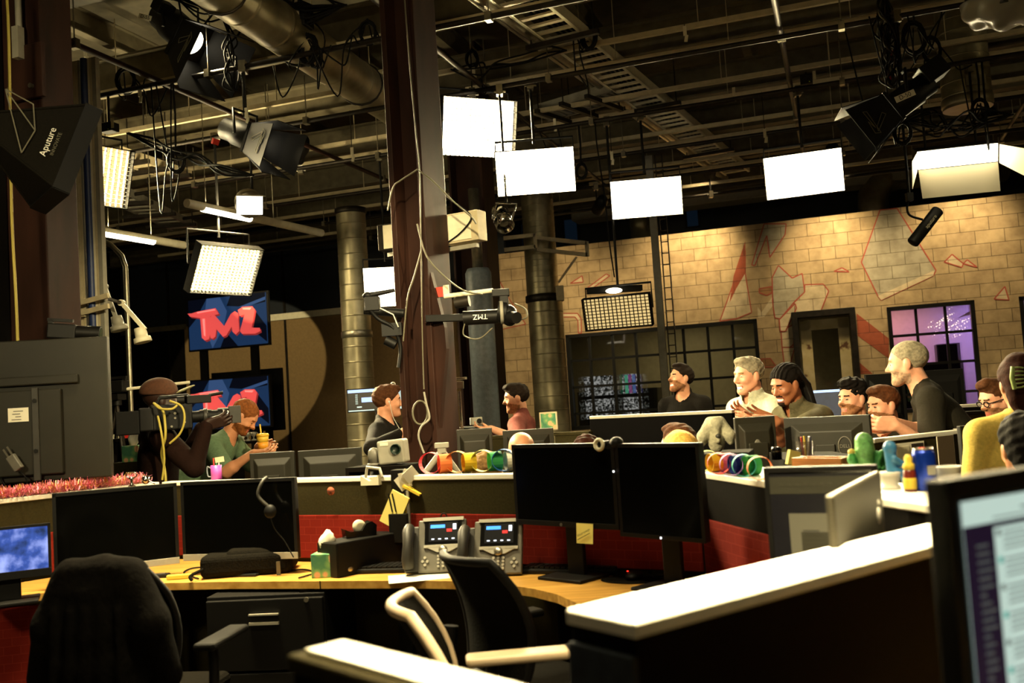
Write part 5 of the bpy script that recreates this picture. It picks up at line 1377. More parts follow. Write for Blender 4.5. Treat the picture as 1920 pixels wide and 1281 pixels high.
# man with dreadlocks
DR = []
_r3 = random.Random(2)
for k in range(26):
    a = pi * (0.12 + 0.76 * k / 25); x0 = 0.075 * math.cos(a); 
    DR.append(((x0, -0.03 - 0.07 * math.sin(a), 0.06), (x0 * 0.9 + 0.01 * _r3.uniform(-1, 1), -0.1 - 0.05 * math.sin(a), -0.04), 0.014, 0.012))
    DR.append(((x0 * 0.9, -0.1 - 0.05 * math.sin(a), -0.04), (x0 * 0.8, -0.12 - 0.04 * math.sin(a), -0.17 - 0.03 * _r3.random()), 0.012, 0.009))
CR = []
for k in range(7):
    x_ = -0.06 + 0.02 * k
    for j in range(6):
        a0_, a1_ = 0.35 + 0.4 * j, 0.35 + 0.4 * (j + 1); h_ = math.sqrt(max(0.05, 1 - (x_ / 0.085) ** 2))
        CR.append(((x_, -0.014 + 0.106 * h_ * math.cos(a0_), 0.044 + 0.092 * h_ * math.sin(a0_)), (x_, -0.014 + 0.106 * h_ * math.cos(a1_), 0.044 + 0.092 * h_ * math.sin(a1_)), 0.009, 0.009))
person('laughing man with long dark dreadlocks in an olive polo shirt, arms on the partition', (1475, 722, 6.5), 242, -16, 2, body=238, lean=24, smile=1.0, beard='goatee', stub='hair_dark', skin='skin_brown', lip='lip_brown', brow='hair_black', s=1.06,
       hair=dict(t=0.010, rough=0.002, late=DR, k=0.004, cones=CR), hairm='hair_black', shirt='cloth_olive', sleeve='short', collar=True, neck_fwd=0.06,
       hands=({'at': (1458, 791, 6.0), 'pole': (0.5, 0, -1), 'd': (-0.9, -0.3, 0.1), 'curl': 0.4}, {'at': (1446, 786, 6.25), 'pole': (0.3, 0.3, -1), 'd': (-0.9, -0.1, 0.35), 'curl': 0.25, 'spread': 0.14}))
# seated young man
person('dark-haired young man with short beard seated behind the large monitor back', (1600, 750, 6.7), 244, 2, 0, body=238, lean=6, stand=False, skin='skin_pink', beard='full', brow='hair_black', s=1.03,
       hair=dict(t=0.010, rough=0.006, fr=110, add=[((0, 0.03, 0.11), (0.066, 0.08, 0.045)), ((0, -0.03, 0.1), (0.07, 0.07, 0.05))]), hairm='hair_black', shirt='cloth_black')
# seated man in front of the leaning one
person('brown-haired bearded man seated low beside the man in the charcoal shirt', (1657, 762, 6.35), 252, -4, 0, body=240, lean=6, stand=False, skin='skin_pink', beard='full', brow='hair_brown', s=1.03,
       hair=dict(t=0.010, rough=0.003, add=[((0, 0.03, 0.105), (0.064, 0.075, 0.035))]), hairm='hair_brown', shirt='cloth_charcoal')
# leaning man, turned away
person('grey-haired man in a charcoal T-shirt leaning on the partition with clasped hands', (1702, 683, 6.15), 298, -2, 0, body=292, lean=34, skin='skin_pink', beard='full', stub='stubble_grey', brow='hair_grey', s=1.13, neck_fwd=0.05, width=1.08,
       hair=dict(t=0.007, rough=0.001), hairm='hair_grey', shirt='cloth_charcoal', sleeve='short',
       hands=({'at': (1680, 797, 5.75), 'pole': (0.6, 0, -1), 'd': (-0.9, 0.1, 0.12), 'n': (0.2, 0.9, 0.2), 'side': 1, 'curl': 0.75}, {'at': (1678, 792, 5.95), 'pole': (0.6, 0, -1), 'd': (-0.9, -0.2, 0.0), 'n': (0.1, -0.9, -0.2), 'curl': 0.8}))
# glasses man
gm = person('man with swept-up brown hair and dark glasses behind the woman in yellow', (1868, 750, 6.3), 258, -14, 0, body=250, lean=10, stand=False, skin='skin_pink', brow='hair_brown', beard='full', s=1.02,
       hair=dict(t=0.008, rough=0.003, add=[((0, 0.04, 0.115), (0.055, 0.065, 0.04))]), hairm='hair_brown', shirt='cloth_black')
R_, c_, s_ = gm['R'], gm['c'], gm['s']
mb = MB()
for q in (-1, 1):
    mb.tube([local(c_ + R_ @ (np.array((q * 0.033 + 0.024 * math.cos(a), 0.104, 0.002 + 0.018 * math.sin(a))) * s_), gm) for a in [2 * pi * k / 14 for k in range(14)]], 0.0035, n=6, closed=True)
    mb.tube([local(c_ + R_ @ (np.array(p) * s_), gm) for p in ((q * 0.057, 0.1, 0.006), (q * 0.08, 0.05, 0.008), (q * 0.083, -0.01, 0.006))], 0.003, n=6)
mb.tube([local(c_ + R_ @ (np.array(p) * s_), gm) for p in ((-0.01, 0.106, 0.004), (0.01, 0.106, 0.004))], 0.003, n=6)
mb.build('glasses', 'black_plastic', gm['root'])
# woman in yellow, from behind
yw = person('woman in a yellow top seen from behind with her hair in a claw clip', (1912, 722, 4.55), 12, 0, 0, body=20, lean=4, s=1.02, skin='skin_fair', brow='hair_auburn', width=1.05,
       hair=dict(t=0.018, rough=0.002, keep_back=True, fr=70, add=[((0, -0.06, -0.02), (0.08, 0.06, 0.13)), ((0, -0.04, 0.12), (0.06, 0.06, 0.03))]), hairm='hair_auburn', shirt='cloth_yellow', sleeve='long', neck_fwd=0.0)
R_, c_, s_ = yw['R'], yw['c'], yw['s']
mb = MB(); cp = np.array((-0.045, -0.128, 0.035))
L = lambda p: local(c_ + R_ @ ((cp + np.array(p)) * s_), yw)
mb.tube([L((-0.012, 0.0, 0.05)), L((-0.022, -0.006, 0.0)), L((-0.012, 0.0, -0.05))], 0.011, n=8)
for k in range(6): mb.tube(smooth_path([L((-0.018, -0.004, 0.045 - 0.018 * k)), L((0.008, -0.012, 0.046 - 0.018 * k)), L((0.03, 0.0, 0.042 - 0.0165 * k))], 4), 0.0042, n=6)
mat('clip_green', '8fa060', 0.35); mb.build('claw_clip', 'clip_green', yw['root'])
# dark-haired one in front
person('person with short black hair seated in front of the woman in yellow', (1924, 842, 3.55), 8, -4, 0, body=340, lean=4, stand=False, s=1.0, skin='skin_tan', hair=dict(t=0.016, rough=0.004, keep_back=True, add=[((0, -0.05, -0.01), (0.08, 0.06, 0.09))]), hairm='hair_black', shirt='cloth_grey')
# maroon man
mm = person('bearded man in a maroon T-shirt holding out a small camera beside the spiral duct', (968, 748, 8.3), 262, -4, 0, body=285, lean=3, skin='skin_fair', beard='full', brow='hair_dark', smile=0.0, s=1.0,
       hair=dict(t=0.012, rough=0.004, add=[((0, 0.04, 0.105), (0.062, 0.065, 0.035))]), hairm='hair_dark', shirt='cloth_maroon', sleeve='short', hands=({'at': (921, 804, 7.85), 'd': (-1, 0.05, 0.12), 'n': (0.1, 0.1, 1), 'side': 1, 'curl': 0.45}, None))
# man with earphones
em = person('man with earphones in a black sweater half behind the rust-brown column', (727, 754, 7.7), 78, 0, 0, body=100, lean=3, skin='skin_fair', brow='hair_brown', s=1.03,
       hair=dict(t=0.013, rough=0.004, add=[((0, 0.045, 0.1), (0.062, 0.06, 0.035)), ((0, -0.05, 0.03), (0.075, 0.06, 0.07))]), hairm='hair_brown', shirt='cloth_black', sleeve='long', hands=(None, {'at': (752, 812, 7.2), 'd': (0.8, -0.3, 0), 'curl': 0.4}))
R_, c_, s_ = em['R'], em['c'], em['s']
L = lambda p: local(c_ + R_ @ (np.array(p) * s_), em)
MB().tube(smooth_path([L((0.086, 0.004, -0.004)), L((0.088, 0.012, -0.03)), L((0.07, 0.03, -0.12)), L((0.05, 0.09, -0.25)), L((0.03, 0.13, -0.42))], 6), 0.0022, n=6).ell(L((0.086, 0.004, 0.0)), (0.008, 0.008, 0.01)).build('earphones', 'white_plastic', em['root'])
# bent man with the drink
gr = person('bearded man in a green T-shirt bending forward with an orange drink', (457, 782, 7.3), 92, -40, 0, body=100, lean=46, skin='skin_tan', beard='full', stub='hair_ginger', brow='hair_ginger', s=1.0, neck_fwd=0.12,
       hair=dict(t=0.010, rough=0.003), hairm='hair_ginger', shirt='cloth_green', sleeve='short',
       hands=({'at': (483, 838, 7.45), 'd': (1, 0.1, 0.15), 'n': (0, -1, 0), 'curl': 0.6}, {'at': (474, 850, 6.95), 'd': (1, 0.1, 0.0), 'n': (0.2, 0.6, 0.9), 'curl': 0.55, 'pole': (-0.2, -0.3, -1)}))
# the cameraman
cm = person('cameraman in dark clothes and a brown cap behind a shoulder camera at left', (303, 752, 6.2), 66, 4, 0, body=60, lean=4, skin='skin_dark', lip='lip_brown', brow='hair_black', s=1.06, width=1.1, shirt='cloth_brown', sleeve='long', trousers='cloth_brown',
       hands=({'at': (378, 800, 6.45), 'd': (0.9, 0.2, 0.35), 'n': (0.2, -0.6, 0.7), 'curl': 0.7}, {'at': (388, 796, 5.95), 'd': (0.95, 0.1, 0.2), 'n': (0.0, 0.8, 0.5), 'curl': 0.8, 'pole': (0.1, -0.2, -1)}))
R_, c_, s_ = cm['R'], cm['c'], cm['s']
f = Field(c_ - 0.25, c_ + 0.25, RES); Lc = lambda p: c_ + R_ @ (np.array(p) * s_)
f.ell(Lc((0, -0.012, 0.06)), R_, np.array((0.09, 0.112, 0.085)) * s_, 0.0); f.cut(Lc((0, 0, 0.035)), R_ @ np.array((0, -0.12, -1.0)))
mat('cap_brown', '4a2a16', 0.9, noise=0.2, scale=60); mat('cap_brim', '8a8560', 0.8)
cap = field_obj(f, 'cap', ['cap_brown'], cm['root'], cm['org'])
f = Field(c_ - 0.3, c_ + 0.3, RES); f.ell(Lc((0, 0.13, 0.05)), R_ @ np.array(Matrix.Rotation(math.radians(18), 3, 'X')), np.array((0.075, 0.08, 0.009)) * s_, 0); f.ell(Lc((0, 0.05, 0.04)), R_, np.array((0.07, 0.05, 0.05)), 0.0, 'sub')
field_obj(f, 'cap_brim', ['cap_brim'], cap, (0, 0, 0)).matrix_parent_inverse = Matrix.Identity(4)
cap.children[0].location = -Vector(cm['org'])
# heads showing over the monitors
person('bald man seated behind the black monitors', (978, 850, 5.7), 352, 0, 0, body=350, lean=4, stand=False, s=1.0, skin='skin_tan', shirt='cloth_grey', seat_z=0.45)
person('brown-haired person seated behind the webcam on the black monitors', (1102, 857, 5.9), 10, 0, 0, body=0, lean=4, stand=False, s=1.0, skin='skin_fair', hair=dict(t=0.016, rough=0.005), hairm='hair_auburn', shirt='cloth_black')
person('dark-haired person seated behind the blond one', (1272, 838, 5.6), 320, 0, 0, body=330, lean=4, stand=False, s=1.0, skin='skin_pink', hair=SHORT_TOP, hairm='hair_brown', shirt='cloth_black')
person('blond person seated behind the right end of the black monitors', (1278, 858, 5.0), 20, 0, 0, body=20, lean=4, stand=False, s=1.0, skin='skin_fair', hair=dict(t=0.018, rough=0.002, fr=60, keep_back=True, add=[((0, -0.05, -0.03), (0.08, 0.06, 0.12))]), hairm='hair_blond', shirt='cloth_grey')
person('sandy-haired person seated behind the paper chain, only the crown showing', (915, 893, 5.3), 10, 0, 0, body=0, lean=4, stand=False, s=1.0, skin='skin_fair', hair=dict(t=0.014, rough=0.004), hairm='hair_sandy', shirt='cloth_black')
person('red-haired person seated beyond the big television', (168, 876, 6.6), 60, -6, 0, body=40, lean=4, stand=False, s=1.0, skin='skin_fair', hair=dict(t=0.018, rough=0.004, keep_back=True, add=[((0, -0.05, -0.06), (0.085, 0.07, 0.14))]), hairm='hair_auburn', shirt='cloth_black')
# ------------------------------------------------------------------ televisions with the letters
mat('tv_blue', '0c1424', 0.3, emit=0.5, ecol='26446f'); mat('tv_dark', '06080e', 0.3, emit=0.2, ecol='161c30'); mat('tv_pale', '101a2c', 0.3, emit=0.5, ecol='48689c')
mat('tv_red', 'e0504a', 0.4, emit=0.85, ecol='ee5450'); mat('tv_pink', 'ff8a80', 0.4, emit=0.95, ecol='ff8f86'); mat('tv_shade', 'a03030', 0.4, emit=0.5, ecol='b03838')
def tmz_picture(o, w, h):
    mb = MB(); LAY = [0]
    def poly(pts, m, lay):
        q = [((x - 0.5) * w, (0.5 - y) * h) for x, y in pts]
        mb.prism(q, 0.003 + 0.0006 * lay, 0.0034 + 0.0006 * lay, m, FACE)
    poly([(0.01, 0.02), (0.99, 0.02), (0.99, 0.98), (0.01, 0.98)], 0, 0)
    poly([(0.01, 0.02), (0.25, 0.02), (0.1, 0.4), (0.01, 0.55)], 1, 1)
    poly([(0.25, 0.02), (0.42, 0.02), (0.5, 0.3), (0.45, 0.6), (0.3, 0.98), (0.2, 0.5)], 2, 1)
    poly([(0.55, 0.02), (0.98, 0.02), (0.98, 0.2), (0.72, 0.25), (0.5, 0.2)], 1, 2)
    poly([(0.66, 0.24), (0.98, 0.1), (0.98, 0.16), (0.7, 0.28)], 2, 3)
    poly([(0.72, 0.42), (0.85, 0.35), (0.98, 0.65), (0.98, 0.95), (0.8, 0.7)], 1, 2)
    poly([(0.4, 0.98), (0.48, 0.7), (0.62, 0.98)], 1, 2)
    T_ = [(0.0, 0.27), (0.06, 0.27), (0.12, 0.25), (0.36, 0.22), (0.40, 0.34), (0.29, 0.36), (0.29, 0.66), (0.26, 0.80), (0.21, 0.82), (0.17, 0.76), (0.16, 0.38), (0.03, 0.33)]
    Mm = [(0.28, 0.78), (0.28, 0.42), (0.31, 0.34), (0.35, 0.36), (0.46, 0.58), (0.55, 0.36), (0.6, 0.32), (0.64, 0.36), (0.645, 0.70), (0.60, 0.76), (0.56, 0.70), (0.555, 0.60), (0.48, 0.76), (0.44, 0.78), (0.36, 0.62), (0.345, 0.76), (0.31, 0.80)]
    Z_ = [(0.64, 0.30), (0.70, 0.25), (0.82, 0.26), (0.85, 0.33), (0.80, 0.66), (0.90, 0.68), (0.905, 0.74), (0.84, 0.78), (0.68, 0.76), (0.655, 0.70), (0.72, 0.40), (0.66, 0.42)]
    for k, (pl, sh_) in enumerate(((T_, 0.018), (Mm, 0.014), (Z_, 0.016))):
        poly([(x + sh_, y + 0.03) for x, y in pl], 5, 4 + k * 3)
        poly(pl, 3, 5 + k * 3)
    poly([(0.12, 0.26), (0.35, 0.235), (0.36, 0.26), (0.13, 0.285)], 4, 14); poly([(0.70, 0.27), (0.81, 0.28), (0.79, 0.32), (0.70, 0.3)], 4, 14); poly([(0.19, 0.4), (0.22, 0.4), (0.22, 0.74), (0.2, 0.72)], 4, 14)
    return mb.build('screen_picture', ['tv_blue', 'tv_dark', 'tv_pale', 'tv_red', 'tv_pink', 'tv_shade'], o)
def tv_between(label, tl, tr, bl, d, name='television'):
    a = P(*tl, d); p = uvz(a); v = p[1]; b = PV(*tr, v); c = PV(*bl, v)
    w = (b - a).length; h = a.z - c.z
    o = thing(name, label, 'television', (a + b) / 2 - Vector((0, 0, h / 2)), RZ)
    MB().box((0, 0.03, 0), (w, 0.06, h)).build('case', 'black_plastic', o, 0.004)
    tmz_picture(o, w - 0.02, h - 0.02)
    return o, w, h
t1, tw, th_ = tv_between('upper wall television showing big red letters on blue', (350, 560), (501, 546), (353, 659), 15.6)
t2, tw, th_ = tv_between('lower television showing big red letters, partly behind the camera', (355, 712), (505, 703), (362, 808), 15.6)
bt = thing('television', 'larger black television frame behind the lower lettered screen', 'television', P(470, 752, 15.95), RZ)
MB().box((-0.05, 0, 0), (1.35, 0.08, 1.02)).build('case', 'black_satin', bt, 0.006)
for q in (-0.55, 0.42):
    z0 = -t1.location.z
    MB().box((q, 0.1, (z0 + 0.3) / 2), (0.13, 0.06, -z0 + 0.3)).build('mount_post', 'black_satin', t1)
for q in (-0.4, 0.4): MB().box((q, 0.06, -t2.location.z / 2), (0.12, 0.05, t2.location.z)).build('mount_post', 'black_satin', t2)
for q in (-0.3, 0.3): MB().box((q, 0.05, -bt.location.z / 2), (0.12, 0.05, bt.location.z)).build('mount_post', 'black_satin', bt)

# ------------------------------------------------------------------ rows of desks behind
def table(label, x, y, w, d, rz=RZ, z=DESKZ, m='dark_grey_plastic'):
    o = thing('desk', label, 'desk', (x, y, 0), rz)
    MB().box((0, 0, z - 0.015), (w, d, 0.03)).build('desk_top', m, o, 0.003)
    for sx in (-1, 1): MB().box((sx * (w / 2 - 0.03), 0, (z - 0.03) / 2), (0.04, d - 0.06, z - 0.03)).build('leg_panel', 'dark_panel', o)
    return o
def ground(px, py, d): p = P(px, py, d); return p.x, p.y
x, y = ground(560, 870, 5.75); table('dark desk behind the white-edged partition at left', x, y, 1.7, 0.6)
x, y = ground(1000, 850, 6.25); table('dark desk behind the paper chain and the black monitors', x, y, 2.0, 0.55)
x, y = ground(1500, 830, 5.35); table('dark desk under the two large monitor backs', x, y + 0.1, 1.7, 0.6)
x, y = ground(700, 800, 8.35); table('desk under the lit wide monitor behind the rust-brown column', x, y, 2.0, 0.6)
x, y = ground(215, 860, 7.1); table('cluttered desk beyond the big television', x, y, 1.2, 0.6)
x, y = ground(1820, 770, 7.6); table('long dark desk with small figures behind the leaning man', x, y, 2.2, 0.6, z=1.05)
def back_mon(label, tl, tr, d, h, dr=None, m='monitor_back', deskz=DESKZ, **k):
    """monitor whose back faces the camera: top-left, top-right sight lines"""
    a, b = P(*tl, d), P(*tr, dr or d); dv = a - b; w = flat(dv).length
    return monitor(label, (a + b) / 2 - Vector((0, 0, h / 2)), math.atan2(dv.y, dv.x), w, h, back=m, deskz=deskz, deep=0.06, **k)
back_mon('dark monitor back left of the bent man elbow, just over the partition', (470, 850), (553, 846), 5.7, 0.33)
back_mon('dark monitor back with a white strip on its corner, over the partition', (560, 846), (678, 838), 5.7, 0.36)
back_mon('dark grey monitor back beyond the paper chain', (856, 806), (922, 802), 6.3, 0.36)
back_mon('dark monitor back in front of the man in maroon', (942, 806), (1037, 804), 6.35, 0.36)
a = back_mon('monitor back with a pale top edge beside the grey plush toy', (1374, 780), (1450, 783), 5.2, 0.34)
MB().lathe([(0.02, 0.058), (0.024, 0.06), (0.02, 0.062)], M=T(0, 0, 0.02) @ rotm(-pi / 2), n=20, sx=0.8, sy=1.3).build('maker_mark', 'grey_plastic', a)
b = back_mon('wide monitor back with an oval emblem below the seated young man', (1472, 787), (1632, 774), 5.35, 0.36, dr=5.1)
mb = MB().tube([(0.034 * math.cos(t), 0.064, 0.05 * math.sin(t)) for t in [2 * pi * k / 28 for k in range(28)]], 0.003, n=6, closed=True)
em_ = mb.build('emblem', 'grey_plastic', b); em_.location = (-0.1, 0, 0.02)
text('DELL', 0.026, 'emblem_lettering', 'grey_plastic', em_, T(0, 0.064, 0) @ rotm(0, 0, pi) @ FACE)
o, w_ = mon_px('lit wide monitor behind the man with earphones', (650, 731), 8.5, (768, 722), 8.5, 0.21, bez=0.008, chin=0.012, deskz=DESKZ)
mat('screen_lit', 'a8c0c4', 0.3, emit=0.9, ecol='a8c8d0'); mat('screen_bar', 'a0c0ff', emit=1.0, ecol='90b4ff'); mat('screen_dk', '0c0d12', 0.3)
mb = MB(); W_ = w_ - 0.016; H_ = 0.19
def r_(x0, z0, x1, z1, m, k): mb.box(((x0 + x1) / 2 * W_ - W_ / 2, -0.004 - 0.0006 * k, ((z0 + z1) / 2 - 0.5) * H_), ((x1 - x0) * W_, 0.001, (z1 - z0) * H_), m)
r_(0, 0, 1, 1, 2, 0); r_(0, 0.86, 1, 1, 1, 1); r_(0.8, 0, 1, 0.85, 0, 1); r_(0, 0, 0.42, 0.05, 0, 1); r_(0.22, 0.4, 0.42, 0.62, 1, 1); r_(0.14, 0.16, 0.22, 0.22, 0, 1)
for k in range(8): r_(0.12, 0.75 - 0.06 * k, 0.16, 0.77 - 0.06 * k, 0, 1); r_(0.46, 0.75 - 0.06 * k, 0.52, 0.77 - 0.06 * k, 0, 1)
mb.build('screen_picture', ['screen_lit', 'screen_bar', 'screen_dk'], o)
o = thing('ring_light', 'small white ring webcam light on top of the lit wide monitor', 'ring light', P(737, 721, 8.45), 0)
MB().tube([(0.017 * math.cos(t), 0, 0.017 * math.sin(t)) for t in [2 * pi * k / 20 for k in range(20)]], 0.006, n=6, closed=True).build('ring', 'white_plastic', o)
MB().cyl((0, 0.0, 0), (0, 0.03, 0), 0.012, n=12).box((0, 0.02, -0.02), (0.02, 0.02, 0.03)).build('clip', 'black_plastic', o)
# black screens behind the leaning man
back_mon('black screen back left of the leaning man in charcoal', (1620, 704), (1692, 698), 7.6, 0.40, m='black_satin', deskz=1.05)
back_mon('black screen back right of the leaning man, under the violet window', (1722, 697), (1802, 690), 7.5, 0.42, m='black_satin', deskz=1.05)
o, _w = mon_px('monitor with a teal page half hidden by the woman in yellow', (1800, 801), 4.95, (1905, 790), 5.0, 0.36, deskz=DESKZ)
mat('teal_page', '5f8a90', 0.3, emit=0.35, ecol='6fa0a8')
MB().box((0.02, -0.004, -0.01), (_w - 0.07, 0.001, 0.29)).build('screen_picture', 'teal_page', o)
x, y = ground(1850, 820, 5.0); table('desk under the monitor with the teal page', x + 0.1, y + 0.1, 0.9, 0.6)
# partitions behind
def part_px(label, tl, dl, tr, dr, **k):
    a, b = P(*tl, dl), P(*tr, dr); return partition(label, a, b, zt=(a.z + b.z) / 2, **k)
part_px('tall black partition with a thin bright top edge before the laughing men', (1105, 781), 6.9, (1372, 768), 6.15, panel='deep_black', cap='silver', th=0.04, capover=0.0)
part_px('olive partition between the maroon man monitor and the tall black partition', (1040, 812), 6.9, (1103, 808), 6.75, cap='olive_panel', th=0.05)
part_px('olive partition right of the dark grey monitor back', (915, 819), 6.75, (1000, 813), 6.6, cap='olive_panel', th=0.05)
a, b, c = PZ(1640, 823, TOPZ), PZ(1800, 806, TOPZ), PZ(1695, 797, TOPZ)
pp = partition('white-edged partition covered with pinned photos beside the blue can', a, b, 0.05, panel='olive_panel')
partition('white-edged partition on which the leaning man rests his arms', c, b + Vector((0.03, 0.02, 0)), 0.07)
mat('photo_dark', '2a2018', 0.6); mat('photo_skin', 'a86a50', 0.6); mat('photo_wall', '5a4a36', 0.6)
def pinned(x, z, w, h, pics, label):
    o = MB().box((0, 0, 0), (w, 0.003, h)).build('photo_print', 'white_paper', None)
    ang = math.atan2((b - a).y, (b - a).x); o.location = flat(a) + rotm(0, 0, ang) @ Vector((x, -0.004, z)); o.rotation_euler.z = ang
    tag(o, label, 'photo', 'photos pinned to the partition')
    for px_, pz_, pw, ph, m in pics: MB().box((px_, -0.0025, pz_), (pw, 0.002, ph)).build('picture', m, o)
Lp = (b - a).length
pinned(Lp * 0.38, 1.03, 0.24, 0.2, [(0.06, 0.03, 0.1, 0.12, 'photo_dark'), (0.06, 0.05, 0.025, 0.04, 'white_paper'), (-0.06, 0.0, 0.1, 0.16, 'cream_paint')], 'pale print with dark bottles pinned nearest the blue can')
pinned(Lp * 0.80, 0.98, 0.15, 0.34, [(0, 0, 0.14, 0.33, 'photo_wall'), (0.0, -0.09, 0.03, 0.1, 'photo_skin'), (0.0, -0.02, 0.012, 0.04, 'photo_skin'), (0.0, -0.15, 0.13, 0.03, 'grey_plastic')], 'tall print with a small pinkish figure at the right end of the partition')
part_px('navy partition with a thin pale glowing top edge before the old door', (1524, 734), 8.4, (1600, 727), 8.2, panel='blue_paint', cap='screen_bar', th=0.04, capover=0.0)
part_px('dark low partition with a white edge behind the glasses man', (1770, 762), 6.9, (1905, 752), 6.7, panel='dark_panel', cap='white_laminate', th=0.06, capover=0.0)
part_px('dark cabinet-high partition with a white edge lower right of the leaning man', (1785, 776), 6.6, (1890, 765), 6.5, panel='olive_panel', cap='black_satin', th=0.08)

# ------------------------------------------------------------------ shoulder camera and its cables
mat('lens_glass', '203028', 0.08)
loc = P(352, 787, 5.98)
vc = thing('video_camera', 'large black shoulder video camera with yellow cables pointed at the right', 'video camera', loc, math.radians(18)); vc.scale = (0.72,) * 3
# local +x is where the lens looks
MB().box((-0.13, 0, 0.03), (0.34, 0.14, 0.22)).box((-0.33, 0, 0.02), (0.12, 0.16, 0.2)).build('body', 'black_plastic', vc, 0.015, 3)
MB().box((-0.48, 0.0, -0.0), (0.19, 0.15, 0.2)).build('battery_pack', 'black_satin', vc, 0.01)
MB().cyl((0.04, 0, 0.02), (0.1, 0, 0.02), 0.05, n=24).cyl((0.1, 0, 0.02), (0.2, 0, 0.02), 0.058, n=24).cyl((0.2, 0, 0.02), (0.25, 0, 0.02), 0.05, n=24).cyl((0.25, 0, 0.02), (0.34, 0, 0.02), 0.064, n=24).build('lens', 'black_metal', vc)
MB().lathe([(0.064, 0), (0.068, 0.005), (0.068, 0.03), (0.064, 0.035)], M=T(0.13, 0, 0.02) @ rotm(0, pi / 2, 0), n=24).build('focus_ring', 'dark_grey_plastic', vc)
MB().box((0.39, 0, 0.02), (0.1, 0.17, 0.15)).build('matte_box', 'dark_grey_plastic', vc, 0.004)
MB().cyl((0.435, 0, 0.02), (0.442, 0, 0.02), 0.055, n=20).build('front_glass', 'lens_glass', vc)
MB().tube([(-0.25, 0, 0.14), (-0.22, 0, 0.2), (0.0, 0, 0.21), (0.06, 0, 0.17)], 0.016, n=8).build('top_handle', 'black_plastic', vc)
MB().box((0.1, -0.05, 0.17), (0.2, 0.07, 0.07)).cyl((-0.02, -0.05, 0.17), (-0.08, -0.05, 0.17), 0.035, n=14).build('viewfinder', 'black_plastic', vc, 0.006)
MB().cyl((0.18, 0, 0.2), (0.3, 0, 0.215), 0.014, n=10).build('microphone', 'black_metal', vc)
for k, (p_, r_k) in enumerate((((-0.1, -0.072, 0.06), 0.011), ((-0.1, -0.072, 0.02), 0.009), ((-0.13, -0.072, -0.05), 0.01), ((-0.02, -0.072, -0.02), 0.007))):
    MB().cyl(p_, (p_[0], p_[1] - 0.01, p_[2]), r_k, n=10).build('knob', 'bright_metal', vc)
def W(px, py, d): return P(px, py, d)
def cable(name, label, pts, r, m, cat='cable', group=None, n=6):
    o = MB().tube(smooth_path(pts, 8), r, n=n).build(name, m); return tag(o, label, cat, group)
cable('camera_cable', 'yellow cable looping from the back of the shoulder camera down to the floor', [W(290, 757, 5.9), W(305, 770, 5.85), W(309, 790, 5.85), W(310, 820, 5.85), W(303, 850, 5.9), W(310, 890, 5.9), W(312, 960, 5.9), P(312, 960, 5.9) * 1 - Vector((0, 0, 0.5))], 0.008, 'yellow_cable')
cable('camera_cable', 'yellow cable making a wide loop under the shoulder camera', [W(318, 752, 5.85), W(340, 762, 5.85), W(346, 785, 5.85), W(338, 812, 5.85), W(318, 832, 5.85)], 0.007, 'yellow_cable')
cable('camera_cable', 'yellow cable curving over the side of the shoulder camera', [W(288, 756, 5.83), W(300, 766, 5.8), W(322, 767, 5.8), W(332, 760, 5.82)], 0.007, 'yellow_cable')
cable('camera_cable', 'second yellow cable hanging beside the first behind the cameraman', [W(296, 780, 5.86), W(303, 815, 5.84), W(308, 860, 5.88), W(304, 900, 5.9)], 0.007, 'yellow_cable')

# drink
loc = P(493, 833, 7.22)
dr = thing('drink_tumbler', 'orange and pink tumbler with lid and straw in the bent man hands', 'drink', loc - Vector((0, 0, 0.085)))
mat('drink_pink', 'f08a70', 0.4); mat('drink_orange', 'f0a030', 0.4); mat('drink_yellow', 'f0c040', 0.4)
MB().lathe([(0.0, 0), (0.034, 0), (0.037, 0.05)], n=20, m=0).lathe([(0.037, 0.05), (0.0405, 0.1)], n=20, m=1).lathe([(0.0405, 0.1), (0.044, 0.145), (0.0, 0.145)], n=20, m=2).build('cup', ['drink_pink', 'drink_orange', 'drink_yellow'], dr)
MB().lathe([(0.047, 0.143), (0.047, 0.155), (0.04, 0.165), (0.0, 0.168)], n=20).build('lid', 'drink_yellow', dr)
MB().cyl((-0.01, 0, 0.165), (-0.016, 0, 0.235), 0.006, n=10).build('straw', 'drink_yellow', dr)

# ------------------------------------------------------------------ things on the desk beyond the television
x, y = ground(215, 860, 7.0)
o, _ = mon_px('monitor with a white window beyond the big television', (150, 838), 6.95, (200, 832), 6.95, 0.2, deskz=DESKZ); MB().box((-0.03, -0.004, 0.0), (0.09, 0.001, 0.13)).build('screen_picture', 'screen_lit', o)
def small(name, label, cat, px, py, d, build, group=None, rz=0.0, z=None):
    p = P(px, py, d); o = thing(name, label, cat, (p.x, p.y, p.z if z is None else z), rz, group); build(o); return o
def tissue(o, a='green_plastic'):
    MB().box((0, 0, 0.055), (0.11, 0.11, 0.11)).build('box', 'tissue_print', o, 0.004)
    vs = []; n = 14
    for j, (r_, z_) in enumerate(((0.02, 0.108), (0.034, 0.135), (0.038, 0.16), (0.03, 0.185), (0.018, 0.205))):
        for i in range(n):
            t_ = 2 * pi * i / n; q_ = r_ * (1 + 0.28 * math.sin(3 * t_ + j)); vs.append((q_ * math.cos(t_) + 0.004 * j, q_ * 0.5 * math.sin(t_), z_ + 0.012 * math.sin(2 * t_ + j) * (j > 1)))
    fs = [(j * n + i, j * n + (i + 1) % n, (j + 1) * n + (i + 1) % n, (j + 1) * n + i) for j in range(4) for i in range(n)] + [tuple(4 * n + i for i in range(n))]
    MB().add(vs, fs, 0, True).build('tissue', 'white_paper', o)
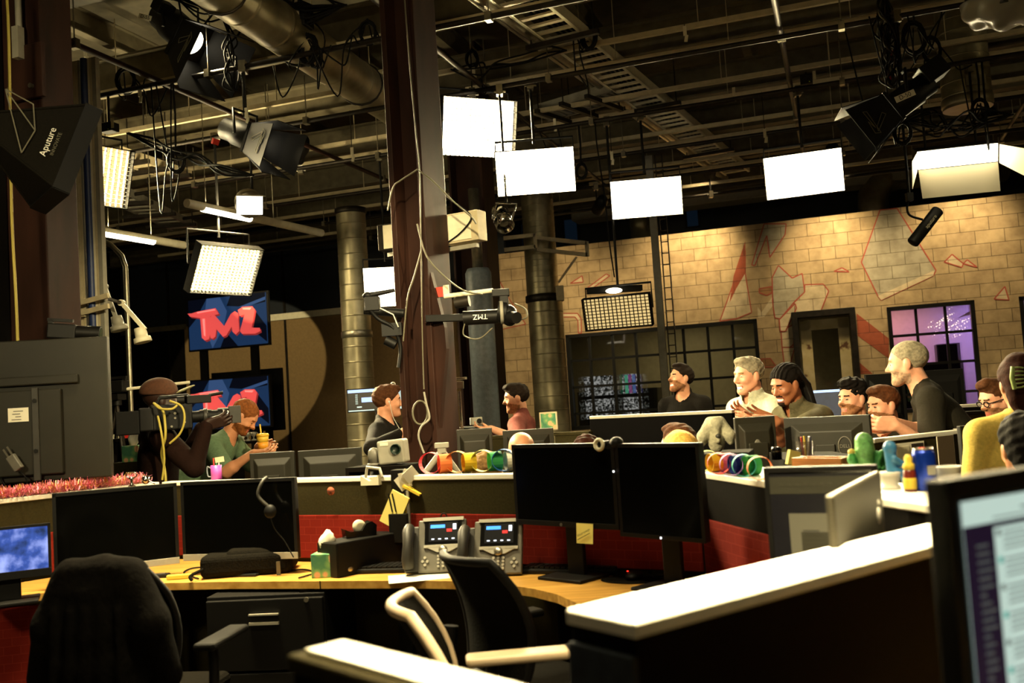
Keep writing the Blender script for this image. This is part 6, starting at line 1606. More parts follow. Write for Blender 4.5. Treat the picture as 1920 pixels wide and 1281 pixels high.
def tissue_mat():
    m = mat('tissue_print', '5f9a5a', 0.7); nt_ = m.node_tree; b_ = nt_.nodes['Principled BSDF']
    tc = nt_.nodes.new('ShaderNodeTexCoord'); v_ = nt_.nodes.new('ShaderNodeTexVoronoi'); v_.inputs['Scale'].default_value = 22
    r = nt_.nodes.new('ShaderNodeValToRGB'); e = r.color_ramp.elements; e[0].position = 0.3; e[0].color = lin('d8a878') + (1,); e[1].position = 0.42; e[1].color = lin('6f9e62') + (1,); q = e.new(0.7); q.color = lin('3f7a5a') + (1,)
    nt_.links.new(tc.outputs['Object'], v_.inputs['Vector']); nt_.links.new(v_.outputs['Distance'], r.inputs[0]); nt_.links.new(r.outputs[0], b_.inputs['Base Color'])
tissue_mat()
small('box_shelf', 'olive box shelf under the far tissue box', 'shelf', 248, 866, 6.5, lambda o: MB().box((0, 0.1, -o.location.z / 2 - 0.0), (0.26, 0.3, o.location.z)).build('body', 'olive_panel', o, 0.004))
small('tissue_box', 'green patterned tissue box with a tissue standing up, beyond the chrome ornament', 'tissue box', 250, 866, 6.5, tissue)
def shelf(label, px, py, d, w, dep=0.2):
    p = P(px, py, d); o = thing('shelf_unit', label, 'shelf', (p.x, p.y, 0), RZ)
    MB().box((0, 0, p.z - 0.012), (w, dep, 0.024)).build('board', 'dark_panel', o)
    for s in (-1, 1): MB().box((s * (w / 2 - 0.01), 0, (p.z - 0.024) / 2), (0.02, dep, p.z - 0.024)).build('upright', 'dark_panel', o)
    return p.z
zz = shelf('dark shelf carrying folded white cards beyond the cameraman', 232, 822, 7.6, 0.34)
for k, (px_, m_, c_) in enumerate(((208, 'white_paper', 'leftmost white card'), (223, 'white_paper', 'middle white card'), (237, 'red_plastic', 'small red card'), (248, 'white_paper', 'rightmost white card'))):
    small('card', c_ + ' standing on the dark shelf beyond the cameraman', 'card', px_, 820, 7.55, lambda o: MB().box((0, 0, 0.018), (0.045, 0.002, 0.036), 0, None, 0, 0.2).box((0, 0.012, 0.018), (0.045, 0.002, 0.036), 0, None, 0, -0.2).build('card', m_, o), 'cards on the far shelf', z=zz)
zz = shelf('shelf carrying three small trophies beyond the bent man', 466, 827, 9.6, 0.3)
for k, px_ in enumerate((456, 465, 476)):
    def tr(o, k=k):
        MB().lathe([(0.0, 0), (0.025, 0), (0.025, 0.012), (0.006, 0.02), (0.006, 0.035), (0.026, 0.06), (0.03, 0.085), (0.0, 0.08)] if k else [(0, 0), (0.02, 0), (0.02, 0.01), (0.005, 0.02), (0.028, 0.05), (0, 0.045)], n=14).build('cup', 'silver', o)
        for s in (-1, 1): MB().tube(smooth_path([(s * 0.024, 0, 0.055), (s * 0.042, 0, 0.07), (s * 0.028, 0, 0.083)], 4), 0.003, n=5).build('handle', 'silver', o)
    small('trophy', ('low leftmost trophy', 'middle trophy', 'rightmost trophy')[k] + ' of three on the shelf beyond the bent man', 'trophy', px_, 825, 9.6, tr, 'trophies on the far shelf', z=zz)
# ------------------------------------------------------------------ the cable mast and arm lamps at left
b_ = P(176, 650, 6.9); b_.z = 0
o = thing('cable_mast', 'tall mast of pale struts and one blue tube beside the broad brown column', 'mast', b_, RZ)
for x_, w_, m_ in ((-0.085, 0.03, 'beige_paint'), (-0.055, 0.018, 'beige_paint'), (-0.035, 0.014, 'grey_paint'), (0.055, 0.016, 'cream_paint'), (0.075, 0.018, 'beige_paint'), (0.105, 0.035, 'grey_paint')):
    MB().box((x_, 0, 2.1), (w_, 0.04, 4.2)).build('strut', m_, o)
MB().cyl((0.018, -0.02, 0), (0.018, -0.02, 4.2), 0.026, n=14).build('tube', 'blue_paint', o)
mb = MB()
for k in range(26): mb.box((-0.015, 0, 0.12 + 0.16 * k), (0.03, 0.02, 0.014))
mb.build('rungs', 'beige_paint', o); MB().box((0, 0, 0.02), (0.4, 0.3, 0.04)).build('base_plate', 'dark_steel', o)
for k, (dz, dx) in enumerate(((0.0, 0.05), (-0.075, 0.05))):
    MB().box((0.03 + dx, -0.06, 2.42 + dz), (0.24, 0.02, 0.035), 0, None, 0, 0, -0.12).build('bracket_bar', 'beige_paint', o)
MB().box((-0.07, -0.05, 2.42), (0.1, 0.02, 0.03)).box((-0.07, -0.05, 2.32), (0.1, 0.02, 0.03)).build('bracket', 'beige_paint', o)
def arm_lamp(label, pa, pb, pc, d, m='cream_paint'):
    a, b, c = P(*pa, d), P(*pb, d), P(*pc, d)
    o = thing('arm_lamp', label, 'lamp', a); a0 = Vector(a)
    MB().bar((0, 0, 0), b - a0, 0.022, 0.03).cyl((0, -0.02, 0), (0, 0.02, 0), 0.025, n=12).build('arm', m, o)
    h = c - a0
    MB().lathe([(0.0, 0.075), (0.04, 0.07), (0.045, 0.03), (0.045, 0.0), (0.062, -0.005), (0.066, -0.04), (0.055, -0.045), (0.05, -0.03), (0.0, -0.028)], M=T(h) @ rotm(0, math.radians(-12), 0), n=20).build('lamp_head', m, o)
    return o, a0
o, a0 = arm_lamp('pale swing-arm lamp bent down right of the cable mast', (228, 568), (272, 618), (266, 632), 7.2)
MB().bar((0, 0, 0), P(195, 558, 6.95) - a0, 0.02, 0.02).build('wall_arm', 'dark_steel', o)
o, a0 = arm_lamp('dim glassy swing-arm lamp behind the bracket of the cable mast', (196, 537), (217, 594), (222, 610), 7.3, 'grey_paint')
MB().bar((0, 0, 0), P(186, 533, 6.95) - a0, 0.02, 0.02).build('wall_arm', 'beige_paint', o)
b_ = P(243, 700, 8.2); b_.z = 0
o = thing('conduit_pipe', 'thin grey conduit rising beside the arm lamp and bending left at its top', 'pipe', b_)
zt = P(243, 500, 8.2).z
MB().tube([(0, 0, 0), (0, 0, zt), (-0.03, 0, zt + 0.1), (-0.12, 0, zt + 0.2), (-0.2, 0, zt + 0.25)], 0.022, n=10).build('pipe', 'pipe_metal', o)
# remote cameras
def robot_cam(label, px, py, d, yaw, tilt=0, pole=None, s=1.0):
    o = thing('remote_camera', label, 'camera', P(px, py, d), math.radians(yaw))
    M = rotm(0, math.radians(tilt), 0) @ Matrix.Diagonal((s, s, s, 1))
    MB().box((0, 0, 0), (0.18, 0.1, 0.1), 0, M).build('body', 'black_plastic', o, 0.008)
    MB().cyl((0.09, 0, 0), (0.24, 0, 0), 0.045, 0.05, 18, M=M).build('lens', 'black_metal', o)
    MB().cyl((0.24, 0, 0), (0.243, 0, 0), 0.04, n=16, M=M).build('front_glass', 'lens_glass', o)
    MB().box((-0.02, 0, 0.075), (0.16, 0.03, 0.02), 0, M).box((-0.08, 0, 0.06), (0.03, 0.03, 0.04), 0, M).build('handle', 'black_plastic', o)
    MB().box((0, 0, -0.09), (0.1, 0.13, 0.05), 0, Matrix.Diagonal((s, s, s, 1))).cyl((0, 0, -0.1 * s), (0, 0, -0.16 * s), 0.04 * s, n=14).build('pan_head', 'black_metal', o)
    if pole: MB().cyl((0, 0, -0.15 * s), (0, 0, pole - o.location.z), 0.03, n=12).build('column', 'black_metal', o)
    return o
robot_cam('black camera resting behind the top of the big television', 118, 622, 5.75, 10, 6, 0.0, 0.9)
o = robot_cam('black camera on a slender tripod left of the cameraman, with a long white boom', 218, 725, 7.4, 170, 0, None, 0.9)
for k in range(3):
    a = 2 * pi * k / 3 + 0.4; MB().cyl((0, 0, -0.14), (0.35 * math.cos(a), 0.35 * math.sin(a), -o.location.z), 0.013, n=8).build('tripod_leg', 'dark_steel', o)
MB().cyl(rotm(0, 0, math.radians(-170)) @ (P(236, 730, 7.4) - o.location), rotm(0, 0, math.radians(-170)) @ (P(356, 717, 7.6) - o.location), 0.012, n=10).build('boom', 'cream_paint', o)
# the rigs on the big column
o = thing('camera_rig', 'black camera rig clamped to the left side of the rust-brown column', 'camera', P(715, 585, 6.75))
MB().cyl((-0.12, 0, 0.02), (0.16, 0, -0.02), 0.03, n=12).box((-0.06, 0, 0.06), (0.1, 0.09, 0.1)).build('arm', 'black_metal', o, 0.004)
MB().cyl((-0.08, -0.02, 0.12), (0.1, 0.02, 0.15), 0.02, 0.012, n=12).ell((-0.09, -0.02, 0.12), (0.035, 0.025, 0.025)).build('microphone', 'black_plastic', o)
MB().tube(smooth_path([(-0.1, 0, 0.05), (-0.02, -0.05, -0.05), (0.08, -0.03, -0.12), (0.12, 0, -0.25), (0.1, 0, -0.4)], 6), 0.014, n=8).box((0.07, 0, -0.13), (0.14, 0.08, 0.09)).cyl((0.02, 0, -0.2), (0.09, 0, -0.24), 0.035, n=12).build('cable_hose', 'black_plastic', o)
MB().tube([(0.0, -0.06, 0.02), (0.09, -0.06, -0.03), (0.12, -0.05, -0.12)], 0.006, n=6).build('bright_lead', 'silver', o)
o = thing('camera_rig', 'motorised camera arm with upside-down white letters right of the rust-brown column', 'camera', P(895, 590, 6.6))
MB().bar((-0.36, 0.08, 0.0), (0.1, 0.0, -0.02), 0.05, 0.05).cyl((-0.1, 0.0, -0.02), (0.14, 0, -0.02), 0.05, n=16).build('arm', 'black_metal', o, 0.004)
MB().cyl((0.14, 0, 0.01), (0.2, 0, 0.0), 0.075, n=18).ell((0.22, 0, -0.02), (0.06, 0.07, 0.075)).cyl((0.22, -0.04, -0.03), (0.27, -0.12, -0.05), 0.04, n=16).build('camera_head', 'black_plastic', o)
MB().lathe([(0.076, -0.012), (0.082, -0.008), (0.082, 0.008), (0.076, 0.012)], M=T(0.17, 0, 0.005) @ rotm(0, pi / 2, 0), n=20).build('ring', 'grey_paint', o)
text('TMZ', 0.05, 'lettering', 'white_plastic', o, T(0.02, -0.052, -0.02) @ rotm(0, pi, 0) @ FACE)
MB().cyl((-0.22, 0.0, 0.14), (0.12, 0, 0.16), 0.016, n=10).build('rod', 'cream_paint', o)
MB().box((0.17, 0, 0.14), (0.12, 0.07, 0.05)).box((0.19, 0, 0.08), (0.06, 0.06, 0.09)).build('clamp', 'black_metal', o, 0.004)
MB().cyl((-0.15, 0.02, 0.09), (-0.05, 0.0, 0.1), 0.04, n=14).build('motor', 'dark_steel', o)
MB().tube(smooth_path([(0.26, 0, 0.06), (0.33, 0, 0.02), (0.34, -0.02, -0.04), (0.28, -0.03, -0.06)], 6), 0.006, n=6).build('lead', 'grey_cable', o); MB().tube(smooth_path([(-0.09, -0.03, -0.06), (-0.1, -0.03, -0.14), (0.0, -0.03, -0.17), (0.1, -0.02, -0.1)], 6), 0.005, n=6).build('lead', 'grey_cable', o)
q = CC - o.location; MB().bar((-0.36, 0.08, 0.0), (q.x + 0.1, q.y, 0.0), 0.05, 0.06).build('column_clamp', 'rust_steel', o)
o2 = thing('red_and_white_tag', 'red and white tag sticking out of the rust-brown column', 'tag', P(832, 547, 6.72), RZ)
MB().box((-0.03, 0, 0), (0.05, 0.012, 0.07)).build('red_part', 'red_tape', o2); MB().box((0.02, 0, 0.0), (0.04, 0.012, 0.09)).build('white_part', 'cream_paint', o2); MB().bar((-0.02, 0.01, 0), (-0.12, 0.1, 0), 0.02, 0.02).build('stem', 'dark_steel', o2)
o = thing('junction_box', 'pale steel junction box on the right side of the rust-brown column', 'electrical box', P(872, 428, 7.0), RZ - 0.2)
MB().box((0, 0, 0), (0.3, 0.12, 0.22)).build('case', 'beige_paint', o, 0.004); MB().box((-0.02, -0.063, 0), (0.22, 0.006, 0.19)).build('cover', 'cream_paint', o, 0.002)
MB().box((0.0, -0.067, 0.015), (0.1, 0.002, 0.05)).build('paper_label', 'cream_paint', o)
MB().box((-0.15, 0.0, -0.14), (0.5, 0.04, 0.03)).build('bracket', 'grey_paint', o)
MB().tube(smooth_path([(-0.12, -0.07, -0.1), (0.0, -0.08, -0.05), (0.1, -0.08, 0.03), (0.09, -0.08, 0.09), (-0.05, -0.07, 0.2), (-0.3, -0.02, 0.42)], 6), 0.006, n=6).build('lead', 'black_cable', o)
o = thing('junction_box', 'small pale steel box peeking out left of the rust-brown column', 'electrical box', P(728, 447, 7.3), RZ)
MB().box((0.04, 0, 0), (0.2, 0.12, 0.2)).build('case', 'dark_steel', o, 0.004); MB().box((0.06, -0.063, 0), (0.14, 0.006, 0.18)).build('cover', 'cream_paint', o); MB().bar((0.0, 0, -0.13), (0.3, -0.1, -0.13), 0.04, 0.03).build('bracket', 'grey_paint', o)
# column cables
def colcab(label, pts, r=0.008, m='grey_cable', d=6.62): return cable('column_cable', label, [W(x, y, d) for x, y in pts], r, m)
colcab('pale cable running down the middle of the rust-brown column', [(757, -20), (768, 120), (780, 250), (787, 330), (790, 500), (792, 640), (795, 730)], 0.005)
colcab('dark cable hugging the right flange of the rust-brown column', [(782, 420), (800, 480), (835, 520), (870, 545), (905, 552)], 0.006, 'grey_cable', 6.5)
colcab('guy rope from the rust-brown column down to the pale junction box', [(783, 318), (812, 340), (850, 378), (882, 405), (893, 420)], 0.006, 'grey_cable', 6.6)
colcab('guy rope from the rust-brown column down to the left', [(783, 318), (752, 338), (737, 352), (727, 395)], 0.006, 'grey_cable', 6.6)
colcab('thin dark cable swinging down the left face of the rust-brown column', [(790, 470), (776, 520), (764, 560), (756, 640)], 0.006, 'grey_cable')
colcab('grey hose hanging at the foot of the rust-brown column', [(795, 735), (800, 760), (805, 785), (790, 800), (785, 820), (795, 850)], 0.007, 'grey_paint', 6.55)
cl = cable('cable_coil', 'coiled cable hooked on the rust-brown column at desk height', [W(788 + 14 * math.cos(t), 774 + 22 * math.sin(t), 6.6) for t in [2 * pi * k / 10 for k in range(11)]], 0.007, 'grey_cable')
# tripod plate in front of the column
o = thing('tripod', 'grey tripod with a small mounting plate standing before the rust-brown column', 'tripod', P(828, 835, 5.6))
MB().box((0, 0, 0), (0.08, 0.06, 0.03)).box((0.0, 0, -0.025), (0.05, 0.05, 0.04)).build('plate', 'silver', o, 0.003)
for k, e in enumerate(((790, 862), (872, 866), (835, 880))):
    t_ = P(*e, 5.5 + 0.1 * k) - o.location; t_ = t_ * (-(o.location.z) / t_.z)
    t_ = Vector((t_.x * 0.5, t_.y * 0.5, t_.z)) if abs(t_.x) > 0.8 else t_
    MB().cyl((0, 0, -0.03), t_, 0.018, 0.014, 10).build('leg', 'grey_paint', o)
# beige box camera with dome on a shelf
zz = shelf('dark organiser shelf beside the rust-brown column, carrying the beige box', 722, 872, 5.3, 0.36, 0.24)
o = thing('projector', 'beige box with a round dark lens on the shelf left of the rust-brown column', 'projector', Vector(ground(738, 850, 5.3) + (zz,)), math.radians(-8))
MB().box((0, 0, 0.07), (0.15, 0.12, 0.13), 0, None, 0, 0, -0.06).build('case', 'grey_paint', o, 0.012, 3)
MB().lathe([(0.0, 0.0), (0.026, 0.0), (0.03, 0.008), (0.026, 0.016), (0.03, 0.0)], M=T(0.03, -0.061, 0.085) @ rotm(pi / 2), n=20).build('lens', 'lens_glass', o)
MB().box((-0.035, -0.061, 0.115), (0.045, 0.002, 0.016)).build('badge', 'cream_paint', o)
o = thing('dome_camera', 'grey domed casing beside the beige box on the shelf', 'camera', Vector(ground(701, 850, 5.3) + (zz,)), 0)
MB().lathe([(0.034, 0.0), (0.034, 0.06), (0.03, 0.082), (0.018, 0.095), (0.0, 0.1)], n=20).lathe([(0.042, 0), (0.042, 0.012), (0.034, 0.014)], n=20).build('dome', 'grey_plastic', o)
# silver rig right of the column
b_ = P(862, 800, 7.6)
o = thing('pan_tilt_stand', 'silver skeletal stand with a small camera on top, right of the rust-brown column', 'stand', (b_.x, b_.y, 0))
zt = P(862, 722, 7.6).z
for s_ in (-0.025, 0.025): MB().cyl((s_, 0, 0), (s_ * 0.6, 0, zt - 0.05), 0.012, n=10).build('pole', 'chrome', o)
for k in range(7): MB().box((0.01 * (-1) ** k, -0.01, 0.95 + 0.06 * k), (0.09 - 0.008 * k, 0.05, 0.022)).build('bracket', 'bright_metal', o)
MB().box((0, 0, zt), (0.1, 0.09, 0.06)).cyl((-0.04, -0.03, zt + 0.01), (-0.05, -0.1, zt), 0.022, n=12).box((0.02, 0, zt + 0.05), (0.12, 0.03, 0.02)).build('camera', 'bright_metal', o, 0.004)
MB().box((0, 0, 0.02), (0.3, 0.3, 0.04)).build('base', 'black_metal', o)
b_ = P(884, 770, 8.0)
o = thing('floor_speaker', 'black upright speaker behind the silver stand', 'speaker', (b_.x, b_.y, 0), RZ)
MB().box((0, 0, 0.66), (0.3, 0.3, 1.32)).build('cabinet', 'black_plastic', o, 0.02, 3); MB().lathe([(0, 0), (0.1, 0.0), (0.12, 0.012), (0.12, 0.0)], M=T(0, -0.15, 1.1) @ rotm(pi / 2), n=24).build('cone', 'black_satin', o)
# small silver camera in the maroon man's hand
arm = mm['arms'][0]; wr = Vector(arm[2]); dh = Vector(nrm((-1, 0.05, 0.12)))
o = thing('compact_camera', 'small silver camera with a round lens on the maroon man palm', 'camera', wr + dh * 0.12 + Vector((0, 0, 0.055)), math.radians(10))
MB().box((0, 0, 0), (0.1, 0.035, 0.06)).build('body', 'silver', o, 0.005, 3)
MB().cyl((0.022, -0.018, 0), (0.022, -0.035, 0), 0.02, n=18).build('lens', 'black_metal', o); MB().cyl((0.03, 0, 0.03), (0.03, 0, 0.037), 0.007, n=10).build('shutter_button', 'chrome', o)

# ------------------------------------------------------------------ near cubicle: things on the desk
def on_desk(px, py, z=DESKZ): p = PZ(px, py, z); return p
def put(name, label, cat, px, py, build, rz=0.0, z=DESKZ, group=None):
    p = PZ(px, py, z); o = thing(name, label, cat, p, rz, group); build(o); return o
def ph(o):
    """desk phone: leaning slab with screen, keypad, handset"""
    M = T(0, 0.02, 0.105) @ rotm(math.radians(-24), 0, 0)
    MB().box((0.03, 0.0, 0), (0.2, 0.03, 0.22), 0, M).build('body', 'grey_plastic', o, 0.006)
    MB().box((0.035, -0.017, 0.052), (0.155, 0.006, 0.1), 0, M).build('screen_frame', 'black_gloss', o)
    MB().box((0.035, -0.018, 0.108), (0.17, 0.012, 0.014), 0, M).build('silver_top', 'silver', o)
    mb = MB().box((0.035, -0.018, -0.005), (0.16, 0.012, 0.012), 0, M)
    mb.add([(-0.035, -0.024, -0.008), (0.105, -0.024, -0.008), (0.06, -0.024, -0.03), (0.01, -0.024, -0.03), (-0.035, -0.014, -0.008), (0.105, -0.014, -0.008), (0.06, -0.014, -0.03), (0.01, -0.014, -0.03)], [(0, 3, 2, 1), (4, 5, 6, 7), (0, 1, 5, 4), (1, 2, 6, 5), (2, 3, 7, 6), (3, 0, 4, 7)], 0, False, M)
    mb.build('silver_trim', 'silver', o)
    mb = MB(); mb.box((0.035, -0.0205, 0.055), (0.12, 0.001, 0.08), 0, M)
    mb.box((0.012, -0.0215, 0.078), (0.06, 0.001, 0.014), 1, M).box((0.06, -0.0215, 0.06), (0.022, 0.001, 0.012), 2, M).box((0.082, -0.0215, 0.075), (0.014, 0.001, 0.024), 3, M)
    for k in range(4): mb.box((-0.008 + 0.028 * k, -0.0215, 0.025), (0.012, 0.001, 0.005), 3, M)
    mb.build('screen_picture', ['phone_dark', 'phone_blue', 'phone_red', 'phone_white'], o)
    MB().lathe([(0.0, 0.0), (0.016, 0.0), (0.018, 0.006), (0.012, 0.012), (0, 0.012)], M=M @ T(0.035, -0.02, -0.02) @ rotm(pi / 2), n=18).build('navigation_button', 'bright_metal', o)
    mb = MB()
    for i in range(3):
        for j in range(4): mb.cyl(M @ Vector((0.015 + 0.02 * i, -0.015, -0.045 - 0.014 * j)), M @ Vector((0.015 + 0.02 * i, -0.021, -0.045 - 0.014 * j)), 0.0055, n=8)
    mb.build('keypad', 'silver', o)
    for x_ in (-0.04, 0.1):
      mb = MB()
      for q_ in ((x_, -0.05), (x_ - 0.01, -0.065), (x_ + 0.01, -0.065), (x_, -0.08)): mb.cyl(M @ Vector((q_[0] + 0.0, -0.015, q_[1])), M @ Vector((q_[0], -0.021, q_[1])), 0.006, n=8)
      mb.build('side_keys', 'silver', o)
    mb = MB().tube([M @ Vector(p_) for p_ in ((-0.105, -0.03, 0.075), (-0.105, -0.05, 0.05), (-0.105, -0.055, 0.0), (-0.105, -0.05, -0.06), (-0.105, -0.03, -0.09))], [0.022, 0.026, 0.021, 0.026, 0.024], n=12)
    mb.build('handset', 'dark_grey_plastic', o)
    MB().box((-0.095, 0.0, -0.01), (0.06, 0.03, 0.19), 0, M).build('cradle', 'dark_grey_plastic', o, 0.006)
    MB().box((0.0, 0.06, 0.045), (0.14, 0.06, 0.09)).build('foot', 'dark_grey_plastic', o, 0.004)
for n_, c_, e_ in (('phone_dark', '0a0c14', 0), ('phone_blue', '3f8cff', 1.6), ('phone_red', 'd03030', 1.2), ('phone_white', 'd0e0ff', 1.2)): mat(n_, c_, 0.3, emit=e_)
p1_ = put('desk_phone', 'taller desk phone with a lit screen standing left against the red panel', 'phone', 818, 1075, ph, -0.08); p1_.scale = (1.12,) * 3
MB().tube([(0.035 + 0.012 * math.cos(t), 0.06, 0.222 + 0.012 * math.sin(t)) for t in [2 * pi * k / 16 for k in range(16)]], 0.003, n=6, closed=True).build('camera_ring', 'black_metal', p1_)
put('desk_phone', 'shorter desk phone leaning back, right of the taller one', 'phone', 922, 1079, ph, -0.2).scale = (1.1,) * 3
def tower(o):
    MB().box((0, 0, 0.08), (0.15, 0.48, 0.16)).build('case', 'black_satin', o, 0.006)
    MB().box((0, -0.242, 0.08), (0.142, 0.006, 0.152)).build('front_panel', 'black_plastic', o)
    MB().ell((0.076, -0.17, 0.03), (0.002, 0.016, 0.011)).build('badge', 'bright_metal', o)
pc = put('computer_tower', 'black computer tower lying on the desk between tissue box and phones', 'computer', 692, 1066, tower, math.radians(-42))
put('tissue_box', 'patterned tissue box with a tissue standing up on the near desk', 'tissue box', 612, 1080, tissue, -0.1)
def tapeD(o):
    MB().prism([(-0.08, 0), (0.07, 0), (0.075, 0.05), (0.05, 0.07), (0.02, 0.06), (0.0, 0.03), (-0.06, 0.03), (-0.085, 0.045)], -0.03, 0.03, 0, FACE, False).build('body', 'black_gloss', o, 0.006)
    MB().lathe([(0.012, -0.01), (0.03, -0.01), (0.03, 0.01), (0.012, 0.01)], M=T(-0.005, 0, 0.05) @ rotm(pi / 2), n=20).build('tape_roll', 'cream_paint', o)
put('tape_dispenser', 'black tape dispenser on top of the computer tower', 'tape dispenser', 676, 1006, tapeD, 0.5, DESKZ + 0.16)
put('desk_speaker', 'small dark box behind the tissue box by the red panel', 'speaker', 618, 1044, lambda o: MB().box((0, 0.02, 0.13), (0.1, 0.1, 0.26)).build('cabinet', 'black_satin', o, 0.006))
def bagb(o):
    MB().box((0, 0, 0.055), (0.44, 0.24, 0.11)).box((0.05, -0.02, 0.1), (0.3, 0.16, 0.06)).build('body', 'black_fabric', o, 0.03, 4)
    MB().tube(smooth_path([(0.05, 0.02, 0.09), (0.06, 0.04, 0.15), (0.15, 0.04, 0.17), (0.2, 0.02, 0.1)], 6), 0.014, n=8).build('handle', 'black_fabric', o)
    MB().tube(smooth_path([(-0.2, -0.12, 0.05), (-0.25, -0.16, 0.03), (-0.24, -0.17, 0.01)], 5), 0.008, n=6).build('strap', 'black_fabric', o)
    MB().box((0.16, -0.142, 0.03), (0.018, 0.006, 0.07)).build('buckle', 'grey_plastic', o)
put('laptop_bag', 'flat black laptop bag lying on the desk below the second silver-edged monitor', 'bag', 470, 1074, bagb, 0.08)
put('label_stick', 'yellow packaged stick beside the draped chair on the desk', 'packet', 337, 1086, lambda o: MB().box((0, 0, 0.012), (0.12, 0.03, 0.022)).build('packet', 'yellow_plastic', o, 0.004), 0.06)
put('remote_control', 'black remote left of the yellow stick', 'remote', 295, 1084, lambda o: (MB().box((0, 0, 0.01), (0.12, 0.04, 0.02)).build('body', 'black_plastic', o, 0.005), MB().box((0.0, 0, 0.021), (0.08, 0.025, 0.003)).build('buttons', 'grey_plastic', o)), 0.05)
def sheetp(o): MB().box((0, 0, 0.001), (0.27, 0.2, 0.002)).build('sheet', 'white_paper', o)
put('paper_sheet', 'white paper sheet on the desk before the phones', 'paper', 785, 1083, sheetp, 0.15)
def kb(o):
    MB().box((0, 0, 0.012), (0.44, 0.15, 0.02)).build('body', 'black_plastic', o, 0.006)
    mb = MB()
    for j in range(5):
        for i in range(17): mb.box((-0.2 + 0.025 * i, -0.052 + 0.026 * j, 0.026), (0.02, 0.021, 0.01))
    k = mb.build('keys', 'black_plastic', o); k['kind'] = 'stuff'
put('keyboard', 'black keyboard on the desk below the sticky note', 'keyboard', 1075, 1072, kb, math.radians(-22))
put('keyboard', 'dark keyboard pushed up against the computer tower', 'keyboard', 748, 1070, kb, math.radians(-12))
def mp(o):
    MB().lathe([(0.0, 0), (0.1, 0.0), (0.11, 0.003), (0.1, 0.006), (0, 0.006)], n=28, sx=1.2, sy=0.8).build('pad', 'black_fabric', o)
    m = MB().ell((0.01, 0, 0.02), (0.035, 0.055, 0.02)).build('mouse', 'black_plastic', o); MB().ell((-0.01, -0.02, 0.04), (0.004, 0.004, 0.002)).build('light', 'led_red', m)
put('mouse_pad', 'black mouse pad with a mouse on the desk beside the keyboard', 'mouse pad', 1185, 1088, mp, -0.4)
def cab(name, label, pts, r=0.004, z=DESKZ + 0.006): return cable(name, label, [PZ(x, y, z) for x, y in pts], r, 'black_cable')
cab('desk_cable', 'black cable with a plug running from the phones over the desk', [(905, 1078), (925, 1080), (945, 1079), (1000, 1066), (1060, 1062)])
cab('desk_cable', 'black cable curling behind the laptop bag at left', [(372, 1085), (345, 1075), (360, 1066), (400, 1062)])
cab('desk_cable', 'black cable looping at the right end of the desk', [(1215, 1075), (1240, 1068), (1262, 1066), (1250, 1078), (1225, 1082), (1255, 1088)])
cab('desk_cable', 'black cable behind the laptop bag by the tissue box', [(545, 1070), (570, 1068), (590, 1074), (560, 1084)])
o = thing('pen', 'silver stylus leaning behind the right black monitor stand', 'pen', PZ(1222, 1066, DESKZ), 0)
MB().cyl((0, 0, 0.0), (0.05, 0.06, 0.24), 0.006, n=8).ell((0.052, 0.062, 0.25), (0.008, 0.008, 0.008)).build('pen', 'silver', o)
# notepads in a hanging holder
q = jp.location
o = thing('note_holder', 'wire holder with yellow notepads and folded papers hooked on the corner post', 'holder', (q.x, q.y - 0.06, 0.86), RZ)
MB().box((0, -0.01, 0.06), (0.1, 0.05, 0.14)).build('pocket', 'black_metal', o, 0.003)
MB().box((-0.02, -0.02, 0.15), (0.1, 0.012, 0.17), 0, None, 0, 0, math.radians(28)).build('notepad', 'yellow_note', o)
MB().box((0.0, 0.0, 0.13), (0.07, 0.012, 0.18), 0, None, 0, 0, math.radians(-8)).build('notepad', 'yellow_plastic', o)
MB().box((0.05, -0.01, 0.14), (0.012, 0.012, 0.2)).build('ruler', 'silver', o)
for k in range(2): MB().cyl((-0.03 + 0.02 * k, -0.028, 0.14), (-0.045 + 0.02 * k, -0.03, 0.23), 0.004, n=6).build('pen', 'black_plastic', o)
MB().box((0.07, 0.01, 0.24), (0.1, 0.05, 0.012), 0, None, 0, 0, math.radians(28)).build('notepad', 'yellow_plastic', o)
R = random.Random(8)
for k in range(4): MB().box((0.02 + 0.015 * k, 0, 0.28 + 0.012 * k), (0.06, 0.003, 0.07), 0, None, 0.3 * k, 0.1, 0.5 * k - 0.6).build('paper', 'white_paper', o)
o = thing('card_clip', 'folded cream card clipped over the partition beside the corner post', 'card', PZ(697, 894, TOPZ) + Vector((0, -0.02, -0.02)), RZ)
MB().prism([(-0.05, 0.0), (0.05, 0.0), (0.05, 0.05), (0.0, 0.02), (-0.05, 0.05)], -0.02, 0.02, 0, T(0, 0, -0.02) @ FACE).build('card', 'cream_paint', o); MB().tube([(-0.03, 0, 0.02), (-0.02, 0, 0.07), (0.05, 0, 0.06), (0.06, 0, 0.02)], 0.008, n=8).build('clip', 'silver', o)
o = thing('pin_badge', 'round red badge pinned on the left partition', 'badge', PV(621, 921, uvz(PZ(621, 897, TOPZ))[1] - 0.003), RZ)
MB().lathe([(0, 0), (0.02, 0), (0.022, 0.004), (0, 0.008)], M=rotm(pi / 2), n=20).build('badge', 'mural_red', o)
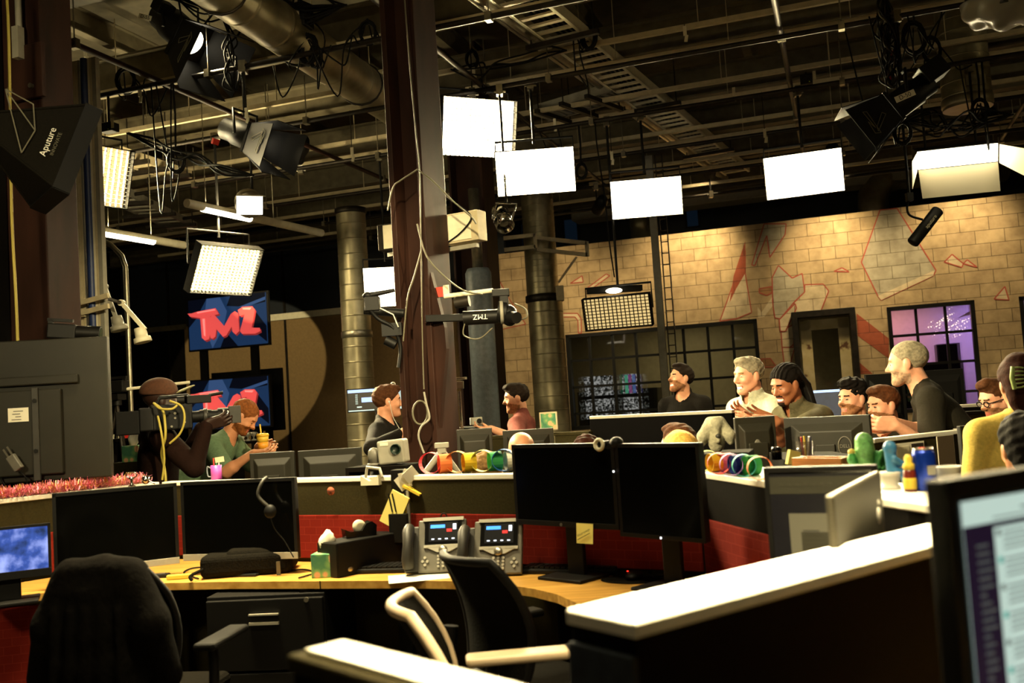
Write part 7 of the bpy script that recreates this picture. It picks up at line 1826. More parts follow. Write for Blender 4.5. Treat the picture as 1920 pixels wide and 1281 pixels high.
# headset on the second monitor
o = thing('headset', 'black headset hooked over the top of the second silver-edged monitor', 'headset', P(498, 930, 4.64), 0)
MB().tube(smooth_path([(0.02, 0.0, -0.06), (-0.035, 0.0, 0.0), (-0.02, 0.01, 0.06), (0.0, 0.04, 0.085)], 6), 0.009, n=8).build('band', 'dark_grey_plastic', o)
MB().ell((0.02, -0.005, -0.075), (0.03, 0.02, 0.034)).build('ear_cup', 'black_plastic', o); MB().tube(smooth_path([(0.02, -0.01, -0.1), (0.04, -0.01, -0.16), (0.08, 0, -0.22), (0.12, 0, -0.3)], 5), 0.003, n=5).build('lead', 'black_cable', o)

# jacket over the chair
f = Field((-0.42, -0.35, 0.3), (0.42, 0.4, 1.15), 0.011)
I3 = np.eye(3)
f.ell((0, 0.27, 0.9), I3, (0.19, 0.085, 0.15), 0.03, rough=0.006, fr=34); f.ell((0, 0.29, 0.62), I3, (0.2, 0.09, 0.36), 0.04, rough=0.008, fr=30)
for q in (-1, 1):
    f.cone((q * 0.14, 0.27, 0.96), (q * 0.22, 0.28, 0.8), 0.07, 0.075, 0.05); f.cone((q * 0.22, 0.28, 0.8), (q * (0.24 if q < 0 else 0.34), 0.2, 0.6), 0.07, 0.055, 0.03)
f.cone((-0.12, 0.3, 1.0), (0.12, 0.3, 1.0), 0.035, 0.035, 0.03)
for k in range(5): f.cone((-0.13 + 0.07 * k, 0.362, 0.86), (-0.15 + 0.08 * k, 0.372, 0.4), 0.008, 0.016, 0.04)
f.ell((0, 0.17, 0.6), I3, (0.2, 0.12, 0.4), 0.01, 'sub'); f.cut((0, 0, 0.36), (0, 0, -1))
mat('jacket_cloth', '110f0d', 0.95, spec=0.05, noise=0.25, scale=50, bump=0.4)
jk = field_obj(f, 'jacket', ['jacket_cloth'], None, (0, 0, 0), relax=1); jk.location = jc.location; jk.scale = (0.86, 1, 1); jk.rotation_euler = jc.rotation_euler
tag(jk, 'dark jacket draped over the back of the office chair at lower left', 'jacket')

# ------------------------------------------------------------------ along the partition tops
def ring_chain(label, pts, cols, z, w=0.035, r=0.03):
    for k in range(len(pts)):
        p = PZ(*pts[k], z) + Vector((0, 0.03, 0)); m = 'chain_%s' % cols[k]
        o = thing('paper_ring', cols[k].replace('_', ' ') + ' ' + label[k], 'paper ring', p, (pi / 2 + 0.25) if k % 2 else -0.15, 'paper chain links')
        n = 20; vs = []; rr = r * (1.0 if k % 2 else 1.12)
        for j in range(n):
            a = 2 * pi * j / n
            for y_ in (-w / 2, w / 2):
                for q in (rr, rr - 0.0012): vs.append((q * math.cos(a) * 1.05, y_, rr + q * math.sin(a)))
        fs = []
        for j in range(n):
            a = j * 4; b = ((j + 1) % n) * 4
            fs += [(a, a + 2, b + 2, b), (a + 1, b + 1, b + 3, a + 3), (a, b, b + 1, a + 1), (a + 2, a + 3, b + 3, b + 2)]
        mx = MB().add(vs, fs, 0, False); q_ = mx.build('ring', m, o)
for n_, c_ in (('pink_red', 'e8485c'), ('orange', 'f07a38'), ('peach', 'f0a050'), ('yellow', 'f0c420'), ('pale_yellow', 'e8e080'), ('green', '2f9a50'), ('blue', '2a6ab8'), ('white', 'e8e4d4'), ('lime', 'b8d030'), ('pink', 'f080a0'), ('red', 'd83a30'), ('purple', '7a4a9a'), ('navy', '203a8c'), ('teal', '48b8b0')):
    mat('chain_' + n_, c_, 0.7)
ring_chain(['paper chain link %s on the middle partition' % s_ for s_ in ('at its left end', 'second along', 'third along', 'fourth along', 'fifth along', 'sixth along', 'seventh along', 'touching the black monitor')], [(808, 889), (834, 888), (858, 887), (880, 886), (906, 885), (929, 884), (946, 884), (960, 883)], ['pink_red', 'orange', 'peach', 'yellow', 'pale_yellow', 'green', 'blue', 'white'], TOPZ, 0.06, 0.047)
ring_chain(['paper chain link %s on the white-topped partition' % s_ for s_ in ('at the left end', 'second along', 'third along', 'fourth along', 'fifth along', 'sixth along', 'seventh along', 'eighth along', 'ninth along')], [(1332, 884), (1345, 886), (1352, 890), (1364, 886), (1376, 893), (1388, 890), (1400, 895), (1414, 892), (1430, 901)], ['lime', 'yellow', 'red', 'pink', 'purple', 'navy', 'teal', 'green', 'orange'], TOPZ, 0.05, 0.037)
def putp(name, label, cat, px, py, build, rz=0.0, group=None): return put(name, label, cat, px, py, build, rz, TOPZ, group)
def can_(o):
    MB().lathe([(0.0, 0.004), (0.025, 0.0), (0.028, 0.002), (0.033, 0.012), (0.033, 0.102), (0.031, 0.108), (0.027, 0.118)], n=32).build('body', 'can_blue', o)
    MB().lathe([(0.027, 0.118), (0.0285, 0.121), (0.027, 0.123), (0.024, 0.119), (0.0, 0.119)], n=28).build('rim', 'bright_metal', o)
    MB().box((0.006, -0.0335, 0.06), (0.024, 0.0016, 0.026)).build('label_square', 'silver', o)
    MB().box((0.008, -0.0335, 0.028), (0.014, 0.0016, 0.008)).box((0.008, -0.0335, 0.02), (0.009, 0.0016, 0.016)).build('label_print', 'silver', o)
    MB().tube([(0.0 + 0.008 * math.cos(t), 0.008 + 0.011 * math.sin(t), 0.122) for t in [2 * pi * k / 12 for k in range(12)]], 0.0015, n=5, closed=True).build('ring_pull', 'chain_red', o)
mat('can_blue', '10309a', 0.25, 0.55)
putp('drink_can', 'blue drink can with a silver square on the white partition top', 'can', 1737, 920, can_)
def sauce(o):
    MB().lathe([(0, 0), (0.017, 0), (0.018, 0.004), (0.018, 0.058), (0.012, 0.066), (0.0, 0.066)], n=20).build('body', 'sauce_red', o)
    MB().lathe([(0.0182, 0.008), (0.0186, 0.01), (0.0186, 0.038), (0.0182, 0.04)], n=20).build('label_band', 'yellow_plastic', o)
    MB().lathe([(0.016, 0.064), (0.016, 0.078), (0.01, 0.084), (0.012, 0.098), (0.006, 0.106), (0.0, 0.107)], n=18).build('cap', 'yellow_plastic', o)
mat('sauce_red', '5a1a0c', 0.3)
putp('sauce_bottle', 'small brown bottle with a yellow cap left of the blue can', 'bottle', 1708, 922, sauce)
putp('paper_cup', 'white cup right of the blue can', 'cup', 1782, 915, lambda o: MB().lathe([(0, 0), (0.028, 0), (0.034, 0.06), (0.036, 0.062), (0.033, 0.064), (0.027, 0.01), (0, 0.008)], n=24).build('cup', 'white_plastic', o))
# blue sitting figure on a white seat
mat('figure_blue', '3a7aa8', 0.4)
def fig(o):
    f = Field((-0.08, -0.09, -0.01), (0.1, 0.09, 0.16), 0.0022)
    f.ell((-0.012, 0, 0.122), I3, (0.02, 0.021, 0.021), 0.006); f.cone((-0.012, 0, 0.1), (-0.008, 0, 0.055), 0.016, 0.018, 0.008); f.cone((-0.012, 0, 0.112), (-0.012, 0, 0.1), 0.012, 0.014, 0.006)
    for q in (-1, 1):
        f.cone((-0.006, q * 0.01, 0.05), (0.034, q * 0.013, 0.045), 0.014, 0.0125, 0.006); f.cone((0.034, q * 0.013, 0.045), (0.04, q * 0.014, 0.006), 0.0125, 0.011, 0.004); f.cone((0.04, q * 0.014, 0.006), (0.056, q * 0.014, 0.006), 0.008, 0.007, 0.004)
        f.cone((-0.01, q * 0.018, 0.09), (0.02, q * 0.02, 0.07), 0.009, 0.008, 0.006); f.cone((0.02, q * 0.02, 0.07), (0.058, q * 0.008, 0.074), 0.008, 0.007, 0.004)
    field_obj(f, 'figure', ['figure_blue'], o, (0, 0, 0), relax=1)
    MB().lathe([(0.03, 0), (0.03, 0.006), (0.022, 0.012), (0.03, 0.036), (0.036, 0.05), (0.03, 0.052), (0.0, 0.036)], c=(-0.02, 0, 0), n=24, sx=1.0, sy=0.9).build('seat', 'white_plastic', o)
    MB().box((-0.005, 0, -0.001), (0.09, 0.05, 0.004)).build('base', 'white_plastic', o)
putp('desk_figure', 'blue sitting figure on a white seat with arms stretched out', 'figurine', 1682, 916, fig, math.radians(8))
# green plant-like toy
mat('toy_green', '4a9a50', 0.4, noise=0.4, scale=90); mat('toy_light', '7fc070', 0.4, noise=0.3, scale=90); mat('toy_pink', 'e08070', 0.5); mat('toy_yellow', 'e0c860', 0.5)
def toy(o):
    f = Field((-0.1, -0.06, -0.01), (0.12, 0.06, 0.16), 0.003); f.cone((0, 0, 0.02), (0, 0, 0.12), 0.028, 0.03, 0.01); f.ell((0, -0.005, 0.09), I3, (0.03, 0.03, 0.035), 0.01, rough=0.002, fr=160)
    field_obj(f, 'trunk', ['toy_light'], o, (0, 0, 0))
    f = Field((-0.1, -0.06, -0.01), (0.12, 0.06, 0.16), 0.003)
    f.cone((-0.03, 0, 0.01), (-0.045, 0, 0.06), 0.016, 0.014, 0.008); f.cone((-0.045, 0, 0.06), (-0.045, 0, 0.075), 0.015, 0.013, 0.008)
    for k in range(5): a = 0.5 * k; f.cone((0.03, 0, 0.02), (0.05 + 0.03 * math.cos(a), 0.02 * math.sin(3 * a), 0.05 + 0.03 * math.sin(a)), 0.013, 0.009, 0.008)
    for k in range(6): f.cone((-0.03 + 0.015 * k, -0.02, 0.012), (-0.04 + 0.018 * k, -0.035, 0.03), 0.01, 0.006, 0.008)
    f.cut((0, 0, 0.0), (0, 0, -1)); field_obj(f, 'leaves', ['toy_green'], o, (0, 0, 0))
    MB().ell((0, 0, 0.133), (0.022, 0.02, 0.012)).build('top', 'toy_pink', o); MB().ell((-0.045, 0, 0.085), (0.013, 0.012, 0.012)).build('bud', 'toy_yellow', o)
putp('plant_toy', 'bright green plant-shaped toy with a pink top, on the partition behind the document monitor', 'toy', 1625, 893, toy, 0.0)
def tray(o):
    MB().box((0, 0, 0.008), (0.21, 0.1, 0.016)).build('base', 'wood_tray', o, 0.004)
    for s_ in (-1, 1): MB().box((0, s_ * 0.047, 0.026), (0.21, 0.008, 0.04)).build('long_side', 'wood_tray', o); MB().box((s_ * 0.102, 0, 0.026), (0.008, 0.09, 0.04)).build('short_side', 'wood_tray', o)
putp('wooden_tray', 'orange-brown wooden tray behind the document monitor', 'tray', 1545, 880, tray, math.atan2((P3b - P3a).y, (P3b - P3a).x) + 0.5)
def jar(o):
    MB().lathe([(0, 0), (0.03, 0), (0.033, 0.006), (0.036, 0.09), (0.033, 0.09), (0.03, 0.008), (0, 0.006)], n=24).build('glass', 'jar_glass', o)
    for k in range(5): a = 1.3 * k; MB().cyl((0.012 * math.cos(a), 0.012 * math.sin(a), 0.008), (0.026 * math.cos(a), 0.026 * math.sin(a), 0.11), 0.004, n=6).build('pen', ('blue_paint', 'yellow_plastic', 'dark_grey_plastic', 'red_plastic', 'white_plastic')[k], o)
mat('jar_glass', 'b0a090', 0.1, trans=0.8, alpha=0.45)
putp('pen_jar', 'glass jar of pens in front of the oval emblem', 'jar', 1512, 868, jar)
putp('note_block', 'yellow note block left of the pen jar', 'note block', 1488, 873, lambda o: (MB().box((0, 0, 0.03), (0.05, 0.02, 0.06), 0, None, 0.3, 0, 0.3).build('block', 'yellow_note', o), MB().box((0.02, 0.02, 0.02), (0.06, 0.06, 0.03)).build('pad', 'cream_paint', o)))
putp('black_tumbler', 'black cylinder beside the pale-edged monitor back', 'tumbler', 1457, 862, lambda o: MB().lathe([(0, 0), (0.022, 0), (0.024, 0.05), (0.02, 0.056), (0, 0.056)], n=20).build('body', 'black_gloss', o))
o = thing('cabinet', 'dark storage cabinet behind the white-topped partition, under the tray and toys', 'cabinet', (0, 0, 0))
cb = [PZ(1442, 848, TOPZ), PZ(1560, 846, TOPZ), PZ(1690, 868, TOPZ)]; dq = (P3b - P3a).normalized(); nq = Vector((-dq.y, dq.x, 0)) * 0.275
MB().prism([(p.x, p.y) for p in cb] + [(p.x + nq.x, p.y + nq.y) for p in (P3a + dq * 1.25, P3a + dq * 0.35)], 0.0, TOPZ - 0.001).build('body', 'dark_panel', o)
# plush
mat('plush_grey', '9a957e', 0.95, noise=0.2, scale=60, bump=0.5)
bp_ = P(1345, 848, 4.75); zp = bp_.z
o = thing('cabinet', 'low dark cabinet behind the white-topped partition, under the plush toy', 'cabinet', (bp_.x, bp_.y + 0.03, 0), RZ); MB().box((0, 0, zp / 2), (0.34, 0.28, zp)).build('body', 'dark_panel', o, 0.004); MB().box((0, -0.145, zp * 0.6), (0.3, 0.01, zp * 0.5)).build('door', 'black_satin', o)
o = thing('plush_toy', 'grey long-eared plush toy slumped forward beside the monitor back', 'plush toy', (bp_.x, bp_.y, zp), -0.2); o.scale = (0.8,) * 3
f = Field((-0.16, -0.12, -0.02), (0.16, 0.12, 0.27), 0.005)
f.ell((0.0, 0, 0.08), I3, (0.055, 0.05, 0.085), 0.02); f.ell((0.0, -0.015, 0.175), I3, (0.052, 0.05, 0.045), 0.03)
for q in (-1, 1): f.cone((q * 0.035, 0, 0.19), (q * 0.08, -0.02, 0.1), 0.027, 0.034, 0.02); f.cone((q * 0.08, -0.02, 0.1), (q * 0.085, -0.02, 0.06), 0.034, 0.02, 0.02)
f.cone((0.0, -0.04, 0.16), (0.01, -0.06, 0.07), 0.022, 0.014, 0.02); f.cut((0, 0, 0), (0, 0, -1))
field_obj(f, 'body', ['plush_grey'], o, (0, 0, 0)); MB().ell((0.012, -0.062, 0.1), (0.017, 0.014, 0.017)).build('nose', 'dark_grey_plastic', o)
# figurines, cups, books
for k, px_ in enumerate((1826, 1846)):
    def fg(o, k=k):
        f = Field((-0.05, -0.04, -0.01), (0.05, 0.04, 0.17), 0.004)
        f.ell((0, 0, 0.138), I3, (0.015, 0.015, 0.018), 0.005); f.cone((0, 0, 0.11), (0, 0, 0.075), 0.022, 0.018, 0.01)
        for q in (-1, 1): f.cone((q * 0.01, 0, 0.07), (q * 0.014, 0, 0.008), 0.012, 0.009, 0.004); f.cone((q * 0.022, 0, 0.112), (q * 0.034, -0.01, 0.075), 0.008, 0.007, 0.004)
        field_obj(f, 'figure', ['white_plastic'], o, (0, 0, 0)); MB().ell((0, 0, 0.15), (0.017, 0.017, 0.012)).build('hair', 'hair_brown', o); MB().box((0, 0, 0.004), (0.05, 0.04, 0.008)).build('base', 'black_plastic', o)
    p = P(px_, 756, 7.3); o = thing('figurine', ('left', 'right')[k] + ' one of two small white-clad figurines on the desk behind the leaning man', 'figurine', (p.x, p.y, 1.05), 0.0, 'white-clad figurines'); fg(o)
bk_ = P(1030, 806, 6.82)
o = thing('picture_book', 'colourful picture book standing on the olive partition', 'book', (bk_.x, bk_.y + 0.03, bk_.z - 0.005), RZ); MB().box((0, 0, 0.065), (0.13, 0.012, 0.13)).build('cover', 'mural_pale', o); MB().box((0, -0.007, 0.065), (0.11, 0.001, 0.11)).build('picture', 'tissue_print', o)
for px_, lab, m_, w_, h_ in ((403, 'magenta pen cup on the left partition top beside the cameraman', 'pink_cup', 0.03, 0.08),):
    mat('pink_cup', 'c050b0', 0.4); p = PZ(px_, 900, TOPZ); o = thing('pen_cup', lab, 'cup', p + Vector((0, 0.03, 0))); MB().lathe([(0, 0), (w_, 0), (w_, h_), (w_ - 0.003, h_), (w_ - 0.003, 0.004), (0, 0.004)], n=20).build('cup', m_, o)
    MB().tube(smooth_path([(-w_, 0, h_ * 0.8), (-w_ - 0.02, 0, h_ * 0.9), (-w_ - 0.018, 0, h_ * 0.3), (-w_, 0, h_ * 0.2)], 5), 0.004, n=6).build('handle', 'blue_grey_paint', o)
    for k in range(3): MB().cyl((0.01 * k - 0.01, 0, 0.01), (0.016 * k - 0.016, 0.01, h_ + 0.04), 0.004, n=6).build('pen', ('red_plastic', 'green_plastic', 'white_plastic')[k], o)
    MB().box((0.02, 0.005, h_ + 0.03), (0.05, 0.004, 0.03), 0, None, 0, 0, -0.1).build('card', 'mural_pale', o)

# tinsel
R = random.Random(4); mb = MB(); dT = P0b - P0a
for k in range(5200):
    t = R.uniform(0.02, 0.9); base = P0a + dT * t + Vector((R.gauss(0, 0.018), 0.03 + R.gauss(0, 0.02), R.uniform(0, 0.035)))
    a = R.uniform(0, 2 * pi); el_ = R.uniform(0.2, 1.4); L = R.uniform(0.015, 0.045); dv = Vector((math.cos(a) * math.cos(el_), math.sin(a) * math.cos(el_), math.sin(el_))) * L
    s_ = Vector((-math.sin(a), math.cos(a), 0)) * 0.0016
    mb.add([base - s_, base + s_, base + dv + s_ * 0.6 + Vector((0, 0, 0.001)), base + dv - s_ * 0.6], [(0, 1, 2, 3)], R.choice((0, 0, 1, 2)))
mat('tinsel_pink', 'ff9cb8', 0.35, 0.2); mat('tinsel_gold', 'ffc870', 0.25, 0.5); mat('tinsel_rose', 'e86080', 0.35, 0.2)
tn = mb.build('tinsel', ['tinsel_pink', 'tinsel_gold', 'tinsel_rose']); tag(tn, 'pink and gold tinsel garland along the top of the left partition', 'tinsel', kind='stuff')
put('ornament', 'chrome ball ornament at the right end of the tinsel', 'ornament', 271, 910, lambda o: (MB().ell((0, 0.02, 0.028), (0.024, 0.024, 0.024), n=24, k=14).build('ball', 'chrome', o), MB().cyl((0.02, 0.02, 0.02), (0.05, 0.02, 0.003), 0.004, n=6).build('stem', 'chrome', o)), 0, TOPZ)
put('ornament', 'chrome ring-topped ornament left of the chrome ball', 'ornament', 247, 912, lambda o: (MB().lathe([(0, 0), (0.022, 0), (0.008, 0.012), (0.008, 0.03), (0.016, 0.045), (0.0, 0.055)], n=18).build('stem', 'chrome', o), MB().tube([(0.03 * math.cos(t), 0, 0.06 + 0.016 * math.sin(t)) for t in [2 * pi * k / 20 for k in range(20)]], 0.004, n=6, closed=True).build('ring', 'chrome', o)), 0, TOPZ)

# things seen through the long window and the violet one
def back(u, v, z, name, label, cat, build, rz=RZ): o = thing(name, label, cat, UV(u, v, z), rz); build(o); return o
ur = uvz(PV(1158, 740, WV + 1.3))[0]
def rack(o):
    MB().box((0, 0.3, 0.8), (1.5, 0.5, 1.6)).build('frame', 'black_satin', o)
    zc = P(1158, 742, o.location.y).z
    for i in range(2):
        for j in range(2):
            s_ = MB().box((-0.05 + 0.62 * i - 0.28, 0.03, zc + 0.2 - 0.42 * j), (0.54 if not i else 0.34, 0.03, 0.36)).build('screen', 'static_screen', o)
    mb = MB()
    for k, m in enumerate((0, 1, 2)): mb.box((0.2 + 0.07 * k, 0.01, zc + 0.2), (0.06, 0.004, 0.34), k)
    for k, c in enumerate(('3fae8a', '8a3f7a', '4a50a8')): mat('bar_%d' % k, c, emit=0.6)
    mb.build('colour_bars', ['bar_0', 'bar_1', 'bar_2'], o)
back(ur, WV + 1.2, 0, 'monitor_rack', 'black rack of flickering screens behind the long steel window', 'monitor rack', rack)
un = uvz(PV(1755, 690, WV + 1.0))[0]
def cab_(o):
    MB().box((0, 0.2, 0.85), (1.0, 0.45, 1.7)).build('body', 'black_satin', o, 0.01); MB().box((0.3, 0.2, 1.85), (0.35, 0.4, 0.3)).build('box', 'black_plastic', o)
    MB().box((-0.2, -0.06, 1.3), (0.35, 0.04, 0.4)).build('picture', 'tissue_print', o)
back(un - 0.1, WV + 0.9, 0, 'cabinet', 'dark cabinet with boxes on it behind the violet window', 'cabinet', cab_)
R = random.Random(6); mb = MB(); cF = PV(1785, 612, WV + 0.95)
for k in range(60): p = cF + Vector((R.gauss(0, 0.17), R.gauss(0, 0.1), R.gauss(0, 0.1))); mb.ell(p, (0.008, 0.008, 0.008), n=6, k=4)
mat('fairy', 'ffe9c0', emit=5.0); fl = mb.build('fairy_lights', 'fairy'); tag(fl, 'tangle of tiny white fairy lights behind the violet window', 'fairy lights', kind='stuff')
o = thing('paper_fan', 'white folded fan lamp behind the violet window', 'lamp', PV(1817, 588, WV + 0.8), RZ)
MB().prism([(-0.18, -0.06), (0.14, 0.1), (0.16, -0.1), (0.02, -0.02)], -0.01, 0.01, 0, FACE).build('fan', 'white_plastic', o); MB().cyl((0, 0, 0.03), (0, 0, 2.9 - o.location.z), 0.004, n=5).build('cord', 'black_cable', o)

# ------------------------------------------------------------------ tangle under the ceiling
R = random.Random(21)
def coil(label, px, py, d, rad, turns=5, m='black_cable', drop=None, extra=0):
    p = onpipe(px, py, d)[0]
    o = thing('cable_coil', label, 'cable', p, RZ + R.uniform(-0.4, 0.4), 'cable coils hung from the lighting pipes'); mb = MB(); pts = []
    for k in range(turns * 14):
        a = 2 * pi * k / 14; q = rad * (1 + 0.12 * math.sin(k * 0.37)); pts.append((q * math.cos(a) * 0.7, 0.012 * math.sin(k * 0.21) + 0.006 * (k / 14), q * math.sin(a)))
    mb.tube(pts, 0.009, n=6); mb.build('coil', m, o)
    h = PIPE_Z - p.z
    MB().tube([(0, 0, rad), (0.01, 0, (rad + h) / 2), (0, 0, h)] if h > rad else [(0, 0, rad), (0, 0, rad + 0.02)], 0.01, n=6).build('hook', 'black_cable', o)
    for k in range(extra):
        x_ = R.uniform(-0.3, 0.3); MB().tube(smooth_path([(x_ * 0.2, 0, rad * 0.6), (x_ * 0.7, R.uniform(-0.1, 0.1), -rad), (x_, R.uniform(-0.1, 0.1), R.uniform(-0.5, 0.1)), (x_ * 1.6, 0, h)], 6), 0.007, n=5).build('loose_lead', m, o)
    return o
for a in (('wide black cable coil at upper left beside the topmost fresnel light', 575, 92, 7.4, 0.12, 6, 'black_cable', None, 4), ('black cable coil hanging on the round ceiling duct', 590, 105, 8.6, 0.09, 4, 'black_cable', None, 1), ('black cable coil on the diagonal cable ladder', 1102, 70, 8.4, 0.1, 7, 'black_cable', None, 2),
          ('big black cable coil above the upper right fresnel light', 1715, 70, 8.5, 0.13, 6, 'black_cable', None, 5), ('black cable coil left of the hanging duct drop', 1748, 92, 8.6, 0.12, 6, 'black_cable', None, 3), ('black cable coil over the barn-door light', 1838, 205, 9.0, 0.1, 5, 'black_cable', None, 3),
          ('shiny black cable coil under the upper right fresnel light', 1692, 248, 7.3, 0.09, 7, 'black_cable', None, 2), ('black cable coil over the second row of lamps at left', 235, 150, 7.2, 0.11, 5, 'black_cable', None, 3), ('black cable coil above the gridded panel at left', 330, 300, 9.0, 0.1, 4, 'black_cable', None, 3),
          ('black cable coil between the lit panel and the slim strut', 1090, 320, 10.1, 0.08, 4, 'black_cable', None, 2), ('black cable coil just left of the rust-brown column top', 690, 60, 8.4, 0.09, 4, 'black_cable', None, 3), ('black cable coil right of the rust-brown column top', 885, 110, 8.6, 0.08, 4, 'black_cable', None, 2), ('dark cable coil at the far left above the softbox', 30, 180, 5.6, 0.12, 6, 'black_cable', None, 3)):
    coil(*a)
def hook(label, px, py, d):
    p = onpipe(px, py, d)[0]; o = thing('safety_hook', label, 'hook', p, RZ, 'pale hooks dangling from the pipes')
    MB().box((0, 0, 0.0), (0.03, 0.012, 0.09)).box((0.008, 0, -0.07), (0.028, 0.01, 0.06), 0, None, 0, 0, 0.2).build('hook', 'cream_paint', o); MB().cyl((0, 0, 0.045), (0, 0, max(0.06, PIPE_Z + 0.03 - p.z)), 0.004, n=5).build('wire', 'dark_steel', o)
for lab, x_, y_, d_ in (('left of the leftmost fresnel light', 160, 98, 7.0), ('on the rust-coloured lengthwise pipe', 262, 172, 8.2), ('beside the fresnel light with the red tag', 462, 212, 8.5), ('over the biggest light panel', 888, 135, 8.8), ('above the slim grey strut', 1376, 172, 9.4), ('near the top of the frame left of the cables', 1284, 58, 8.2), ('over the light panel above the wall', 1434, 250, 10.2), ('above the two middle light panels', 1040, 230, 9.8), ('behind the biggest light panel', 1147, 292, 11.0), ('left of the rust-brown column', 660, 285, 10.0)): hook('pale metal hook dangling ' + lab, x_, y_, d_)
def tangle(label, x0, y0, x1, y1, d, n, spread, cols=('black_cable',), r=0.009):
    a, b = onpipe(x0, y0, d)[0], onpipe(x1, y1, d)[0]
    o = thing('cable_bundle', label, 'cable', a, 0, 'loose cable bundles'); 
    for k in range(n):
        pts = [Vector((0, 0, 0)) + Vector((R.gauss(0, spread * 0.3), R.gauss(0, spread * 0.3), 0))]
        for j in range(1, 5): pts.append((b - a) * (j / 5) + Vector((R.gauss(0, spread), R.gauss(0, spread), R.gauss(-spread * 0.5, spread))))
        pts.append(b - a + Vector((R.gauss(0, spread * 0.3), 0, 0)))
        MB().tube(smooth_path(pts, 6), r, n=5).build('cable', R.choice(cols), o)
    return o
t = tangle('thick tangle of cables dropping to the upper right fresnel light', 1655, -10, 1672, 165, 7.2, 16, 0.05, ('black_cable', 'black_cable', 'dark_steel', 'grey_cable'))
q = onpipe(1668, 145, 7.2)[0] - t.location; MB().ell(q, (0.03, 0.03, 0.03)).build('red_plug', 'red_plastic', t); MB().bar(q + Vector((0, 0, 0.12)), q + Vector((0.05, 0, 0.22)), 0.02, 0.02).build('red_tape', 'red_tape', t)
tangle('tangle of cables along the pipe at upper left above the fresnel light', 330, -5, 640, 10, 7.2, 16, 0.09)
tangle('cables dropping beside the topmost fresnel light at left', 425, 40, 440, 170, 7.2, 7, 0.04)
tangle('loose cables along the pipe over the barn-door light', 1690, 230, 1890, 215, 9.4, 9, 0.07)
tangle('cables along the pipe from the column to the middle lamps', 850, 130, 1060, 95, 8.6, 4, 0.04)
tangle('cables strung along the pipe at far left below the fresnel lights', 240, 250, 470, 330, 8.4, 5, 0.04)
tangle('cables hanging down along the broad brown column', 40, -10, 32, 260, 5.6, 7, 0.05, ('black_cable', 'black_cable', 'dark_steel'))
cable('yellow_cable', 'yellow cable hanging down the far left edge', [W(12, -20, 5.4), W(16, 60, 5.4), W(19, 200, 5.4), W(22, 400, 5.4), W(30, 560, 5.4), W(34, 660, 5.4)], 0.009, 'yellow_cable')
cable('hanging_cable', 'thin dark cable dropping from the ceiling to the low light panel', [onpipe(1118, 262, 10.9)[0].xy.to_3d() + Vector((0, 0, PIPE_Z + 0.02)), onpipe(1118, 262, 10.9)[0], W(1125, 310, 10.9), W(1135, 380, 10.9), W(1142, 450, 10.9), W(1152, 520, 10.9)], 0.008, 'black_cable')
def drop_box(label, px, py, d, size, m='black_plastic', txt=None, rz=0.0):
    p = onpipe(px, py, d)[0]; o = thing('power_box', label, 'electrical box', p, RZ + rz, 'power boxes on the pipes'); MB().box((0, 0, 0), size).build('case', m, o, 0.006)
    MB().cyl((0, 0, size[2] / 2), (0, 0, max(size[2] / 2 + 0.03, PIPE_Z - p.z)), 0.012, n=6).build('hanger', 'dark_steel', o)
    MB().ell((0.03, -size[1] / 2, -size[2] * 0.35), (0.006, 0.004, 0.006)).build('lamp', 'chain_lime', o); MB().box((0.08, -size[1] / 2 - 0.001, 0.02), (0.03, 0.002, 0.09)).build('paper_label', 'cream_paint', o)
drop_box('black power box with a paper strip at upper left among the cables', 552, 35, 7.6, (0.28, 0.16, 0.2)); drop_box('small black power box left of the gridded panel', 205, 240, 7.2, (0.14, 0.1, 0.08)); drop_box('black power box above the slim grey strut', 1512, 150, 9.8, (0.12, 0.1, 0.1))
o = thing('tube_speaker', 'black tubular light with white print tilted in front of the mural', 'studio light', onpipe(1735, 425, 9.6)[0])
M = rotm(0, math.radians(-48), 0)
MB().lathe([(0, -0.21), (0.05, -0.21), (0.058, -0.2), (0.058, 0.2), (0.05, 0.21), (0, 0.21)], M=M @ rotm(0, pi / 2, 0), n=20).build('barrel', 'black_plastic', o); text('aputure', 0.05, 'lettering', 'cream_paint', o, M @ T(0.05, -0.06, 0) @ FACE)
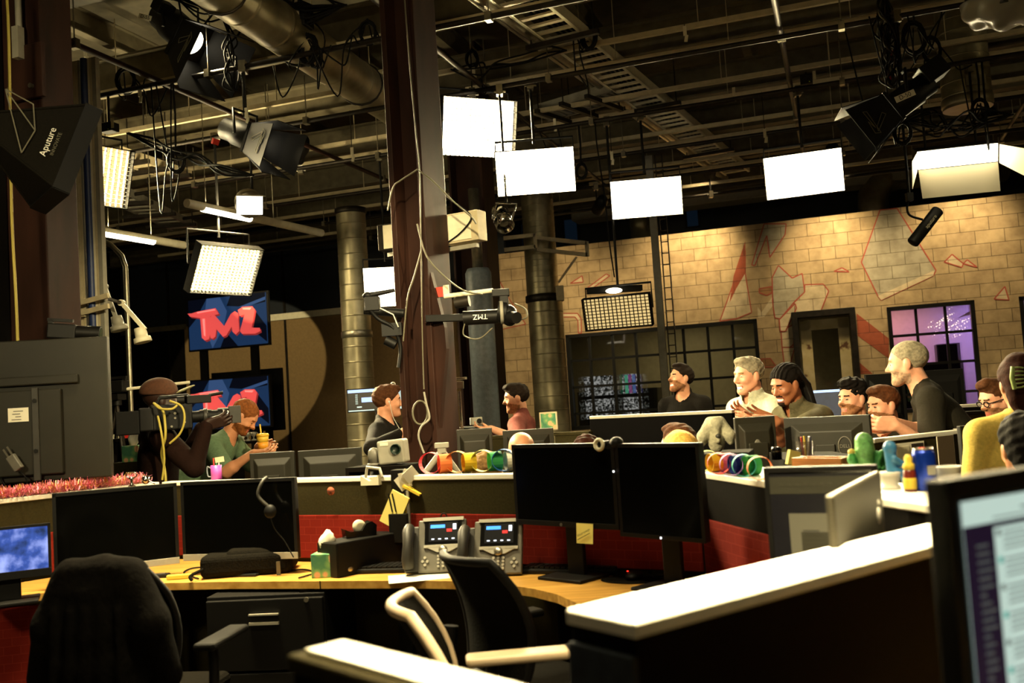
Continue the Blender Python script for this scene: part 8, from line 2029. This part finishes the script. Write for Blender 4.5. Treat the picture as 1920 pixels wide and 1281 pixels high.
MB().tube(smooth_path([(-0.02, 0.0, 0.07), (-0.14, 0, 0.12), (-0.16, 0, 0.2), (-0.13, 0, 0.3)], 5), 0.012, n=8).box((-0.13, 0, 0.3), (0.06, 0.06, 0.08)).cyl((-0.13, 0, 0.3), (-0.13, 0, PIPE_Z - o.location.z), 0.014, n=8).build('mount_arm', 'black_metal', o)
o = thing('wrapped_unit', 'dark unit wrapped in a clear plastic sheet at the top right corner', 'equipment', onpipe(1880, 10, 7.4)[0])
MB().box((0.05, 0, 0.06), (0.5, 0.4, 0.26), 0, None, 0.3).cyl((0, 0, 0.1), (0, 0, PIPE_Z - o.location.z), 0.02, n=8).build('case', 'dark_grey_plastic', o, 0.01)
f = Field((-0.4, -0.4, -0.3), (0.5, 0.4, 0.3), 0.015); f.ell((0.02, 0, 0.0), I3, (0.34, 0.28, 0.17), 0.02, rough=0.02, fr=26); f.ell((0.05, 0, 0.15), I3, (0.5, 0.5, 0.14), 0.01, 'sub'); field_obj(f, 'plastic_sheet', ['plastic_sheet'], o, (0, 0, 0))
text('CENTURY', 0.06, 'lettering', 'grey_paint', o, T(0.0, -0.23, 0.06) @ rotm(0, 0, 0.3) @ FACE)
# strut frames on the tall duct
for k, (lab, pa, pb, d_) in enumerate((('left of', (944, 447), (1003, 441), 12.9), ('right of', (1005, 446), (1100, 456), 12.9))):
    a, b = P(*pa, d_), P(*pb, d_); o = thing('strut_bracket', 'pale strut bracket fixed %s the tall silver duct top' % lab, 'bracket', a); q = b - a
    for z_ in (0, -0.16): MB().bar((0, 0, z_), q + Vector((0, 0, z_)), 0.05, 0.05).build('bar', 'beige_paint', o)
    MB().bar(q + Vector((0, 0, 0.02)), q + Vector((0, 0, -0.18)), 0.05, 0.05).build('bar', 'beige_paint', o)
    if k: MB().bar(q + Vector((-0.15, 0, -0.18)), P(1047, 530, 12.9) - a, 0.03, 0.03).box(P(1050, 550, 12.9) - a, (0.1, 0.1, 0.2)).build('brace', 'beige_paint', o)
